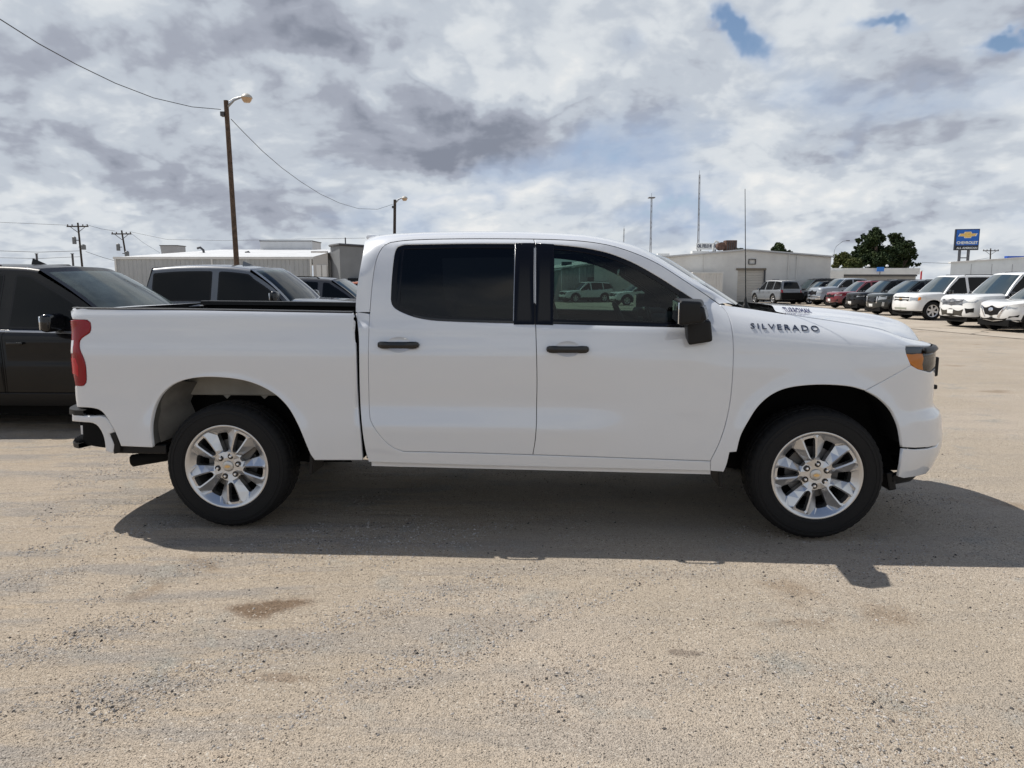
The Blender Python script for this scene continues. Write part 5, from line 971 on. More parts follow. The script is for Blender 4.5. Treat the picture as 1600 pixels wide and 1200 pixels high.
# cabin
it = empty('cabin'); it.parent = TR
def seat(x, y):
    st = Mb()
    rbox('seat_cushion', (x, y, .93), (.52, .52, .16), CLOTH, it, .05, seg=3, ry=R(-6))
    rbox('seat_back', (x-.27, y, 1.24), (.15, .50, .62), CLOTH, it, .06, seg=3, ry=R(-16))
    rbox('head_rest', (x-.385, y, 1.62), (.11, .28, .19), CLOTH, it, .045, seg=3, ry=R(-10))
for y in (-.40, .40): seat(2.36, y)
rbox('seat_cushion', (1.45, 0, .95), (.50, 1.45, .15), CLOTH, it, .05, seg=3)
rbox('seat_back', (1.16, 0, 1.26), (.14, 1.45, .60), CLOTH, it, .05, seg=3, ry=R(-12))
for y in (-.48, 0, .48): rbox('head_rest', (1.09, y, 1.60), (.10, .27, .16), CLOTH, it, .04, seg=3)
rbox('dashboard', (3.02, 0, 1.22), (.42, 1.62, .30), TRIMD, it, .07, seg=3)
rbox('instrument_hood', (2.86, .38, 1.375), (.22, .42, .06), TRIMD, it, .025, seg=3)
rbox('centre_screen', (2.80, 0, 1.34), (.03, .28, .17), BLACKG, it, .01, ry=R(-10))
b = Mb(); tor = []
for i in range(33):
    a = 2*math.pi*i/32; p = Vector((0, .185*math.cos(a), .185*math.sin(a))); p.rotate(Matrix.Rotation(R(-24), 3, 'Y')); tor.append(p+Vector((2.66, .40, 1.27)))
b.tube(tor, .016, 8, caps=False); b.tube([(2.66,.23,1.27),(2.68,.40,1.26),(2.66,.57,1.27)], .014, 6); b.tube([(2.68,.40,1.26),(2.90,.40,1.18)], .03, 8); b.build('steering_wheel', TRIMD, it, smooth=True)
rbox('headliner', (1.72, 0, 1.845), (1.50, 1.08, .025), mat('headliner_grey', (.20,.20,.20), .9), it, .01)
rbox('sun_visor', (2.42, .40, 1.78), (.18, .40, .02), mat('headliner_grey', (.20,.20,.20), .9), it, .008, ry=R(25))
rbox('rear_view_mirror', (2.60, 0, 1.68), (.04, .26, .07), BLACKG, it, .015)
for x, w in ((1.47, .9), (2.55, 1.0)):
    rbox('door_card', (x, -.90, .96), (w, .05, .72), TRIMD, it, .02); rbox('door_card', (x, .90, .96), (w, .05, .72), TRIMD, it, .02)
for sg in (-1, 1):
    b = Mb(); b.tube([(1.99, sg*.86, 1.34), (1.985, sg*.74, 1.83)], .045, 8); b.tube([(1.10, sg*.87, 1.3), (1.02, sg*.72, 1.83)], .06, 8)
    b.tube([(3.10, sg*.84, 1.40), (2.9, sg*.76, 1.60), (2.66, sg*.66, 1.79), (2.3, sg*.66, 1.85), (1.1, sg*.66, 1.85)], .032, 8); b.build('inner_pillar', TRIMD, it, smooth=True)
rbox('floor', (2.05, 0, .80), (2.3, 1.75, .06), TRIMD, it, .01)
# the far side: mirror images of the same parts
parts = list(both)
def mirror_tree(o, parent):
    if o.type == 'MESH':
        n = mirrored(o, parent)
    else:
        n = bpy.data.objects.new(o.name.split('.')[0], None); COL.objects.link(n); n.parent = parent
    for ch in list(o.children):
        if ch.name.startswith('name_badge'): continue
        mirror_tree(ch, n)
    return n
for o in parts: mirror_tree(o, o.parent)
h2 = bpy.data.objects.new('headlight', None); COL.objects.link(h2); h2.parent = TR
for ch in list(hlp.children):
    if ch.name.startswith('headlight_brow'): continue
    mirrored(ch, h2)
def bmap2(x, y, h):
    s = 3.723-x*.414; z = 1.304+.031*y+x*.017+.002
    p = Vector(SK.M(s, z))+Vector(SK.N(s, z))*(h+.001); return Vector((p.x, -p.y, p.z))
project_text('SILVERADO', 1, .006, bmap2, 'name_badge', BADGE, [c for c in TR.children if c.name.startswith('front_fender.')][0], bold=0, space=1.35)
# wheels
WR = wheel(TR, (-.012, -.972, .412), R(63-72), 1.0); WF = wheel(TR, (3.748, -.972, .414), R(32), 1.005)
for src, x in ((WR, -.012), (WF, 3.748)):
    c = empty('wheel'); c.parent = TR; c.location = (x, .972, .413)
    for ch in src.children:
        n = mirrored(ch, c)

# ---------------------------------------------------------------- ground
def ground_mat():
    m = bpy.data.materials.new('dirt_and_gravel'); m.use_nodes = True; b = m.node_tree.nodes['Principled BSDF']; q = NB(m.node_tree)
    P = q.node('ShaderNodeTexCoord').outputs['Object']
    b.inputs['Roughness'].default_value = .92; b.inputs['Specular IOR Level'].default_value = .25
    sand, pink, grey, brown = (.368,.316,.254), (.405,.35,.29), (.295,.265,.225), (.235,.175,.12)
    big = q.noise(P, .55, 5, .55); mid = q.noise(P, 2.2, 6, .6)
    rot = q.node('ShaderNodeMapping'); q.put(rot.inputs[0], P); rot.inputs['Rotation'].default_value = (0,0,R(-38)); rot.inputs['Scale'].default_value = (.7, 3.4, 1)
    streak = q.noise(rot.outputs[0], 1.1, 7, .62)
    px = q.sep(P)
    left = q.ramp(px[0], 2.0, -2.5)      # the left half is softer drifted dirt, the right half bound gravel
    c = q.mix(q.ramp(big, .38, .62), sand, pink); c = q.mix(q.m('MULTIPLY', left, .45), c, (.36,.295,.225))
    c = q.mix(q.m('MULTIPLY', q.ramp(streak, .47, .60), q.ramp(left, 0, 1, .25, .95)), c, (.29,.262,.232))
    c = q.mix(q.m('MULTIPLY', q.ramp(q.noise(rot.outputs[0], 2.1, 6, .65), .56, .70), q.ramp(left, 0, 1, .0, .7)), c, (.41,.33,.24))
    c = q.mix(q.m('MULTIPLY', q.ramp(mid, .56, .68), .65), c, (.30,.285,.255))
    c = q.mix(q.m('MULTIPLY', q.ramp(q.noise(P, 1.15, 6, .62, .5), .60, .72), .8), c, (.265,.262,.238))
    c = q.mix(q.m('MULTIPLY', q.ramp(q.noise(P, .9, 4, .5, .4), .62, .72), .7), c, brown)
    # the damp brown stain in front of the truck, and a few oil drips
    ns = q.v('SCALE', q.v('SUBTRACT', q.noise(P, 4, 5, .6, out=1), (.5,.5,.5)), s=.35)
    for (sx, sy, ra_, rb_, wt, cc) in ((-1.22, 3.42, .24, .10, .85, (.15,.098,.06)), (-.95, 2.75, .16, .06, .5, (.19,.13,.085)), (.75, 2.95, .07, .05, .6, (.14,.11,.09)), (1.35, 3.25, .22, .05, .45, (.21,.16,.115))):
        dd = q.v('LENGTH', q.v('MULTIPLY', q.v('SUBTRACT', q.v('ADD', P, ns), (sx, sy, 0)), (1/ra_, 1/rb_, 0)))
        c = q.mix(q.m('MULTIPLY', q.ramp(dd, 1.25, .45), wt), c, cc)
    # stones set in the surface: three sizes
    v1 = q.voro(P, 85, 'F1', 'Color'); s1 = q.sep(v1)[0]
    v2 = q.voro(P, 210, 'F1', 'Color'); s2 = q.sep(v2)[0]
    d1 = q.voro(P, 85, 'F1', 'Distance'); d2 = q.voro(P, 210, 'F1', 'Distance')
    c = q.mix(q.ramp(s2, 0, 1, .0, 1.0, False), q.mix(1.0, c, (.79,.775,.76), 'MULTIPLY'), q.mix(1.0, c, (1.2,1.19,1.17), 'MULTIPLY'))
    gr = q.ramp(q.noise(P, 1.3, 5, .6), .35, .62)
    st = q.m('MULTIPLY', q.ramp(d1, .42, .34), q.ramp(s1, .86, .92))
    c = q.mix(q.m('MULTIPLY', st, gr), c, (.085,.078,.07))
    st2 = q.m('MULTIPLY', q.ramp(d1, .44, .36), q.ramp(s1, .16, .10))
    c = q.mix(q.m('MULTIPLY', st2, q.ramp(gr, 0, 1, .3, .9)), c, (.52,.47,.40))
    q.put(b.inputs['Base Color'], c)
    h = q.m('ADD', q.m('MULTIPLY', q.ramp(d1, .5, .0), q.ramp(s1, 0, 1, .0, .9, False)), q.m('MULTIPLY', q.ramp(d2, .5, 0), .5))
    h = q.m('ADD', h, q.m('MULTIPLY', q.noise(P, 30, 5, .7), .8))
    n1 = q.bump(h, .9, .010)
    n2 = q.bump(q.m('ADD', q.m('MULTIPLY', q.m('MULTIPLY', streak, q.ramp(left, 0, 1, .4, 1.6)), 1.0), q.m('MULTIPLY', mid, .6)), .6, .06, n1)
    q.put(b.inputs['Normal'], n2)
    return m
GM = ground_mat()
# one sheet: fine near the camera, coarse out to the horizon
def hgt(x, y):
    f = smooth(2.1, 1.0, math.hypot(x*.25, y-1.0)) 
    n = noise.noise(Vector((x*.9, y*.9, 0)))*.012+noise.noise(Vector((x*2.7, y*2.7, 5)))*.005+noise.noise(Vector((x*8, y*8, 9)))*.0022
    tr = math.sin((-x*.62+y*.785)*9+noise.noise(Vector((x*.7, y*.7, 3)))*5)*smooth(1.5, -1.5, x)*.004
    n += tr
    return n*smooth(0, 1.5, 30-math.hypot(x, y))*1.0
xs = [-1200,-500,-200,-90,-45,-25,-16,-11]+[-8+.11*i for i in range(147)]+[11,16,25,45,90,200,500,1200]
ys = [-600,-150,-40,-12,-4,-1]+[.2+.11*i for i in range(70)]+[9,12,17,25,40,60,90,150,300,700,1500]
flat = lambda x, y: 0 if (abs(x) > 8 or y > 7.9 or y < .2) else hgt(x, y)*(.35 if 3.9 < y < 6.8 else 1)
vv = [(x, y, flat(x, y)-.006) for y in ys for x in xs]; nx_ = len(xs)
ff = [(j*nx_+i, j*nx_+i+1, (j+1)*nx_+i+1, (j+1)*nx_+i) for j in range(len(ys)-1) for i in range(nx_-1)]
g = mesh('ground', vv, ff, GM); tag(g, kind='structure')

# ---------------------------------------------------------------- other vehicles (one builder, a spec for each kind)
GLASSD = mat('dark_window', (.004,.005,.006), .04, spec=.2)
GLASSW = mat('windscreen_blue', (.02,.035,.04), .03, spec=.9, coat=.8)
def paint(name, col, dust=0.0, metal=0.0): return mat(name, col, .35, metal=metal, coat=.4 if max(col) < .02 else 1, dust=dust, spec=.12 if max(col) < .1 else .5)
def rounded(poly, r=.04, n=4):
    """rounds the corners of a polygon"""
    out = []; m = len(poly)
    for i in range(m):
        a, b, c = Vector(poly[i-1]), Vector(poly[i]), Vector(poly[(i+1)%m])
        d = min(r, (a-b).length*.45, (c-b).length*.45); p = b+(a-b).normalized()*d; q = b+(c-b).normalized()*d
        for k in range(n+1):
            t = k/n; out.append(tuple((1-t)**2*p+2*t*(1-t)*b+t*t*q))
    return out
def lohi(sp, k, x): return interp(sp[k], x)
def build_vehicle(sp, label, category, loc, rz, group=None, name=None, scale=1.0, fine=.09):
    """sp: dict of lengths in metres; x=0 is the rear axle"""
    wb = sp['wb']; W = sp['w']/2; zb = sp['sill']; belt = sp['belt']; hoodt = sp['hood']; roof = sp['roof']
    body = paint(*sp['paint']); trim = sp.get('trim', BLACKT)
    xfr = [(.2, sp['xf']-.10), (.4, sp['xf']-.01), (.6, sp['xf']), (.9, sp['xf']-.02), (1.2, sp['xf']-sp.get('rake', .08))]
    xrr = [(.2, sp['xr']+.10), (.45, sp['xr']+.01), (.8, sp['xr']), (1.1, sp['xr']+.03), (1.3, sp['xr']+.05)]
    zs = .96
    lean = sp.get('lean', .40)
    def prof(x, z):
        b = interp([(.2, W-.09), (.35, W-.04), (.5, W-.012), (.66, W), (.80, W-.008), (.98, W-.002)], min(z, .98))
        if z > .98:
            zt = interp(belt, x)
            b -= .05*((z-.98)/max(zt-.98, .05))**2 if z < zt else .05+(z-zt)*lean
        return b
    def mod(x, z):
        m = 0
        for ax in (0, wb):
            r = math.hypot(x-ax, z-sp['wr']); m += .022*(1-smooth(sp['wr']+.10, sp['wr']+.24, r))
        return m
    sk = Skin(prof, lambda z: interp(xfr, z), lambda z: interp(xrr, z), xce=sp.get('xce', .75), xcr=sp.get('xcr', .40), nf=sp.get('nf', 2.6), nr=sp.get('nr', 2.8), W=W, mod=mod)
    T = empty(name or sp['kind'], label, category, loc, rz, group, scale)
    A = sp['a_base']; Tf = sp['roof_f']; Tr = sp['roof_r']; Dd = sp['d_base']     # x of pillar feet and roof ends
    pick = sp.get('pickup')
    def topz(s):
        x = sk.M(s, .9)[0]
        if x > A-.05: return interp(hoodt, x)
        if pick and x < Dd: return sp['rail']
        return interp(belt, x)
    # body side with arch cut-outs, wrapping round both ends
    ra = sp['wr']+.075; out = []
    def arch(cx):
        a0 = math.asin(max(-1, min(1, (zb-sp['wr'])/ra)))
        pts = []
        for i in range(19):
            a = math.pi-a0-(math.pi-2*a0)*i/18; pts.append((cx+ra*math.cos(a), sp['wr']+ra*math.sin(a)*1.0))
        return pts
    lower = [(sk.smin, zb)]+arch(0)+arch(wb)+[(sk.smax, zb)]
    zl = sp.get('lip', .0)
    upper = []
    n = 44
    for i in range(n+1):
        s = sk.smax+(sk.smin-sk.smax)*i/n; upper.append((s, topz(s)))
    outl = lower+upper
    doors = []
    for (x0, x1) in sp['doors']:
        z1 = (interp(belt, (x0+x1)/2))-.0
        dz = zb+.07
        p = [(x0, dz+.02), (x1, dz), (x1+.0, interp(belt, x1)-.004), (x0, interp(belt, x0)-.004)]
        if abs(x0-wb*0) < ra+.25: # rear door cut back over the wheel
            p = [(ra+.06, dz+.02), (x1, dz), (x1, interp(belt, x1)-.004), (x0, interp(belt, x0)-.004), (x0+.02, .95)]
        doors.append(rounded(p, .06))
    b = skin_panel('body', sk, outl, body, T, holes=doors, grid=fine, gap=0, roll=.008, depth=.03); mirror_join(b)
    for i, d in enumerate(doors):
        dn = skin_panel('door', sk, d, body, T, grid=fine, gap=.006, roll=.005, depth=.02)
        x0, x1 = sp['doors'][i]; zc = interp(belt, x0)-.13; y = sk.M(x0+.16, zc)[1]
        rbox('handle', (x0+.16, y-.018, zc), (.18, .03, .028), sp.get('handle_mat', body), dn, .01)
        dm = mirrored(dn, T, 'door'); rbox('handle', (x0+.16, -y+.018, zc), (.18, .03, .028), sp.get('handle_mat', body), dm, .01)
    # dark layer behind the gaps and lower cladding
    if sp.get('clad'):
        cz = sp['clad']
        cl = [(sk.smin, zb+.02)]+[(x, z) for x, z in arch(0)]+[(x, z) for x, z in arch(wb)]+[(sk.smax, zb+.02), (sk.smax, cz), (sk.M(0,0)[0]+wb+ra+.07, cz)]
        big = []
        for cx in (wb, 0):
            for i in range(15):
                a = (math.pi-.0)*i/14; q = (cx+(ra+.06)*math.cos(a), max(sp['wr']+(ra+.06)*math.sin(a), cz)); big.append(q)
        cl = cl[:-1]+big+[(sk.smin, cz)]
        c = skin_panel('cladding', sk, cl, BLACKT, T, off=.006, grid=.12, gap=0, roll=.006, depth=.02); mirror_join(c)
    bx = Mb(); bx.box(((A+Dd)/2, 0, (zb+1)/2-.02), (A-Dd+.3, 2*W-.16, 1-zb-.1)); bx.box((wb+.1, 0, .62), (1.0, 1.0, .5)); bx.box((wb/2, 0, zb-.03), (wb+1.5, W*1.45, .20)); bx.box((-.3, 0, .62), (1.0, 1.0, .5)); bx.build('underbody', DARK, T)
    # bonnet
    rows = []
    x_c = A-.06
    ss = [x_c+(sk.xc-x_c)*i/8 for i in range(8)]+[sk.xc+sk.Lf*i/16 for i in range(17)]
    for s in ss:
        z0 = topz(s); B0 = Vector(sk.M(s, z0)); nn = Vector(sk.N(s, z0-.05)); nn.z = 0; nn.normalize()
        sx = B0.x-.30*smooth(sk.xc, sk.smax, s); rr = [B0-nn*.004+Vector((0,0,-.01))]
        for j in range(13):
            q = (j/12)**1.5; g = 1-(1-min(q*2.4, 1))**3; x = B0.x+(sx-B0.x)*q
            zc = interp(hoodt, x)+sp.get('crown', .07)
            rr.append(Vector((x, B0.y*(1-q), B0.z+(zc-B0.z)*g)))
        rows.append(rr)
    mirror_join(grid_mesh('bonnet', rows, body, T, sharp=60))
    # greenhouse side
    zr = lambda x: interp(roof, x)
    nroof = 20; top = [(Tf+(Tr-Tf)*i/nroof, 0) for i in range(nroof+1)]; top = [(x, zr(x)-.05) for x, _ in top]
    def pil(x0, z0, x1, z1, n, bow):
        o = []
        for i in range(n+1):
            t = i/n; o.append((x0+(x1-x0)*t+bow*math.sin(math.pi*t), z0+(z1-z0)*t+bow*.6*math.sin(math.pi*t)))
        return o
    Aline = pil(A, interp(belt, A), Tf, zr(Tf)-.05, 8, .03)
    Dline = pil(Tr, zr(Tr)-.05, Dd, interp(belt, Dd), 8, -.02 if not pick else 0)
    bl = [(Dd+(A-Dd)*i/16, interp(belt, Dd+(A-Dd)*i/16)) for i in range(17)]
    gh = bl+Aline[1:]+top[1:]+Dline[1:-1]
    gp = skin_panel('pillar_frame', sk, gh, body, T, grid=.12, gap=0, roll=0, depth=.03); mirrored(gp, T, 'pillar_frame')
    for k_, wdef in enumerate(sp['windows']):
        x0, x1 = wdef[:2]
        # window between x0 (rear) and x1 (front), clipped by pillars
        m = 14; lo = []; hi = []
        zb_ = lambda x: interp(belt, x)+.025
        def ztop(x):
            z = zr(min(max(x, Tr), Tf))-.085
            zA = None
            for (xa, za), (xb, zb2) in zip(Aline[:-1], Aline[1:]):
                if xb <= x <= xa: zA = za+(zb2-za)*(xa-x)/max(xa-xb, 1e-6)-.065
            if zA is not None: z = min(z, zA)
            if x > A: z = 0
            for (xa, za), (xb, zb2) in zip(Dline[:-1], Dline[1:]):
                if xb <= x <= xa and not pick: z = min(z, za+(zb2-za)*(xa-x)/max(xa-xb, 1e-6)-.075)
            return z
        for i in range(m+1):
            x = x0+(x1-x0)*i/m
            if ztop(x) > zb_(x)+.02: lo.append((x, zb_(x))); hi.append((x, ztop(x)))
        poly = rounded([p for i, p in enumerate(lo) if i in (0, len(lo)//2, len(lo)-1)]+hi[::-1], .035, 2)
        t_ = skin_panel('window_trim', sk, poly, PILLAR, T, off=.003, grid=.15, gap=0, roll=0, depth=.006); mirrored(t_, T, 'window_trim')
        inn = inset(poly if area(poly) > 0 else poly[::-1], .022)
        w_ = skin_panel('window', sk, inn, sp.get('glass', GLASSD), T, off=.005, grid=.15, gap=0, roll=0, depth=.004)
        mirrored(w_, T, 'window')
    # roof
    rows = []
    edge = top
    for (x, z) in edge:
        p = Vector(sk.M(x, z)); p1 = Vector((x, p.y+.05, z+.045)); rr = [p, Vector((x, p.y+.016, z+.028)), p1]
        for j in range(1, 9):
            y = p1.y*(1-j/8); rr.append(Vector((x, y, p1.z+.035*(1-(1-j/8)**2))))
        rows.append(rr)
    r_ = grid_mesh('roof', rows, sp.get('roof_mat', body), T, flip=True, sharp=50); mirror_join(r_)
    def screen(line, fwd, nm, m, drop=0):
        rows = []
        for i, (x, z) in enumerate(line):
            p = Vector(sk.M(x, z)); t = i/(len(line)-1); rr = []
            for j in range(9):
                y = p.y*(1-j/8); c = 1-(1-j/8)**2
                rr.append(Vector((x+fwd*c, y, z+.045*(1-abs(t-(1 if drop else 0))*0)*c*0+ (.05+.03*c)*(t if not drop else 1-t))))
            rows.append(rr)
        return rows
    rows = screen(Aline, .16, 'windscreen', None)
    fr_ = grid_mesh('windscreen_surround', rows, body, T, flip=False, sharp=60); mirror_join(fr_)
    rows2 = [[p+Vector((.012, 0, .008)) for p in r] for r in rows]
    rows2 = [[Vector((p.x, p.y*.93 if j == 0 else p.y, p.z)) for j, p in enumerate(r)] for r in rows2]
    w = grid_mesh('windscreen', [[a.lerp(b, 0) for a, b in zip(r, r)] for r in rows2[:-1]]+[[p.lerp(q, .35) for p, q in zip(rows2[-2], rows2[-1])]], sp.get('wglass', GLASSW), T, sharp=80); mirror_join(w)
    rows = screen(Dline, -.06, 'rear', None, 1)
    fr_ = grid_mesh('tail_panel', rows, body, T, sharp=60); mirror_join(fr_)
    rows2 = [[Vector((p.x-.012, p.y*.88, p.z)) for p in r] for r in rows[1:-1]]
    w = grid_mesh('rear_window', rows2, GLASSD, T, sharp=80); mirror_join(w)
    if pick:
        zt = sp['rail']; xr = sp['xr']
        bx = Mb(); bx.add([(xr+.15,-W+.10,zt),(Dd,-W+.10,zt),(Dd,-W+.10,.8),(xr+.15,-W+.10,.8),(xr+.15,W-.10,zt),(Dd,W-.10,zt),(Dd,W-.10,.8),(xr+.15,W-.10,.8)], [(0,1,2,3),(4,7,6,5),(3,2,6,7),(0,3,7,4),(1,5,6,2)]); bx.build('bed_liner', LINER, T)
        for sg in (-1, 1): rbox('bed_rail_cap', ((xr+.12+Dd)/2, sg*(W-.09), zt+.004), (Dd-xr-.2, .09, .02), BLACKT, T, .006)
    else:
        # tail deck closing the body behind the glass
        rows = []
        for i in range(9):
            s = Dd+(sk.smin-Dd)*i/8 if Dd > sk.smin else Dd; z0 = topz(s); B0 = Vector(sk.M(s, z0)); sx = min(B0.x+.3*smooth(sk.xd, sk.smin, s), Dd+.05)
            rows.append([Vector((B0.x+(sx-B0.x)*j/6, B0.y*(1-j/6), z0+.02*j/6)) for j in range(7)])
        mirror_join(grid_mesh('tail_deck', rows, body, T, flip=True, sharp=60))
    # lamps and grille: polygons measured along the front from the centre line (t) and height
    def fpan(nm, pts, m, off, par=T, join=False, roll=.006, both_=True):
        o = skin_panel(nm, sk, [(sk.smax-t, z) for t, z in pts], m, par, off=off, grid=.10, gap=0, roll=roll, depth=.02)
        if join: mirror_join(o)
        elif both_: return o, mirrored(o, par, nm)
        return o
    for (nm, pts, m, off, join) in sp['front']: fpan(nm, pts, m, off, join=join)
    for (nm, pts, m, off, join) in sp.get('rear', []):
        o = skin_panel(nm, sk, [(sk.smin+t, z) for t, z in pts], m, T, off=off, grid=.1, gap=0, roll=.006, depth=.02)
        if join: mirror_join(o)
        else: mirrored(o, T, nm)
    # mirrors
    mxo = sp.get('mirror_x', .20); A_m = A-mxo+.20; mz = interp(belt, A_m-.18)+.10; my = sk.M(A_m-.20, mz)[1]
    for sg in (1, -1):
        mm = empty('side_mirror'); mm.parent = T
        mh, ms = sp.get('mirror', (.18, .22))
        rbox('housing', (A_m-.20, sg*(my-.14), mz), (.11, ms, mh), sp.get('mirror_mat', BLACKG), mm, .045, seg=3)
        rbox('mirror_glass', (A_m-.262, sg*(my-.14), mz), (.012, ms*.8, mh*.75), MIRROR, mm, .004)
        rbox('arm', (A_m-.19, sg*(my-.02), mz-.07), (.07, .10, .05), BLACKT, mm, .015)
    if sp.get('rack'):
        for sg in (-1, 1):
            xa, xb = sp['rack']; y = (W-.05-(zr(Tf)-.05-interp(belt, Tf))*lean-.08)*sg
            bb = Mb(); bb.tube([(xa, y, zr(xa)-.01), (xa-.08, y, zr(xa-.1)+.03), ((xa+xb)/2, y, zr((xa+xb)/2)+.035), (xb+.08, y, zr(xb+.1)+.03), (xb, y, zr(xb)-.01)], .016, 6); bb.build('roof_rail', sp.get('rack_mat', BLACKT), T, smooth=True)
    if sp.get('fin'):
        x, _ = sp['fin'], 0; bb = Mb(); z = zr(x)+.03; bb.add([(x-.10,-.02,z),(x-.10,.02,z),(x+.08,0,z),(x-.09,0,z+.075)], [(0,1,2),(0,3,1),(1,3,2),(2,3,0)]); bb.build('aerial_fin', body, T)
    for fn in sp.get('extra', []): fn(T, sk)
    # wheels
    kk = sp['wr']/.413
    first = None
    for x in (0, wb):
        w = simple_wheel(T, (x, -(W-.035), sp['wr']), kk, sp.get('wheel', 'five'), sp.get('rimmat', ALLOY))
        c = empty('wheel'); c.parent = T; c.location = (x, W-.035, sp['wr'])
        for ch in list(w.children): mirrored(ch, c)
    return T
def simple_wheel(parent, loc, k, style, m):
    w = empty('wheel'); w.parent = parent; w.location = loc
    sh = [(.270,.010),(.285,-.012),(.335,-.018),(.378,-.010),(.400,.006),(.411,.036),(.413,.12),(.411,.19),(.395,.235),(.30,.245)]
    lathe_obj('tyre', sh, RUBBER, w, 40, 30, None, k)
    b = Mb(); n = {'five': 5, 'six': 6, 'steel': 6, 'ten': 10}[style]
    b.lathe([(0,.012*k),(.075*k,.010*k),(.085*k,.02*k)], 20, 'Y')
    b.lathe([(.235*k,.02*k),(.25*k,.002*k),(.272*k,-.006*k),(.274*k,.01*k)], 40, 'Y')
    for q in range(n):
        a = 2*math.pi*q/n+.3; wd = (.040 if n < 8 else .022)*k
        u0, u1 = .06*k, .245*k; c, s_ = math.cos(a), math.sin(a)
        pts = []
        for (u, wv, y) in ((u0, wd, .010), (u0, -wd, .010), (u1, -wd*1.25, .006), (u1, wd*1.25, .006), (u0, wd, .04), (u0, -wd, .04), (u1, -wd*1.25, .04), (u1, wd*1.25, .04)):
            pts.append((u*c-wv*s_, y*k, u*s_+wv*c))
        b.add(pts, [(0,1,2,3),(1,0,4,5),(2,1,5,6),(3,2,6,7),(0,3,7,4)])
    b.build('rim', m, w, smooth=True, sharp=30)
    lathe_obj('brake_disc', [(0,.09),(.16,.09),(.16,.11),(.262,.11),(.262,.03)], DARK, w, 24, 30, None, k)
    return w
LP = [(.18,.86),(.62,.90),(.66,1.02),(.18,1.0)]
def Z(*p): return list(p)
LGT = mat('lamp_glass', (.42,.44,.46), .12, metal=.5, coat=1)
PLATE = mat('plate_white', (.8,.8,.78), .5)
def spec(kind, paint_, **kw):
    base = {
     'full_suv': dict(kind='parked_suv', wb=2.95, w=2.02, sill=.34, belt=[(-1.1,1.16),(0,1.14),(1.5,1.12),(2.5,1.10)], hood=[(1.9,1.12),(2.3,1.10),(3.2,1.04),(3.75,.97),(3.85,.93)], roof=[(-1.1,1.83),(-.4,1.90),(.8,1.93),(1.6,1.91),(1.75,1.88)],
        xf=3.82, xr=-1.25, a_base=2.48, roof_f=1.72, roof_r=-.85, d_base=-1.12, doors=[(.52,1.36),(1.38,2.38)], windows=[(-1.0,.10),(.18,1.30),(1.42,2.44)], wr=.40, lean=.33, rack=(1.4,-.6), crown=.08, xce=.55, nf=3.0),
     'crossover': dict(kind='parked_crossover', wb=2.75, w=1.88, sill=.33, belt=[(-.9,1.12),(0,1.05),(1.3,.99),(2.4,.96)], hood=[(1.9,.98),(2.2,.97),(3.0,.92),(3.45,.84),(3.6,.78)], roof=[(-.95,1.56),(-.3,1.64),(.7,1.69),(1.4,1.66),(1.55,1.63)],
        xf=3.60, xr=-1.00, a_base=2.38, roof_f=1.50, roof_r=-.62, d_base=-.90, doors=[(.48,1.22),(1.24,2.22)], windows=[(-.78,.05),(.14,1.18),(1.30,2.34)], wr=.35, lean=.42, clad=.42, rack=(1.2,-.4), crown=.07),
     'pickup': dict(kind='parked_pickup', wb=3.70, w=2.02, sill=.42, belt=[(.8,1.30),(2.0,1.29),(3.2,1.26)], hood=[(2.9,1.27),(3.2,1.26),(4.2,1.19),(4.5,1.12),(4.6,1.07)], roof=[(.8,1.86),(1.4,1.91),(2.1,1.91),(2.5,1.87),(2.6,1.84)],
        xf=4.60, xr=-1.15, a_base=3.18, roof_f=2.52, roof_r=1.0, d_base=.88, doors=[(1.02,1.98),(2.0,3.08)], windows=[(1.02,1.94),(2.04,3.14)], wr=.41, lean=.30, pickup=True, rail=1.38, crown=.10, xce=.6, nf=3.0),
    }[kind]
    d = dict(base); d['paint'] = paint_; d.update(kw)
    if 'front' not in d: d['front'] = FRONTS['plain']
    return d
FRONTS = {
 'plain': [('grille', [(0,.62),(.52,.64),(.60,.86),(0,.88)], BLACKT, .004, True), ('headlight', [(.56,.74),(1.02,.80),(1.05,.90),(.60,.87)], LGT, .006, False),
           ('lower_intake', [(0,.36),(.60,.38),(.62,.50),(0,.50)], BLACKT, .004, True), ('licence_plate', [(0,.46),(.15,.46),(.15,.56),(0,.56)], PLATE, .02, True)],
}

# ---------------------------------------------------------------- parked vehicles
def bar(z0, z1, w=.55, m=CHROME, off=.016): return ('grille_bar', [(0,z0),(w,z0),(w,z1),(0,z1)], m, off, True)
DUSTY = ('dusty_black_paint', (.004,.004,.0045), .012)
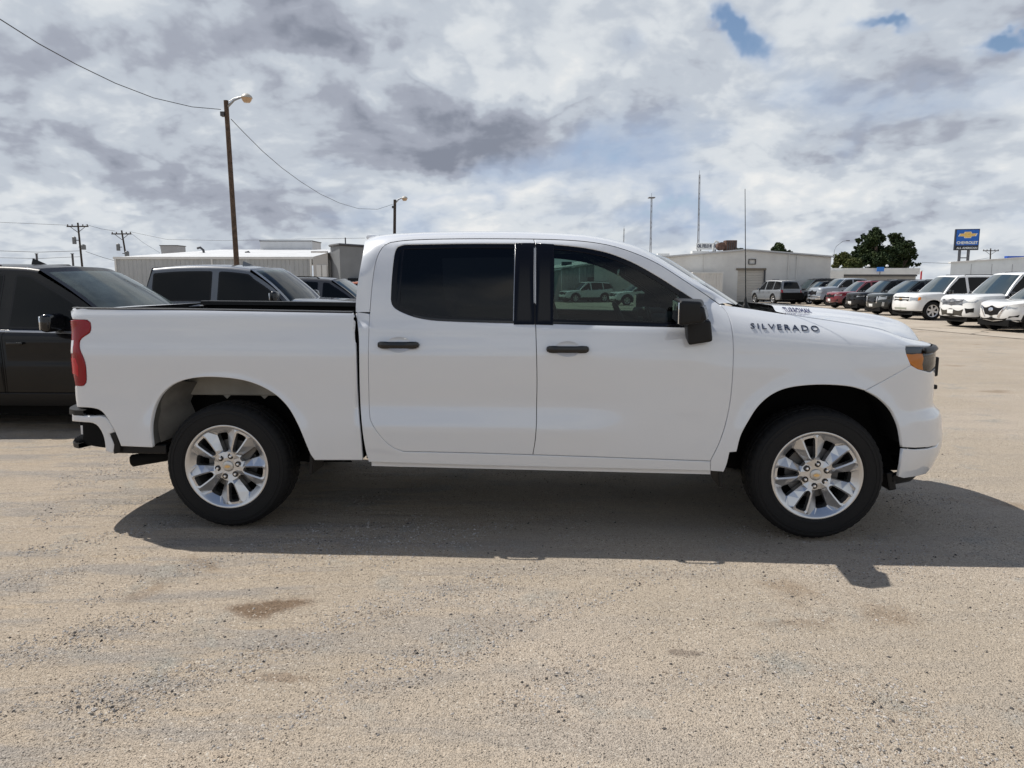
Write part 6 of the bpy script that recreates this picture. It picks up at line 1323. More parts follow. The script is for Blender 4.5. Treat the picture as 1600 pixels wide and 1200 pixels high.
# black SUV beyond the bed, nose to the right
sp1 = spec('full_suv', DUSTY, wb=3.07, w=1.99, belt=[(-1.1,1.13),(0,1.11),(1.5,1.09),(2.5,1.08)], hood=[(1.9,1.10),(2.4,1.085),(3.3,1.02),(3.85,.93),(3.95,.88)], roof=[(-1.1,1.66),(-.4,1.74),(.8,1.79),(1.5,1.775),(1.72,1.745)],
  xf=3.95, xr=-1.15, a_base=2.66, roof_f=1.66, windows=[(-1.0,.05),(.15,1.30),(1.42,2.60)], doors=[(.52,1.36),(1.38,2.42)], fin=1.2, lean=.36, mirror=(.19,.30), mirror_x=.66, sill=.28, handle_mat=BLACKG, wglass=glass_mat('dusty_reflection_windscreen', (.25,.33,.34), dust=.30), clad=.42,  # windscreen film: dust plus the sky's reflection put into its tint
  rack=(1.2,-.5))
def sill_strip(T, sk):
    o = skin_panel('sill_strip', sk, [(2.22,.475),(2.68,.478),(2.68,.498),(2.22,.496)], mat('bright_strip', (.7,.7,.68), .25, metal=.6), T, off=.014, grid=.2, gap=0, roll=.003, depth=.01)
    o = skin_panel('belt_trim', sk, [(-.9,1.135),(1.2,1.105),(2.40,1.083),(2.40,1.063),(1.2,1.083),(-.9,1.113)], mat('belt_chrome', (.35,.35,.35), .3, metal=.8), T, off=.004, grid=.3, gap=0, roll=.003, depth=.01)
sp1['extra'] = [sill_strip]
build_vehicle(sp1, 'black SUV with a dusty windscreen behind the bed of the white pickup', 'SUV', (-6.80, 8.75, 0), R(-2), fine=.07)
# grey pickup
sp2 = spec('pickup', ('slate_grey_paint', (.085,.10,.125), .03), fin=2.2, mirror=(.22,.20), mirror_mat=BLACKG, roof=[(.8,1.81),(1.4,1.86),(2.1,1.86),(2.5,1.82),(2.6,1.79)], wglass=glass_mat('clear_windscreen', (.40,.48,.47)))
build_vehicle(sp2, 'slate grey crew cab pickup behind the bed of the white pickup', 'pickup truck', (-6.55, 12.15, 0), R(-1), fine=.08)
sp3 = spec('crossover', ('charcoal_paint', (.05,.052,.058), .03), fin=.0, wglass=GLASSW)
build_vehicle(sp3, 'charcoal crossover whose windscreen shows between grey pickup and white cab', 'SUV', (-5.95, 18.6, 0), R(-1), scale=1.02)
sp4 = spec('crossover', ('orange_paint', (.42,.12,.05)), wglass=GLASSW)
build_vehicle(sp4, 'orange crossover of which only a roof corner shows beside the white cab', 'SUV', (-5.75, 29.0, 0), R(-1))

# the row at the right, noses to the left
def nose_at(px_, d, x_front, ang=184, y=None):
    """rear axle position of a vehicle whose front centre stands at lateral X and distance d"""
    X = (px_-800)/CAM_F*d; a = R(ang)
    return (X-math.cos(a)*x_front, d-math.sin(a)*x_front, 0), a
ROW = 'vehicles parked in the row at the right of the lot'
def row(sp, px_, d, label, cat='SUV', ang=184, **kw):
    loc, a = nose_at(px_, d, sp['xf'], ang); return build_vehicle(sp, label, cat, loc, a, group=ROW, **kw)
WH = ('white_suv_paint', (.74,.74,.73))
# white boxy SUV with split grille
f1 = [('grille', [(0,.80),(.52,.80),(.54,1.0),(0,1.0)], BLACKT, .004, True), bar(.885,.935,.53,paint(*WH),.02), ('emblem', [(0,.885),(.10,.895),(.10,.925),(0,.935)], GOLD, .03, True),
      ('headlight', [(.57,.80),(.93,.83),(1.05,.87),(1.06,1.0),(.58,.995)], LGT, .006, False), ('turn_signal', [(.96,.84),(1.06,.87),(1.07,.99),(.97,.985)], AMBER, .014, False),
      ('lower_intake', [(0,.45),(.42,.45),(.45,.53),(0,.53)], mat('grey_intake', (.30,.32,.27), .6), .006, True), ('skid_panel', [(0,.335),(1.15,.345),(1.2,.42),(0,.40)], BLACKT, .008, True)]
row(spec('full_suv', WH, front=f1, wheel='six', hood=[(1.9,1.13),(2.3,1.13),(3.2,1.10),(3.72,1.05),(3.82,1.02)], rack_mat=BLACKT), 1403, 32.3, 'white full-size SUV with a split grille and gold emblem, roof rails on top')
# white big SUV with patterned chrome grille
f2 = [('grille', [(0,.78),(.54,.80),(.56,1.02),(0,1.04)], BLACKT, .004, True)]+[bar(.80+.05*i, .82+.05*i, .55) for i in range(5)]+[
      ('headlight', [(.55,.86),(1.0,.90),(1.10,.98),(1.06,1.01),(.57,1.01)], LGT, .008, False), ('fog_recess', [(.72,.52),(.98,.56),(.98,.72),(.66,.70)], BLACKT, .008, False),
      ('lower_intake', [(0,.42),(.55,.42),(.62,.66),(0,.68)], mat('mesh_brown', (.05,.045,.035), .7), .006, True), ('licence_plate', [(0,.50),(.15,.50),(.15,.64),(0,.64)], PLATE, .03, True), ('skid_panel', [(0,.335),(1.15,.345),(1.2,.44),(0,.42)], BLACKT, .008, True)]
row(spec('full_suv', WH, front=f2, wheel='ten', w=2.03, hood=[(1.9,1.16),(2.3,1.15),(3.2,1.12),(3.72,1.06),(3.82,1.02)], roof=[(-1.1,1.86),(-.4,1.94),(.8,1.97),(1.6,1.95),(1.75,1.92)]), 1482, 26.6, 'white full-size SUV with a barred chrome grille parked between two other white vehicles')
# white crossover with V grille
f3 = [('grille', [(0,.52),(.28,.56),(.50,.84),(0,.86)], BLACKT, .004, True), ('grille_surround', [(.26,.50),(.33,.50),(.58,.85),(.51,.86)], CHROME, .018, False), ('emblem', [(0,.66),(.09,.69),(.09,.77),(0,.80)], CHROME, .03, True),
      ('headlight', [(.56,.74),(.80,.76),(1.10,.84),(1.10,.89),(.60,.85)], LGT, .008, False), ('fog_recess', [(.62,.46),(.92,.50),(.95,.58),(.66,.52)], BLACKT, .008, False), ('lower_intake', [(0,.36),(.52,.37),(.60,.46),(0,.47)], BLACKT, .006, True)]
row(spec('crossover', WH, front=f3, wheel='ten', roof=[(-.95,1.56),(-.3,1.66),(.7,1.73),(1.4,1.70),(1.55,1.67)], hood=[(1.9,1.02),(2.2,1.01),(3.0,.97),(3.45,.90),(3.6,.85)]), 1545, 24.2, 'white crossover with a V-shaped chrome grille cut by the photo edge', ang=186)
# dark crossovers and trucks further on
BLK = ('black_row_paint', (.010,.011,.014)); f4 = [('grille', [(0,.60),(.40,.62),(.42,.90),(0,.92)], BLACKG, .004, True)]+[('grille_frame', [(.40,.60),(.46,.60),(.48,.93),(.42,.93)], CHROME, .016, False), ('headlight', [(.50,.74),(.92,.80),(.95,.96),(.55,.95)], LGT, .008, False), ('fog_lamp', [(.72,.46),(.84,.46),(.86,.66),(.76,.66)], LGT, .01, False), ('licence_plate', [(0,.42),(.15,.42),(.15,.56),(0,.56)], PLATE, .02, True)]
row(spec('crossover', ('graphite_paint', (.022,.027,.027)), front=f4, wheel='six', belt=[(-.9,1.16),(0,1.10),(1.3,1.06),(2.4,1.03)], hood=[(1.9,1.07),(2.2,1.06),(3.0,1.03),(3.45,.98),(3.6,.94)], roof=[(-.95,1.60),(-.3,1.68),(.7,1.74),(1.4,1.71),(1.55,1.68)]), 1357, 36.6, 'graphite crossover with tall bright headlights beside the white split-grille SUV')
f5 = [('grille', [(0,.58),(.56,.60),(.60,.94),(0,.97)], BLACKG, .004, True), ('headlight', [(.55,.80),(1.0,.84),(1.02,.91),(.58,.89)], LGT, .008, False), ('chrome_strip', [(.0,.36),(.70,.37),(.70,.39),(0,.385)], CHROME, .02, True), ('licence_plate', [(0,.42),(.16,.42),(.16,.56),(0,.56)], PLATE, .02, True)]
row(spec('crossover', BLK, front=f5, roof=[(-.95,1.62),(-.3,1.71),(.7,1.77),(1.4,1.74),(1.55,1.71)], hood=[(1.9,1.04),(2.2,1.03),(3.0,1.01),(3.45,.96),(3.6,.92)]), 1324, 41.5, 'black crossover standing right of the dark red one')
f6 = [('grille', [(0,.66),(.48,.68),(.50,.90),(0,.92)], BLACKT, .004, True), ('headlight', [(.50,.78),(.98,.80),(1.0,.90),(.54,.90)], LGT, .008, False), ('lower_intake', [(0,.46),(.80,.46),(.78,.60),(0,.62)], BLACKT, .006, True), ('chrome_strip', [(0,.36),(.74,.38),(.74,.41),(0,.395)], CHROME, .02, True), ('licence_plate', [(0,.44),(.15,.44),(.15,.60),(0,.60)], PLATE, .02, True)]
row(spec('crossover', ('dark_red_paint', (.16,.008,.018)), front=f6, roof=[(-.95,1.58),(-.3,1.67),(.7,1.73),(1.4,1.70),(1.55,1.67)], hood=[(1.9,1.02),(2.2,1.01),(3.0,.99),(3.45,.94),(3.6,.90)]), 1292, 46.5, 'dark red crossover in the row of black and white vehicles')
f7 = [('grille', [(0,.72),(.60,.74),(.64,1.06),(0,1.08)], BLACKG, .004, True), ('chrome_bumper', [(0,.60),(.95,.58),(1.0,.70),(0,.72)], CHROME, .03, True), ('headlight', [(.66,.86),(1.02,.88),(1.03,1.04),(.68,1.05)], LGT, .01, False), ('fog_frame', [(.55,.42),(.98,.44),(.98,.52),(.55,.50)], CHROME, .02, False)]
row(spec('pickup', ('silver_blue_paint', (.22,.25,.29)), front=f7), 1264, 52.5, 'silver pickup with a heavy chrome bumper beside the dark red crossover', 'pickup truck')
row(spec('crossover', ('black_row_paint', (.010,.011,.014)), front=f6, roof=[(-.95,1.58),(-.3,1.67),(.7,1.73),(1.4,1.70),(1.55,1.67)]), 1237, 56.5, 'black crossover with bright bumper trim left of the silver chrome-bumper pickup')
row(spec('full_suv', ('black_row_paint', (.010,.011,.014)), front=f5), 1226, 60.5, 'black SUV second in the row counted from the silver SUV by the building')
row(spec('full_suv', ('black_row_paint', (.010,.011,.014)), front=f5, rack=None), 1214, 64.5, 'black SUV first in the row, against the tail of the silver SUV')
# silver SUV seen from behind beside the roller door
rr_ = [('tail_light', [(.72,.86),(.98,.88),(.98,1.14),(.78,1.14)], RED, .008, False), ('licence_plate', [(0,.80),(.16,.80),(.16,.92),(0,.92)], PLATE, .01, True)]
build_vehicle(spec('full_suv', ('silver_paint', (.17,.185,.205)), rear=rr_, roof_mat=paint('white_roof', (.5,.5,.5)), rack=None), 'silver SUV seen from behind at the end of the row near the roller door', 'SUV', (20.9, 56.0, 0), R(100), group=None, scale=.93)
# two pale cars seen through the cab windows
build_vehicle(spec('crossover', ('white_far_paint', (.72,.74,.74))), 'white SUV by the metal building, seen through the cab windows on the left', 'SUV', (7.35, 61.5, 0), R(204))
build_vehicle(spec('crossover', ('white_far_paint', (.72,.74,.74)), roof=[(-.95,1.45),(-.3,1.55),(.7,1.60),(1.4,1.57),(1.55,1.54)]), 'white crossover by the metal building, half hidden by the steering wheel', 'SUV', (10.6, 53.5, 0), R(196))

# ---------------------------------------------------------------- buildings, poles, trees, signs
def at(u, v, Y):
    p = math.atan((600-CAM_HOR)/CAM_F); a, b = (u-800)/CAM_F, (600-v)/CAM_F
    d = Vector((a, math.cos(p)+b*math.sin(p), -math.sin(p)+b*math.cos(p))); t = Y/d.y
    return Vector((d.x*t, Y, CAM_H+d.z*t))
def wallmat(name, col, **k): return mat(name, col, .7, var=.06, vscale=.8, **k)
CREAM = wallmat('cream_wall', (.66,.65,.62)); GREYM = wallmat('grey_sheet', (.40,.415,.42)); GREYD = wallmat('dark_grey_panel', (.20,.21,.22)); WHITEW = wallmat('white_wall', (.66,.66,.64))
ROOFM = wallmat('pale_roof', (.52,.53,.54)); STEEL = mat('steel_dark', (.06,.06,.065), .5); WOOD = mat('pole_wood', (.085,.055,.037), .85, var=.35, vscale=9, bump=.6, bscale=40); WOODD = mat('old_pole_wood', (.045,.035,.028), .9, var=.3)
def slab(name, x0, x1, y0, y1, z0, z1, m, parent, bevel=0):
    b = Mb(); b.box(((x0+x1)/2, (y0+y1)/2, (z0+z1)/2), (abs(x1-x0), abs(y1-y0), abs(z1-z0))); return b.build(name, m, parent, bevel=bevel)
def ribs(parent, x0, x1, y, z0, z1f, step, m, w=.10, d=.04, name='wall_panel'):
    """upright sheet panels of a metal wall, each a piece of its own"""
    n = max(1, int((x1-x0)/step)); s = (x1-x0)/n
    for i in range(n):
        xa = x0+i*s; xb = xa+s-.03; za, zb = z1f(xa), z1f(xb)
        b = Mb(); b.add([(xa,y,z0),(xb,y,z0),(xb,y,zb),(xa,y,za),(xa,y-.05,z0),(xb,y-.05,z0),(xb,y-.05,zb),(xa,y-.05,za)], [(0,3,2,1),(4,5,6,7),(0,4,7,3),(1,2,6,5),(3,7,6,2),(0,1,5,4)])
        k = int(s/.30)
        for j in range(1, k):
            x = xa+s*j/k; z = z1f(x)-.02; b.add([(x-.03,y-.05,z0),(x,y-.085,z0),(x+.03,y-.05,z0),(x-.03,y-.05,z),(x,y-.085,z),(x+.03,y-.05,z)], [(0,1,4,3),(1,2,5,4)])
        b.build(name, m, parent)
# pale gabled workshop at the right
YB = 62.0
wk = empty('workshop', 'pale cream metal workshop with a low gable and a closed roller door', 'building', (at(1165,472,YB).x, YB, 0))
ox = wk.location.x
L, PK, RE = at(1040,402,YB), at(1166,391,YB), at(1299,402,YB)
def ztop(x):
    x += ox
    return PK.z-(abs(x-PK.x)/(RE.x-PK.x if x > PK.x else PK.x-L.x))*((PK.z-RE.z) if x > PK.x else (PK.z-L.z))
d0, d1, dt = at(1153,422,YB), at(1194,422,YB), at(1170,422,YB).z
def wallseg(x0, x1, z0, name='wall'):
    b = Mb(); n = 6; xs_ = [x0+(x1-x0)*i/n for i in range(n+1)]
    if x0 < PK.x-ox < x1: xs_ = sorted(xs_+[PK.x-ox])
    v = [(x, 0, z0) for x in xs_]+[(x, 0, ztop(x)) for x in xs_]; m_ = len(xs_); v += [(x, .25, z) for x, y, z in v]
    f = [(i, i+1, m_+i+1, m_+i) for i in range(m_-1)]+[(m_+i, m_+i+1, 3*m_+i+1, 3*m_+i) for i in range(m_-1)]+[(0, m_, 3*m_, 2*m_), (m_-1, 3*m_-1, 4*m_-1, 2*m_-1)]
    b.add(v, f); b.build(name, CREAM, wk)
wallseg(L.x-ox-6, d0.x-ox, 0); wallseg(d0.x-ox, d1.x-ox, dt); wallseg(d1.x-ox, RE.x-ox, 0)
b = Mb()
for i in range(12):
    z = dt*i/12; b.box(((d0.x+d1.x)/2-ox, .10+.01*(i%2), z+dt/24), (d1.x-d0.x, .04, dt/12-.02))
dr_ = b.build('roller_door', wallmat('door_sheet', (.52,.49,.44)), wk)
slab('door_head', d0.x-ox-.15, d1.x-ox+.15, -.10, .05, dt, dt+.16, mat('door_trim', (.18,.15,.11), .6), wk); slab('door_jamb', d1.x-ox, d1.x-ox+.12, -.06, .05, 0, dt, STEEL, wk)
slab('side_wall', RE.x-ox-.25, RE.x-ox, .25, 26, 0, RE.z, CREAM, wk)
b = Mb(); xl, xr_ = L.x-ox-6, RE.x-ox; pk = PK.x-ox
for z_, o_ in ((0, 0), (.10, 0)):
    pass
b.add([(xl,-.2,ztop(xl)),(pk,-.2,PK.z),(xr_+.2,-.2,RE.z),(xl,27,ztop(xl)),(pk,27,PK.z),(xr_+.2,27,RE.z)]+[(xl,-.2,ztop(xl)+.12),(pk,-.2,PK.z+.12),(xr_+.2,-.2,RE.z+.12),(xl,27,ztop(xl)+.12),(pk,27,PK.z+.12),(xr_+.2,27,RE.z+.12)],
      [(6,7,10,9),(7,8,11,10),(0,1,7,6),(1,2,8,7),(2,5,11,8)]); b.build('roof', ROOFM, wk)
for u in (1232, 1245, 1100): q = at(u, 410, YB).x-ox; slab('downpipe', q-.04, q+.04, -.10, -.01, 0, ztop(q)-.05, CREAM, wk)
lq = at(1175, 409, YB); b = Mb(); x = lq.x-ox; b.box((x-.28,-.06,lq.z),(.05,.1,.42)); b.box((x+.28,-.06,lq.z),(.05,.1,.42)); b.box((x,-.06,lq.z+.2),(.6,.1,.05)); b.box((x,-.06,lq.z-.2),(.6,.1,.05)); b.build('wall_vent', STEEL, wk)
w0 = at(1207,436,YB); slab('small_window', w0.x-ox, w0.x-ox+.55, -.05, .02, w0.z-.5, w0.z, mat('shutter_grey', (.33,.33,.33), .6), wk)
# ribbed building joined on its left, seen through the cab
Lb = empty('ribbed_annex', 'ribbed metal building left of the workshop, seen through the cab windows', 'building', (0, YB+.6, 0))
xa, xb = at(850,470,YB).x, L.x-5.9
c0 = at(850,425,YB).z; c1 = at(936,412,YB); 
def zr_(x): return c0+(c1.z-c0)*(x-xa)/(c1.x-xa) if x < c1.x else c1.z+.02
ribs(Lb, xa, c1.x-.05, 0, 0, zr_, 1.2, GREYM); ribs(Lb, c1.x+.10, L.x+2, .0, 0, lambda x: c1.z+.35, 1.2, GREYM)
slab('corner_post', c1.x-.06, c1.x+.10, -.12, .0, 0, c1.z+.4, STEEL, Lb)
b = Mb(); b.add([(xa-.3,-.5,zr_(xa)+.02),(c1.x,-.5,c1.z+.02),(c1.x,14,c1.z+.5),(xa-.3,14,zr_(xa)+.5),(xa-.3,-.5,zr_(xa)+.16),(c1.x,-.5,c1.z+.16),(c1.x,14,c1.z+.64),(xa-.3,14,zr_(xa)+.64)], [(0,1,5,4),(4,5,6,7),(0,3,2,1)]); b.build('roof', WHITEW, Lb)
dx = at(919,433,YB); slab('doorway', dx.x, dx.x+.95, -.14, -.09, 0, dx.z, STEEL, Lb); slab('door', dx.x+.18, dx.x+.90, -.17, -.13, 0, dx.z-.4, WHITEW, Lb)
for i in range(4):
    u = at(880+6*i, 414, YB+6); 
b = Mb(); u = at(886,414,YB+5); b.box((u.x, 5, u.z-.1), (.9, .8, .8)); b.build('roof_fan', STEEL, Lb)
# pale box container against the workshop
c_ = at(1083,427,YB-3); c2 = at(1128,471,YB-3)
bx = empty('storage_container', 'pale storage container standing against the cream workshop wall', 'container', (c_.x, YB-3, 0))
hh = c_.z; ww = c2.x-c_.x
slab('shell', 0, ww, 0, 2.3, .12, hh, wallmat('container_pale', (.64,.63,.60)), bx)
for i in range(9): slab('side_rib', .05+ww*i/9, .05+ww*i/9+.08, -.05, .0, .2, hh-.08, wallmat('container_pale', (.64,.63,.60)), bx)
slab('top_rail', -.04, ww+.04, -.07, 2.35, hh-.02, hh+.08, WHITEW, bx)
# rooftop sign and machine
def billboard(label, u0, v0, u1, v1, Y, text, m, tm):
    p, q = at(u0, v0, Y), at(u1, v1, Y); o = empty('roof_sign', label, 'sign', (p.x, Y, 0))
    w = q.x-p.x; slab('panel', 0, w, 0, .08, q.z, p.z, m, o)
    for x in (w*.2, w*.8): slab('post', x-.05, x+.05, .09, .2, q.z-1.2, p.z, STEEL, o)
    if text: project_text(text, 1, .02, lambda x, y, h: Vector((w*(.04+.92*x), -.012-h, q.z+(p.z-q.z)*(.30+.52*y))), 'lettering', tm, o, bold=.02)
    return o
billboard('white rooftop sign lettered OIL FIELD above the cream workshop', 1088, 380, 1126, 390, YB+12, 'OIL FIELD RUBBER', WHITEW, mat('sign_ink', (.03,.04,.08), .5))
v_ = at(1082,392,YB+10); v2_ = at(1108,397,YB+10)
rv = empty('roof_vent', 'long white vent cowl on the roof ridge below the lettered sign', 'vent', (v_.x, YB+10, 0)); slab('cowl', 0, v2_.x-v_.x, 0, .8, v2_.z-.4, v_.z, WHITEW, rv); slab('curb', .1, v2_.x-v_.x-.1, .05, .75, v2_.z-1.4, v2_.z-.4, STEEL, rv)
v_ = at(1028,396,YB+8); v2_ = at(1046,402,YB+8)
rv = empty('roof_vent', 'white vent cowl low on the roof beside the windscreen pillar', 'vent', (v_.x, YB+8, 0)); slab('cowl', 0, v2_.x-v_.x, 0, .8, v2_.z-.3, v_.z, WHITEW, rv); slab('curb', .1, v2_.x-v_.x-.1, .05, .75, v2_.z-1.4, v2_.z-.3, STEEL, rv)
pu = at(1131,385,YB+4); RUST = mat('rusty_brown', (.10,.055,.04), .8, var=.4)
mc = empty('roof_machine', 'rusty brown rooftop machine with a round drum and pipe loop', 'machine', (pu.x, YB+4, pu.z))
b = Mb(); b.box((.55,0,.05),(1.0,.9,.95)); b.build('casing', RUST, mc, bevel=.04)
b = Mb()
for i in range(5): b.box((.2+.18*i,-.48,.05),(.05,.05,.8))
b.build('louvre_frame', STEEL, mc)
b = Mb(); b.lathe([(0,-.4),(.36,-.4),(.36,.3),(0,.3)], 20, 'Y', c=(-.3,0,0)); b.build('drum', RUST, mc, smooth=True); b = Mb(); b.tube([(-.95,-.1,-.5),(-1.0,-.1,.1),(-.8,-.1,.45),(-.5,-.1,.35)], .10, 8); b.build('pipe', WHITEW, mc, smooth=True)
b = Mb(); b.box((-.1,0,-.62),(2.3,1.0,.3)); b.build('base', STEEL, mc)
# long low building behind the row
q0, q1 = at(1297,424,95), at(1432,419,95)
lw = empty('low_building', 'long low grey building with a white fascia behind the parked row', 'building', (q0.x, 95, 0)); wq = q1.x-q0.x
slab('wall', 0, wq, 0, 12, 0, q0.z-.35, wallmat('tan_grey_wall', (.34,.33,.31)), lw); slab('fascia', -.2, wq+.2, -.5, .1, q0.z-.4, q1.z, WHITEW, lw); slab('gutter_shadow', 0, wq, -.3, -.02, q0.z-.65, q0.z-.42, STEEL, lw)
slab('end_block', -.4, 1.4, -.9, 0, 0, q0.z+.1, WHITEW, lw)
bq = at(1376,421,94); sg_ = empty('blue_sign', 'small blue sign board on the edge of the low roof', 'sign', (bq.x, 94, bq.z)); slab('board', -.45, .45, 0, .08, -.25, .30, mat('sign_blue', (.01,.16,.55), .4), sg_); slab('post', -.04, .04, .1, .16, -.8, .2, STEEL, sg_)
for i, u in enumerate((1357, 1386)):
    d_ = at(u, 417, 96); dd = empty('roof_lamp', ('round white lamp on the low roof beside the blue sign', 'round white lamp further left on the low roof')[1-i], 'lamp', (d_.x, 96, d_.z)); b = Mb(); b.lathe([(0,.0),(.16,.02),(.2,.16),(.1,.28),(0,.3)], 12, 'Z'); b.build('globe', WHITEW, dd, smooth=True); slab('stem', -.03, .03, -.03, .03, -.9, .02, STEEL, dd)
rp = at(1439,434,80); pr = empty('marker_post', 'slim red marker post left of the dealer buildings', 'post', (rp.x, 80, 0)); b = Mb(); b.tube([(0,0,0),(0,0,at(1439,424,80).z)], .09, 8); b.build('shaft', mat('red_post', (.45,.03,.04), .5), pr); slab('cap', -.1, .1, -.1, .1, at(1439,424,80).z, at(1439,424,80).z+.1, WHITEW, pr)
# white dealership block at the right edge, with a blue canopy
p0, p1 = at(1486,411,75), at(1680,398,75)
db = empty('dealership_building', 'plain white flat-roofed block at the right edge under the tall sign', 'building', (p0.x, 75, 0)); wd = p1.x-p0.x
b = Mb(); b.add([(0,0,0),(wd,0,0),(wd,0,p1.z),(0,0,p0.z),(12,14,0),(wd+12,14,0),(wd+12,14,p1.z),(12,14,p0.z)], [(0,1,2,3),(3,2,6,7),(0,3,7,4),(1,5,6,2)]); b.build('wall', wallmat('cool_white_wall', (.68,.73,.76)), db)
b = Mb(); b.add([(-.1,-.12,p0.z-.02),(wd,-.12,p1.z-.02),(wd,-.12,p1.z+.12),(-.1,-.12,p0.z+.12),(-.1,.3,p0.z-.02),(wd,.3,p1.z-.02),(wd,.3,p1.z+.12),(-.1,.3,p0.z+.12)], [(0,1,2,3),(3,2,6,7),(0,3,7,4)]); b.build('coping', WHITEW, db)
for i in range(1, 6): slab('joint', wd*i/6-.02, wd*i/6+.02, -.025, -.005, 0, p0.z-.1, STEEL if False else wallmat('joint_grey', (.36,.38,.40)), db)
e0 = at(1574,400,84); e1 = at(1640,406.5,84)
ds = empty('blue_fascia', 'blue fascia with a silver band above the white block at the right edge', 'sign', (e0.x, 84, 0)); slab('board', 0, e1.x-e0.x, 0, .5, e1.z, e0.z, mat('fascia_blue', (.005,.06,.33), .35), ds); slab('silver_band', .8, e1.x-e0.x, -.1, 0, e1.z+.03, e1.z+.28, mat('silver_band', (.5,.5,.5), .4), ds); slab('support', .5, e1.x-e0.x, .1, .4, 0, e1.z, WHITEW, ds)
# tall dealer sign
YS = 92.0
s0, s1, s2 = at(1494,358,YS), at(1527,391,YS), at(1494,384,YS)
sn = empty('pole_sign', 'tall blue pole sign with a gold bow-tie emblem over a black name strip', 'sign', (s0.x, YS, 0), R(-14)); w = (s1.x-s0.x)*.93
slab('cabinet', 0, w, 0, .45, s1.z, s0.z, mat('sign_cabinet', (.02,.025,.04), .4), sn)
slab('blue_face', .10, w-.10, -.04, -.005, s2.z+.05, s0.z-.10, mat('sign_face_blue', (.004,.10,.42), .35, emit=None), sn)
slab('name_strip', .10, w-.10, -.04, -.005, s1.z+.08, s2.z-.05, BLACKG, sn)
cxs, czs = w/2, s0.z-.30*(s0.z-s2.z)-.12
def bow(k, y0, y1, m, nm):
    pl = [(-1.0,-.16),(-.42,-.16),(-.34,-.36),(.34,-.36),(.42,-.16),(.86,-.16),(1.0,.16),(.42,.16),(.34,.36),(-.34,.36),(-.42,.16),(-.86,.16)]; n = len(pl); b = Mb()
    b.add([(cxs+x*k, y0, czs+z*k) for x, z in pl]+[(cxs+x*k, y1, czs+z*k) for x, z in pl], [tuple(range(n))]+[(i, i+n, (i+1)%n+n, (i+1)%n) for i in range(n)]); return b.build(nm, m, sn)
bow(w*.40, -.10, -.04, WHITEW, 'emblem_outline'); bow(w*.345, -.14, -.10, mat('emblem_gold', (.72,.45,.12), .35), 'emblem')
project_text('CHEVROLET', 1, .03, lambda x, y, h: Vector((.16+(w-.32)*x, -.045-h, s2.z+.18+.36*y)), 'lettering', WHITEW, sn, bold=.05)
project_text('ALL AMERICAN', 1, .03, lambda x, y, h: Vector((.18+(w-.36)*x, -.045-h, s1.z+.14+.24*y)), 'name_lettering', WHITEW, sn, bold=.03)
for x in (w*.25, w*.62): slab('leg', x-.13, x+.13, .1, .36, 0, s1.z, mat('sign_post', (.10,.10,.11), .5), sn)
for z in (s1.z-1.0, s1.z-2.2): slab('cross_bar', w*.25, w*.62, .16, .30, z, z+.12, mat('sign_post', (.10,.10,.11), .5), sn)

# left buildings
YL = 56.0
a0, a1, a2, a3 = at(180,404,YL), at(487,402,YL), at(487,392,YL), at(300,393,YL)
mb_ = empty('metal_warehouse', 'long grey sheet-metal warehouse with a pale low roof behind the grey pickup', 'building', (a0.x, YL, 0)); ww = a1.x-a0.x
ribs(mb_, 0, ww, 0, 0, lambda x: a0.z, 1.55, GREYM)
slab('eave_trim', -.1, ww+.1, -.14, -.05, a0.z-.05, a0.z+.13, WHITEW, mb_)
for x in (0, ww*.49, ww-.12): slab('downpipe', x, x+.12, -.16, -.06, 0, a0.z-.05, WHITEW, mb_)
b = Mb(); zt = a3.z; b.add([(-.1,-.1,a0.z+.10),(ww,-.1,a0.z+.10),(ww,9,zt+.55),(4.5,9,zt+.55),(-.1,-.1,a0.z),(ww,-.1,a0.z),(ww,9,zt+.3),(4.5,9,zt+.3)], [(0,1,2,3),(0,3,7,4),(4,5,1,0),(1,5,6,2),(3,2,6,7)]); b.build('roof', ROOFM, mb_)
u0, u1 = at(406,377,YL+9), at(488,392,YL+9)
uq = empty('roof_plant_box', 'white boxy roof plant screen on top of the grey warehouse', 'roof unit', (u0.x, YL+9, 0)); slab('screen', 0, u1.x-u0.x, 0, 3, u1.z-1.2, u0.z, wallmat('plant_white', (.60,.61,.62)), uq); slab('cap', -.05, u1.x-u0.x+.05, -.05, 3.05, u0.z, u0.z+.07, STEEL, uq)
u0, u1 = at(250,384,YL+10), at(278,396,YL+10)
uq = empty('roof_hopper', 'grey flared hood on the left end of the warehouse roof', 'roof unit', (u0.x, YL+10, 0)); ww2 = u1.x-u0.x; b = Mb(); b.add([(.3,0,u1.z-1.8),(ww2,0,u1.z-1.8),(ww2,0,u0.z),(0,0,u0.z),(.3,1.6,u1.z-1.8),(ww2,1.6,u1.z-1.8),(ww2,1.6,u0.z),(0,1.6,u0.z)], [(0,1,2,3),(3,2,6,7),(0,3,7,4),(1,5,6,2),(4,7,6,5)]); b.build('hood', wallmat('hood_grey', (.42,.43,.44)), uq); slab('rim', -.05, ww2+.05, -.05, 1.65, u0.z, u0.z+.06, STEEL, uq)
for (u, v, lab) in ((313, 389, 'small goose-neck vent on the warehouse roof right of the grey hood'), (388, 396, 'small round vent on the warehouse roof right of the wooden pole')):
    q = at(u, v, YL+5); o = empty('roof_vent', lab, 'vent', (q.x, YL+5, q.z)); b = Mb(); b.tube([(.3,0,-.6),(.25,0,-.1),(0,0,.12),(-.25,0,.05)], .10, 8); b.build('neck', STEEL, o, smooth=True); slab('collar', .18, .42, -.12, .12, -1.2, -.55, WHITEW, o)
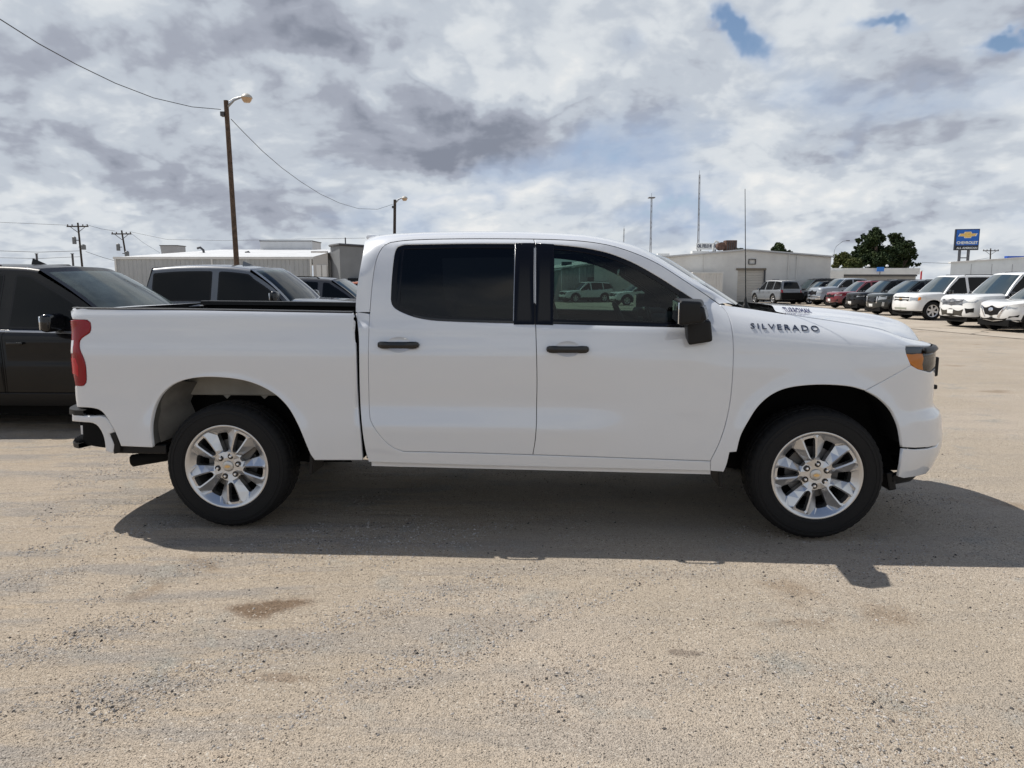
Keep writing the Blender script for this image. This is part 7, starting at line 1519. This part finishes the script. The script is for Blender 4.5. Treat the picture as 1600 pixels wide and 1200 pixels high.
# side wing with shallow gable and two doors
g0, g1, g2 = at(489,402,YL-1), at(552,400,YL-1), at(510,398,YL-1)
wg = empty('gabled_wing', 'cream lean-to wing with two closed bay doors between the warehouse and grey block', 'building', (g0.x, YL-1, 0)); wwg = at(512,400,YL-1).x-g0.x
b = Mb(); z0_, z1_ = g0.z, at(512,395,YL-1).z; b.add([(0,0,0),(wwg,0,0),(wwg,0,z1_),(0,0,z0_),(0,6,0),(wwg,6,0),(wwg,6,z1_),(0,6,z0_)], [(0,1,2,3),(3,2,6,7),(0,3,7,4)]); b.build('wall', wallmat('wing_cream', (.46,.45,.43)), wg); slab('roof_edge', -.1, wwg, -.15, .1, z1_, z1_+.12, WHITEW, wg)
for u in (494, 503): q = at(u, 414, YL-1.1); q2 = at(u+7, 414, YL-1.1); slab('bay_door', q.x-g0.x, q2.x-g0.x, -.06, .0, 0, q.z, WHITEW, wg)
# taller dark grey block
k0, k1, k2 = at(508,383,YL-2), at(545,383,YL-2), at(600,387,YL-2)
gb = empty('grey_block', 'taller dark grey office block with a flat parapet left of the white cab', 'building', (k0.x, YL-2, 0)); wk1 = k1.x-k0.x; wk2 = k2.x-k0.x
b = Mb(); b.add([(0,1.5,0),(wk1*.6,0,0),(wk2,2.5,0),(0,1.5,k0.z),(wk1*.6,0,k0.z+.02),(wk2,2.5,k0.z-.1),(0,9,k0.z),(wk2,9,k0.z-.1),(0,9,0),(wk2,9,0)], [(0,1,4,3),(1,2,5,4),(3,4,5,7,6),(0,3,6,8),(2,9,7,5)]); b.build('wall', GREYD, gb)
b = Mb(); b.tube([(-.05,1.45,k0.z+.03),(wk1*.6,-.08,k0.z+.05),(wk2,2.4,k0.z-.07)], .09, 4); b.build('parapet_cap', STEEL, gb)
q = at(541,430,YL-2); b = Mb(); b.box((q.x-k0.x+.6,.5,1.2),(2.4,.3,1.5)); b.build('window_band', GLASSD, gb)
q = at(534,382,YL-2); b = Mb(); b.tube([(q.x-k0.x,1.2,k0.z),(q.x-k0.x,1.2,at(532,374,YL-2).z+.2)], .05, 5); b.build('stub_pipe', STEEL, gb)

# poles and wires
def lamp_pole(label, u0, v0, u1, v1, Y, arm, k, m, rad):
    t, bt = at(u0, v0, Y), at(u1, v1, Y); dirv = (bt-t); s = t.z/(t.z-bt.z); foot = t+dirv*s
    o = empty('lamp_pole', label, 'lamp post', (foot.x, Y, 0)); T_ = t-foot
    b = Mb(); b.tube([(0,0,0), tuple(T_*.5), tuple(T_)], [rad*1.25, rad*1.1, rad], 10); b.build('pole', m, o, smooth=True)
    p = Vector(T_)-Vector((0,0,.16*k)); e = p+Vector((arm,-.05,.28*k)); b = Mb(); b.tube([p-Vector((0,0,.12*k)), p.lerp(e,.5)+Vector((0,0,.02)), e], [.06*k,.035*k,.025*k], 6); b.tube([p+Vector((0,0,.04)), p.lerp(e,.5)+Vector((0,0,.10*k)), e+Vector((0,0,.02))], .02*k, 5); b.build('arm', mat('galvanised', (.33,.34,.35), .45, metal=.7), o, smooth=True)
    hd = empty('lamp_head'); hd.parent = o; hd.location = e
    b = Mb(); b.lathe([(.0,.13*k),(.10*k,.12*k),(.20*k,.04*k),(.23*k,-.02*k),(.225*k,-.05*k)], 16, 'Z', c=(.16*k,0,0)); b.build('hood', mat('lamp_hood', (.42,.40,.36), .5), hd, smooth=True)
    b = Mb(); b.lathe([(.22*k,-.04*k),(.17*k,-.15*k),(.12*k,-.21*k),(0,-.22*k)], 16, 'Z', c=(.16*k,0,0)); b.build('globe', mat('lamp_amber', (.50,.34,.20), .3, coat=.5), hd, smooth=True)
    slab('junction_box', T_.x-.22*k, T_.x-.06*k, -.1, .1, T_.z-.62*k, T_.z-.45*k, STEEL, o)
    return o, t
YP = 26.0
o1, t1 = lamp_pole('near wooden lamp pole rising behind the grey pickup, amber lamp at top', 353, 157, 370, 416, YP, .60, .85, WOOD, .078)
o2, t2 = lamp_pole('small distant lamp pole just above the white cab roof', 617, 312, 616.5, 364, 58.0, .60, 1.05, WOODD, .11)
def wire(label, pts, r=.012, name='overhead_wire'):
    b = Mb(); b.tube(pts, r, 5); o = b.build(name, mat('wire_black', (.02,.02,.02), .6), None, smooth=True); tag(o, label, 'wire'); return o
def sag(a, b, s, n=24):
    return [a.lerp(b, i/n)-Vector((0,0,4*s*(i/n)*(1-i/n))) for i in range(n+1)]
A_ = at(-40, 8, 14.0); B_ = at(345, 171, YP)
wire('black service wire sagging from the top left corner to the near lamp pole', [at(*p) for p in [(-60,-8,13.2),(0,30,14.5),(60,68,16),(120,101,18),(180,130,20),(240,153,22),(300,167,24.3),(345,171,YP)]], .011)
pw = [(361,186,26),(380,206,27.5),(410,236,30),(440,262,33),(470,284,36.5),(500,303,40.5),(530,317,45),(560,326,50),(590,327,54.5),(614,319,58)]
wire('black wire sagging between the near and the far lamp pole', [at(*p) for p in pw], .012)
def utility(label, u, v, u1, v1, Y, arm, extra=True):
    t, bt = at(u, v, Y), at(u1, v1, Y); foot = t+(bt-t)*(t.z/(t.z-bt.z)); o = empty('utility_pole', label, 'utility pole', (foot.x, Y, 0)); T_ = t-foot
    b = Mb(); b.tube([(0,0,0), tuple(T_)], [.16,.11], 8); b.build('pole', WOODD, o, smooth=True)
    b = Mb(); b.box((T_.x, -.12, T_.z-.5), (arm, .14, .16)); b.build('cross_arm', WOODD, o)
    for x in (-.46, -.25, .25, .46):
        b = Mb(); b.lathe([(.0,.22),(.06,.2),(.09,.1),(.05,.0),(0,0)], 8, 'Z', c=(T_.x+x*arm, -.12, T_.z-.42)); b.build('insulator', mat('insulator', (.10,.07,.06), .3), o, smooth=True)
    b = Mb(); b.tube([(T_.x-.35*arm,-.1,T_.z-.55),(T_.x,-.1,T_.z-1.3)], .04, 4); b.build('brace', WOODD, o); b = Mb(); b.tube([(T_.x+.35*arm,-.1,T_.z-.55),(T_.x,-.1,T_.z-1.3)], .04, 4); b.build('brace', WOODD, o)
    if extra:
        for (x, z, r, h) in ((-.55,-2.4,.25,.9),(.65,-3.3,.28,.6)):
            b = Mb(); b.lathe([(0,0),(r,.0),(r,h),(r*.5,h+.1),(0,h+.12)], 12, 'Z', c=(T_.x+x, -.2, T_.z+z-h/2)); b.build('transformer', mat('transformer_grey', (.16,.17,.18), .5), o, smooth=True)
            slab('bracket', T_.x+min(0, x), T_.x+max(0, x), -.25, -.15, T_.z+z, T_.z+z+.1, STEEL, o)
    return o
utility('left of the two dark utility poles beyond the black SUV roof, carrying transformers', 121.5, 348, 128, 412, 100, 2.9)
utility('utility pole with a wide cross-arm left of the warehouse hood', 190, 360, 197, 402, 105, 2.8)
utility('small utility pole over the white block, right of the tall blue sign', 1548, 388, 1547, 410, 150, 3.2, False)
for i, (u, v) in enumerate(((57, 397), (113, 397))):
    q = at(u, v, 90); o = empty('stub_post', ('short dark post over the black SUV roof, the left of the pair', 'short dark post over the black SUV roof, beside the transformer pole')[i], 'post', (q.x, 90, 0)); b = Mb(); b.tube([(0,0,0),(0,0,q.z)], .12, 6); b.build('shaft', STEEL, o)
    slab('cap', -.14, .14, -.14, .14, q.z, q.z+.08, STEEL, o)
def wpx(label, pts, Y, r=.02): wire(label, [at(u, v, Y+k_) for (u, v, k_) in pts], r)
wpx('upper wire running from the left edge to the transformer pole', [(-30,346,0),(40,349,0),(108,352,0)], 100, .022)
wpx('wire drooping from the transformer pole to the cross-arm pole', [(134,351,0),(160,358,2),(180,361,5)], 100, .02)
wpx('long high wire running right from the cross-arm pole above the warehouse', [(203,362,0),(260,374,-5),(350,376,-10),(500,373,-15),(570,372,-15)], 105, .018)
wpx('middle wire crossing the left edge at transformer height', [(-30,391,0),(60,394,0),(124,392,0)], 98, .03)
wpx('lower wire crossing the left edge above the black SUV', [(-30,402,0),(60,404,0),(127,401,0)], 97, .025)
wpx('thin wire slanting down from the transformer pole to the warehouse', [(134,393,0),(160,402,0),(185,409,0)], 97, .025)
wpx('thin wire slanting from the cross-arm pole down to the warehouse roof', [(204,364,0),(225,380,0),(250,395,0)], 104, .016)
wpx('long thin wire behind the tall sign, from the trees to the white block', [(1440,410,0),(1490,412,0),(1545,403,0)], 150, .03)
# masts
def mast(label, u, v0, v1, Y, top):
    t, bt = at(u, v0, Y), at(u-1.5, v1, Y); o = empty('radio_mast', label, 'mast', (bt.x, Y, 0)); h = t.z; b = Mb(); w = .30
    for k in range(3):
        a = 2*math.pi*k/3; b.tube([(w*math.cos(a), w*math.sin(a), 0), (t.x-bt.x+w*math.cos(a)*.6, w*math.sin(a)*.6, h)], .07, 4)
    n = int(h/1.4)
    for i in range(n):
        z0 = h*i/n; z1 = h*(i+1)/n; a = 2*math.pi*(i%3)/3; a2 = 2*math.pi*((i+1)%3)/3; f = (t.x-bt.x)/h
        b.tube([(w*.8*math.cos(a)+f*z0, w*.8*math.sin(a), z0), (w*.8*math.cos(a2)+f*z1, w*.8*math.sin(a2), z1)], .035, 3)
    b.build('lattice', mat('mast_grey', (.16,.16,.17), .6), o)
    if top:
        b = Mb(); b.box((t.x-bt.x, 0, h), (1.7, 1.7, .25)); b.build('head_frame', mat('mast_grey', (.16,.16,.17), .6), o)
    b = Mb(); b.tube([(t.x-bt.x, 0, h), (t.x-bt.x, 0, h+1.2)], .04, 4); b.build('spike', STEEL, o)
    return o
mast('shorter radio mast with a flat head frame behind the cab pillar', 1018, 309, 395, 200, True)
mast('tallest radio mast, bare topped, above the workshop sign', 1093, 273, 395, 210, False)
mast('faint short radio mast far behind the cab roof', 975, 357, 395, 330, False)
# street lamp and its arm left of the trees
sl = at(1304,385,130); o = empty('street_lamp', 'thin curved street lamp left of the big dark trees', 'lamp post', (sl.x, 130, 0)); b = Mb(); b.tube([(0,0,0),(0,0,sl.z-.8),(.3,0,sl.z),(1.4,0,sl.z+.9),(2.2,0,sl.z+1.0)], .035, 5); b.build('pole', STEEL, o); slab('head', 2.0, 2.6, -.1, .1, sl.z+.92, sl.z+1.05, STEEL, o)

# trees
def leaf_mat(name, c, c2):
    m = bpy.data.materials.new(name); m.use_nodes = True; b = m.node_tree.nodes['Principled BSDF']; q = NB(m.node_tree)
    P = q.node('ShaderNodeTexCoord').outputs['Object']; q.put(b.inputs['Base Color'], q.mix(q.ramp(q.noise(P, .9, 3, .6), .35, .65), c, c2)); b.inputs['Roughness'].default_value = .7
    b.inputs['Specular IOR Level'].default_value = .2
    return m
LEAF = leaf_mat('juniper_leaf', (.016,.032,.012), (.042,.06,.018)); LEAFY = leaf_mat('olive_leaf', (.045,.062,.018), (.095,.10,.03)); BARK = mat('bark', (.07,.05,.038), .9, var=.3)
def tree(label, loc, lobes, n, leaf, lm, name='juniper_tree', seed=1):
    rnd = random.Random(seed); o = empty(name, label, 'tree', loc)
    b = Mb(); h = max(l[2] for l in lobes)
    b.tube([(0,0,0),(.1,0,h*.3),(0,.1,h*.6),(.1,0,h*.85)], [.35,.28,.18,.07], 8)
    b.build('trunk', BARK, o, smooth=True)
    for i, l in enumerate(lobes):
        bb = Mb(); bb.tube([(0,0,h*.12+h*.3*rnd.random()), (l[0]*.5, l[1]*.5, l[2]*.7), (l[0], l[1], l[2])], [.13,.08,.03], 5); bb.build('limb', BARK, o)
    vs = []; fs = []
    tw = sum(l[3]**2 for l in lobes)
    for l in lobes:
        # each lobe is made of tufts, each tuft a spray of small leaf faces
        nt = max(6, int(n*l[3]**2/tw/45))
        for t in range(nt):
            d = Vector((rnd.gauss(0,1), rnd.gauss(0,1), rnd.gauss(0,1))).normalized(); rr = rnd.random()**.45
            c = Vector(l[:3])+Vector((d.x*l[3], d.y*l[3], d.z*l[3]*(l[4] if len(l) > 4 else .8)))*rr
            tr = l[3]*rnd.uniform(.16,.34)
            for k in range(45):
                e = Vector((rnd.gauss(0,1), rnd.gauss(0,1), rnd.gauss(0,1))).normalized(); p = c+e*tr*rnd.random()**.4*Vector((1.1,1.1,.8)).length/1.75
                u = Vector((rnd.gauss(0,1), rnd.gauss(0,1), rnd.gauss(0,.6))).normalized()*leaf*rnd.uniform(.6,1.3); w = u.cross(e if e.length > .1 else Vector((0,0,1))).normalized()*leaf*rnd.uniform(.3,.7)
                nn = len(vs); vs += [p-u*.5, p+w*.5, p+u*.5, p-w*.5]; fs.append((nn, nn+1, nn+2, nn+3))
    mesh('crown', vs, fs, lm, o, smooth=False)
    return o
YT = 108.0
def lob(u, v, r_px, Y=YT, dy=0, sq=.85):
    p = at(u, v, Y); return (p.x, dy, p.z, r_px*Y/CAM_F, sq)
def mk(label, base_u, Y, lobes, n, lm, seed, leaf=.32):
    bx_ = at(base_u, 440, Y).x
    return tree(label, (bx_, Y, 0), [(l[0]-bx_, l[1], l[2], l[3], l[4]) for l in lobes], n, leaf, lm, seed=seed)
mk('tall dark juniper with a pointed crown behind the low building', 1366, YT, [lob(1368,364,9), lob(1378,372,10,dy=1), lob(1356,376,12,dy=-1), lob(1352,392,14), lob(1372,390,18,dy=2), lob(1345,404,12,dy=-1), lob(1388,398,15), lob(1362,410,17,dy=-2), lob(1385,414,14,dy=1), lob(1344,376,6), lob(1339,387,5), lob(1336,398,6), lob(1350,368,5), lob(1337,404,9,dy=1), lob(1343,396,10)], 44000, LEAF, 3)
mk('broad ragged dark tree joined to the right of the pointed juniper', 1404, YT+3, [lob(1398,372,10,YT+3), lob(1410,378,10,YT+3,1), lob(1422,383,8,YT+3), lob(1402,392,15,YT+3,-1), lob(1420,396,11,YT+3), lob(1412,408,14,YT+3,1), lob(1398,412,12,YT+3), lob(1424,412,6,YT+3), lob(1433,413,5,YT+3,0,.5), lob(1429,401,5,YT+3), lob(1428,388,4,YT+3)], 22000, LEAF, 5)
mk('olive-green bushy tree left of the tall juniper', 1318, YT-4, [lob(1316,404,11,YT-4), lob(1327,402,9,YT-4,1), lob(1307,414,8,YT-4), lob(1322,415,11,YT-4,-1), lob(1335,410,9,YT-4), lob(1340,418,8,YT-4)], 14000, LEAFY, 8)
mk('small round dark tree behind the workshop roof', 1218, 92, [lob(1218,386,8,92), lob(1226,392,7,92,1), lob(1209,391,7,92,-1), lob(1219,397,10,92), lob(1234,395,5,92)], 9000, LEAF, 11)
mk('dark shrub top just right of the rusty roof machine', 1152, 88, [lob(1150,391,3.5,88), lob(1157,391,3,88)], 2500, LEAF, 13)

# concrete apron beyond the dirt, with its cracks
def slabmat():
    m = bpy.data.materials.new('worn_concrete'); m.use_nodes = True; b = m.node_tree.nodes['Principled BSDF']; q = NB(m.node_tree)
    P = q.node('ShaderNodeTexCoord').outputs['Object']; n1 = q.noise(P, .35, 5, .6); n2 = q.noise(P, 3, 6, .65)
    c = q.mix(q.ramp(n1, .35, .65), (.34,.285,.225), (.40,.35,.285)); c = q.mix(q.m('MULTIPLY', q.ramp(n2, .55, .75), .5), c, (.27,.23,.19))
    # tar-sealed joints and wandering cracks
    w = q.v('ADD', P, q.v('SCALE', q.v('SUBTRACT', q.noise(P, .8, 4, .6, out=1), (.5,.5,.5)), s=1.2)); cr = q.voro(w, .16, 'DISTANCE_TO_EDGE')
    c = q.mix(q.m('MULTIPLY', q.ramp(cr, .012, .004), .8), c, (.10,.085,.07))
    q.put(b.inputs['Base Color'], c); b.inputs['Roughness'].default_value = .9; q.put(b.inputs['Normal'], q.bump(n2, .2, .01)); return m
e0_, e1_, e2_ = at(1445,516,1), None, None
def gp_(u, v):
    p = math.atan((600-CAM_HOR)/CAM_F); a, b = (u-800)/CAM_F, (600-v)/CAM_F
    d = Vector((a, math.cos(p)+b*math.sin(p), -math.sin(p)+b*math.cos(p))); t = -CAM_H/d.z; return Vector((d.x*t, d.y*t, 0))
E = [gp_(900,478), gp_(1100,488), gp_(1300,503), gp_(1445,515.5), gp_(1600,530), gp_(1800,548)]
rnd = random.Random(4)
edge = []
for a, b_ in zip(E[:-1], E[1:]):
    for i in range(8): 
        p = a.lerp(b_, i/8); edge.append(p+Vector((0, rnd.uniform(-.12,.12), 0)))
edge.append(E[-1])
b = Mb(); ntop = len(edge); b.add([(p.x, p.y, .004) for p in edge]+[(p.x*1.0+(p.x-5)*2, 140, .004) for p in edge], [(i, i+1, ntop+i+1, ntop+i) for i in range(ntop-1)])
ap = b.build('concrete_apron', slabmat()); tag(ap, kind='structure')
ef = [(p.x, p.y-.10-.05*rnd.random(), .008) for p in edge]+[(p.x, p.y+.06, .008) for p in edge]
b = Mb(); b.add(ef, [(i, i+1, ntop+i+1, ntop+i) for i in range(ntop-1)]); o = b.build('apron_edge', mat('tar_seam', (.12,.10,.085), .9, var=.4, vscale=3)); tag(o, kind='structure')

# loose stones
def stones(name, n, seed, region, size, m, heights=True, dens=None):
    rnd = np.random.RandomState(seed); V = []; F = []
    base = np.array([(1,0,0),(-1,0,0),(0,1,0),(0,-1,0),(0,0,1),(0,0,-.6)], float); tri = [(0,2,4),(2,1,4),(1,3,4),(3,0,4),(2,0,5),(1,2,5),(3,1,5),(0,3,5)]
    k = 0; x0, x1, y0, y1 = region
    while k < n:
        y = y0+(y1-y0)*rnd.rand()**1.3; x = (x0+(x1-x0)*rnd.rand())*(y/ y1)**.7
        ua = (x*.785+y*.62); wa = (-.62*x+.785*y); wl = 1 if x < .6 else max(0, 1.6-x)
        dd = wl*1.1*noise.noise(Vector((ua*.7, wa*3.4, 4)))+(1-wl*.6)*noise.noise(Vector((x*1.1+3, y*1.9, 2)))+.5*noise.noise(Vector((x*3.2, y*3.2, 7)))
        if dens is not None and rnd.rand() > dens(x, y, dd): continue
        s = size[0]+(size[1]-size[0])*rnd.rand()**4
        a = rnd.rand()*6.28; sc = np.array([s*rnd.uniform(.7,1.3), s*rnd.uniform(.6,1.1), s*rnd.uniform(.35,.75)]); P = base*sc*rnd.uniform(.8,1.2,(6,1))
        c, s_ = math.cos(a), math.sin(a); P = np.stack([P[:,0]*c-P[:,1]*s_, P[:,0]*s_+P[:,1]*c, P[:,2]], 1)
        z = flat(x, y)-.006; V.append(P+np.array([x, y, z+s*.15])); F += [(i+6*k, j+6*k, l+6*k) for i, j, l in tri]; k += 1
    V = np.concatenate(V); me = bpy.data.meshes.new(name); me.from_pydata(V.tolist(), [], F); me.update(); o = link(name, me, None, m); tag(o, kind='stuff'); return o
stones('dark_gravel', 5200, 3, (-4.5,4.5,1.1,7.5), (.0025,.010), mat('dark_stone', (.055,.05,.048), .85, var=.4, vscale=50), dens=lambda x, y, d: .10+2.2*max(d, 0)**1.3+(.12 if x > 0 else 0))
stones('pale_gravel', 24000, 5, (-4.5,4.5,1.1,7.5), (.003,.0095), mat('pale_stone', (.36,.335,.31), .85, var=.3, vscale=40), dens=lambda x, y, d: .03+2.4*max(d-.05, 0)*(1.2 if x < 0 else .7))
stones('tan_gravel', 24000, 9, (-4.5,4.5,1.1,7.5), (.003,.0075), mat('tan_stone', (.27,.215,.165), .85, var=.3, vscale=40), dens=lambda x, y, d: .25+1.2*d)
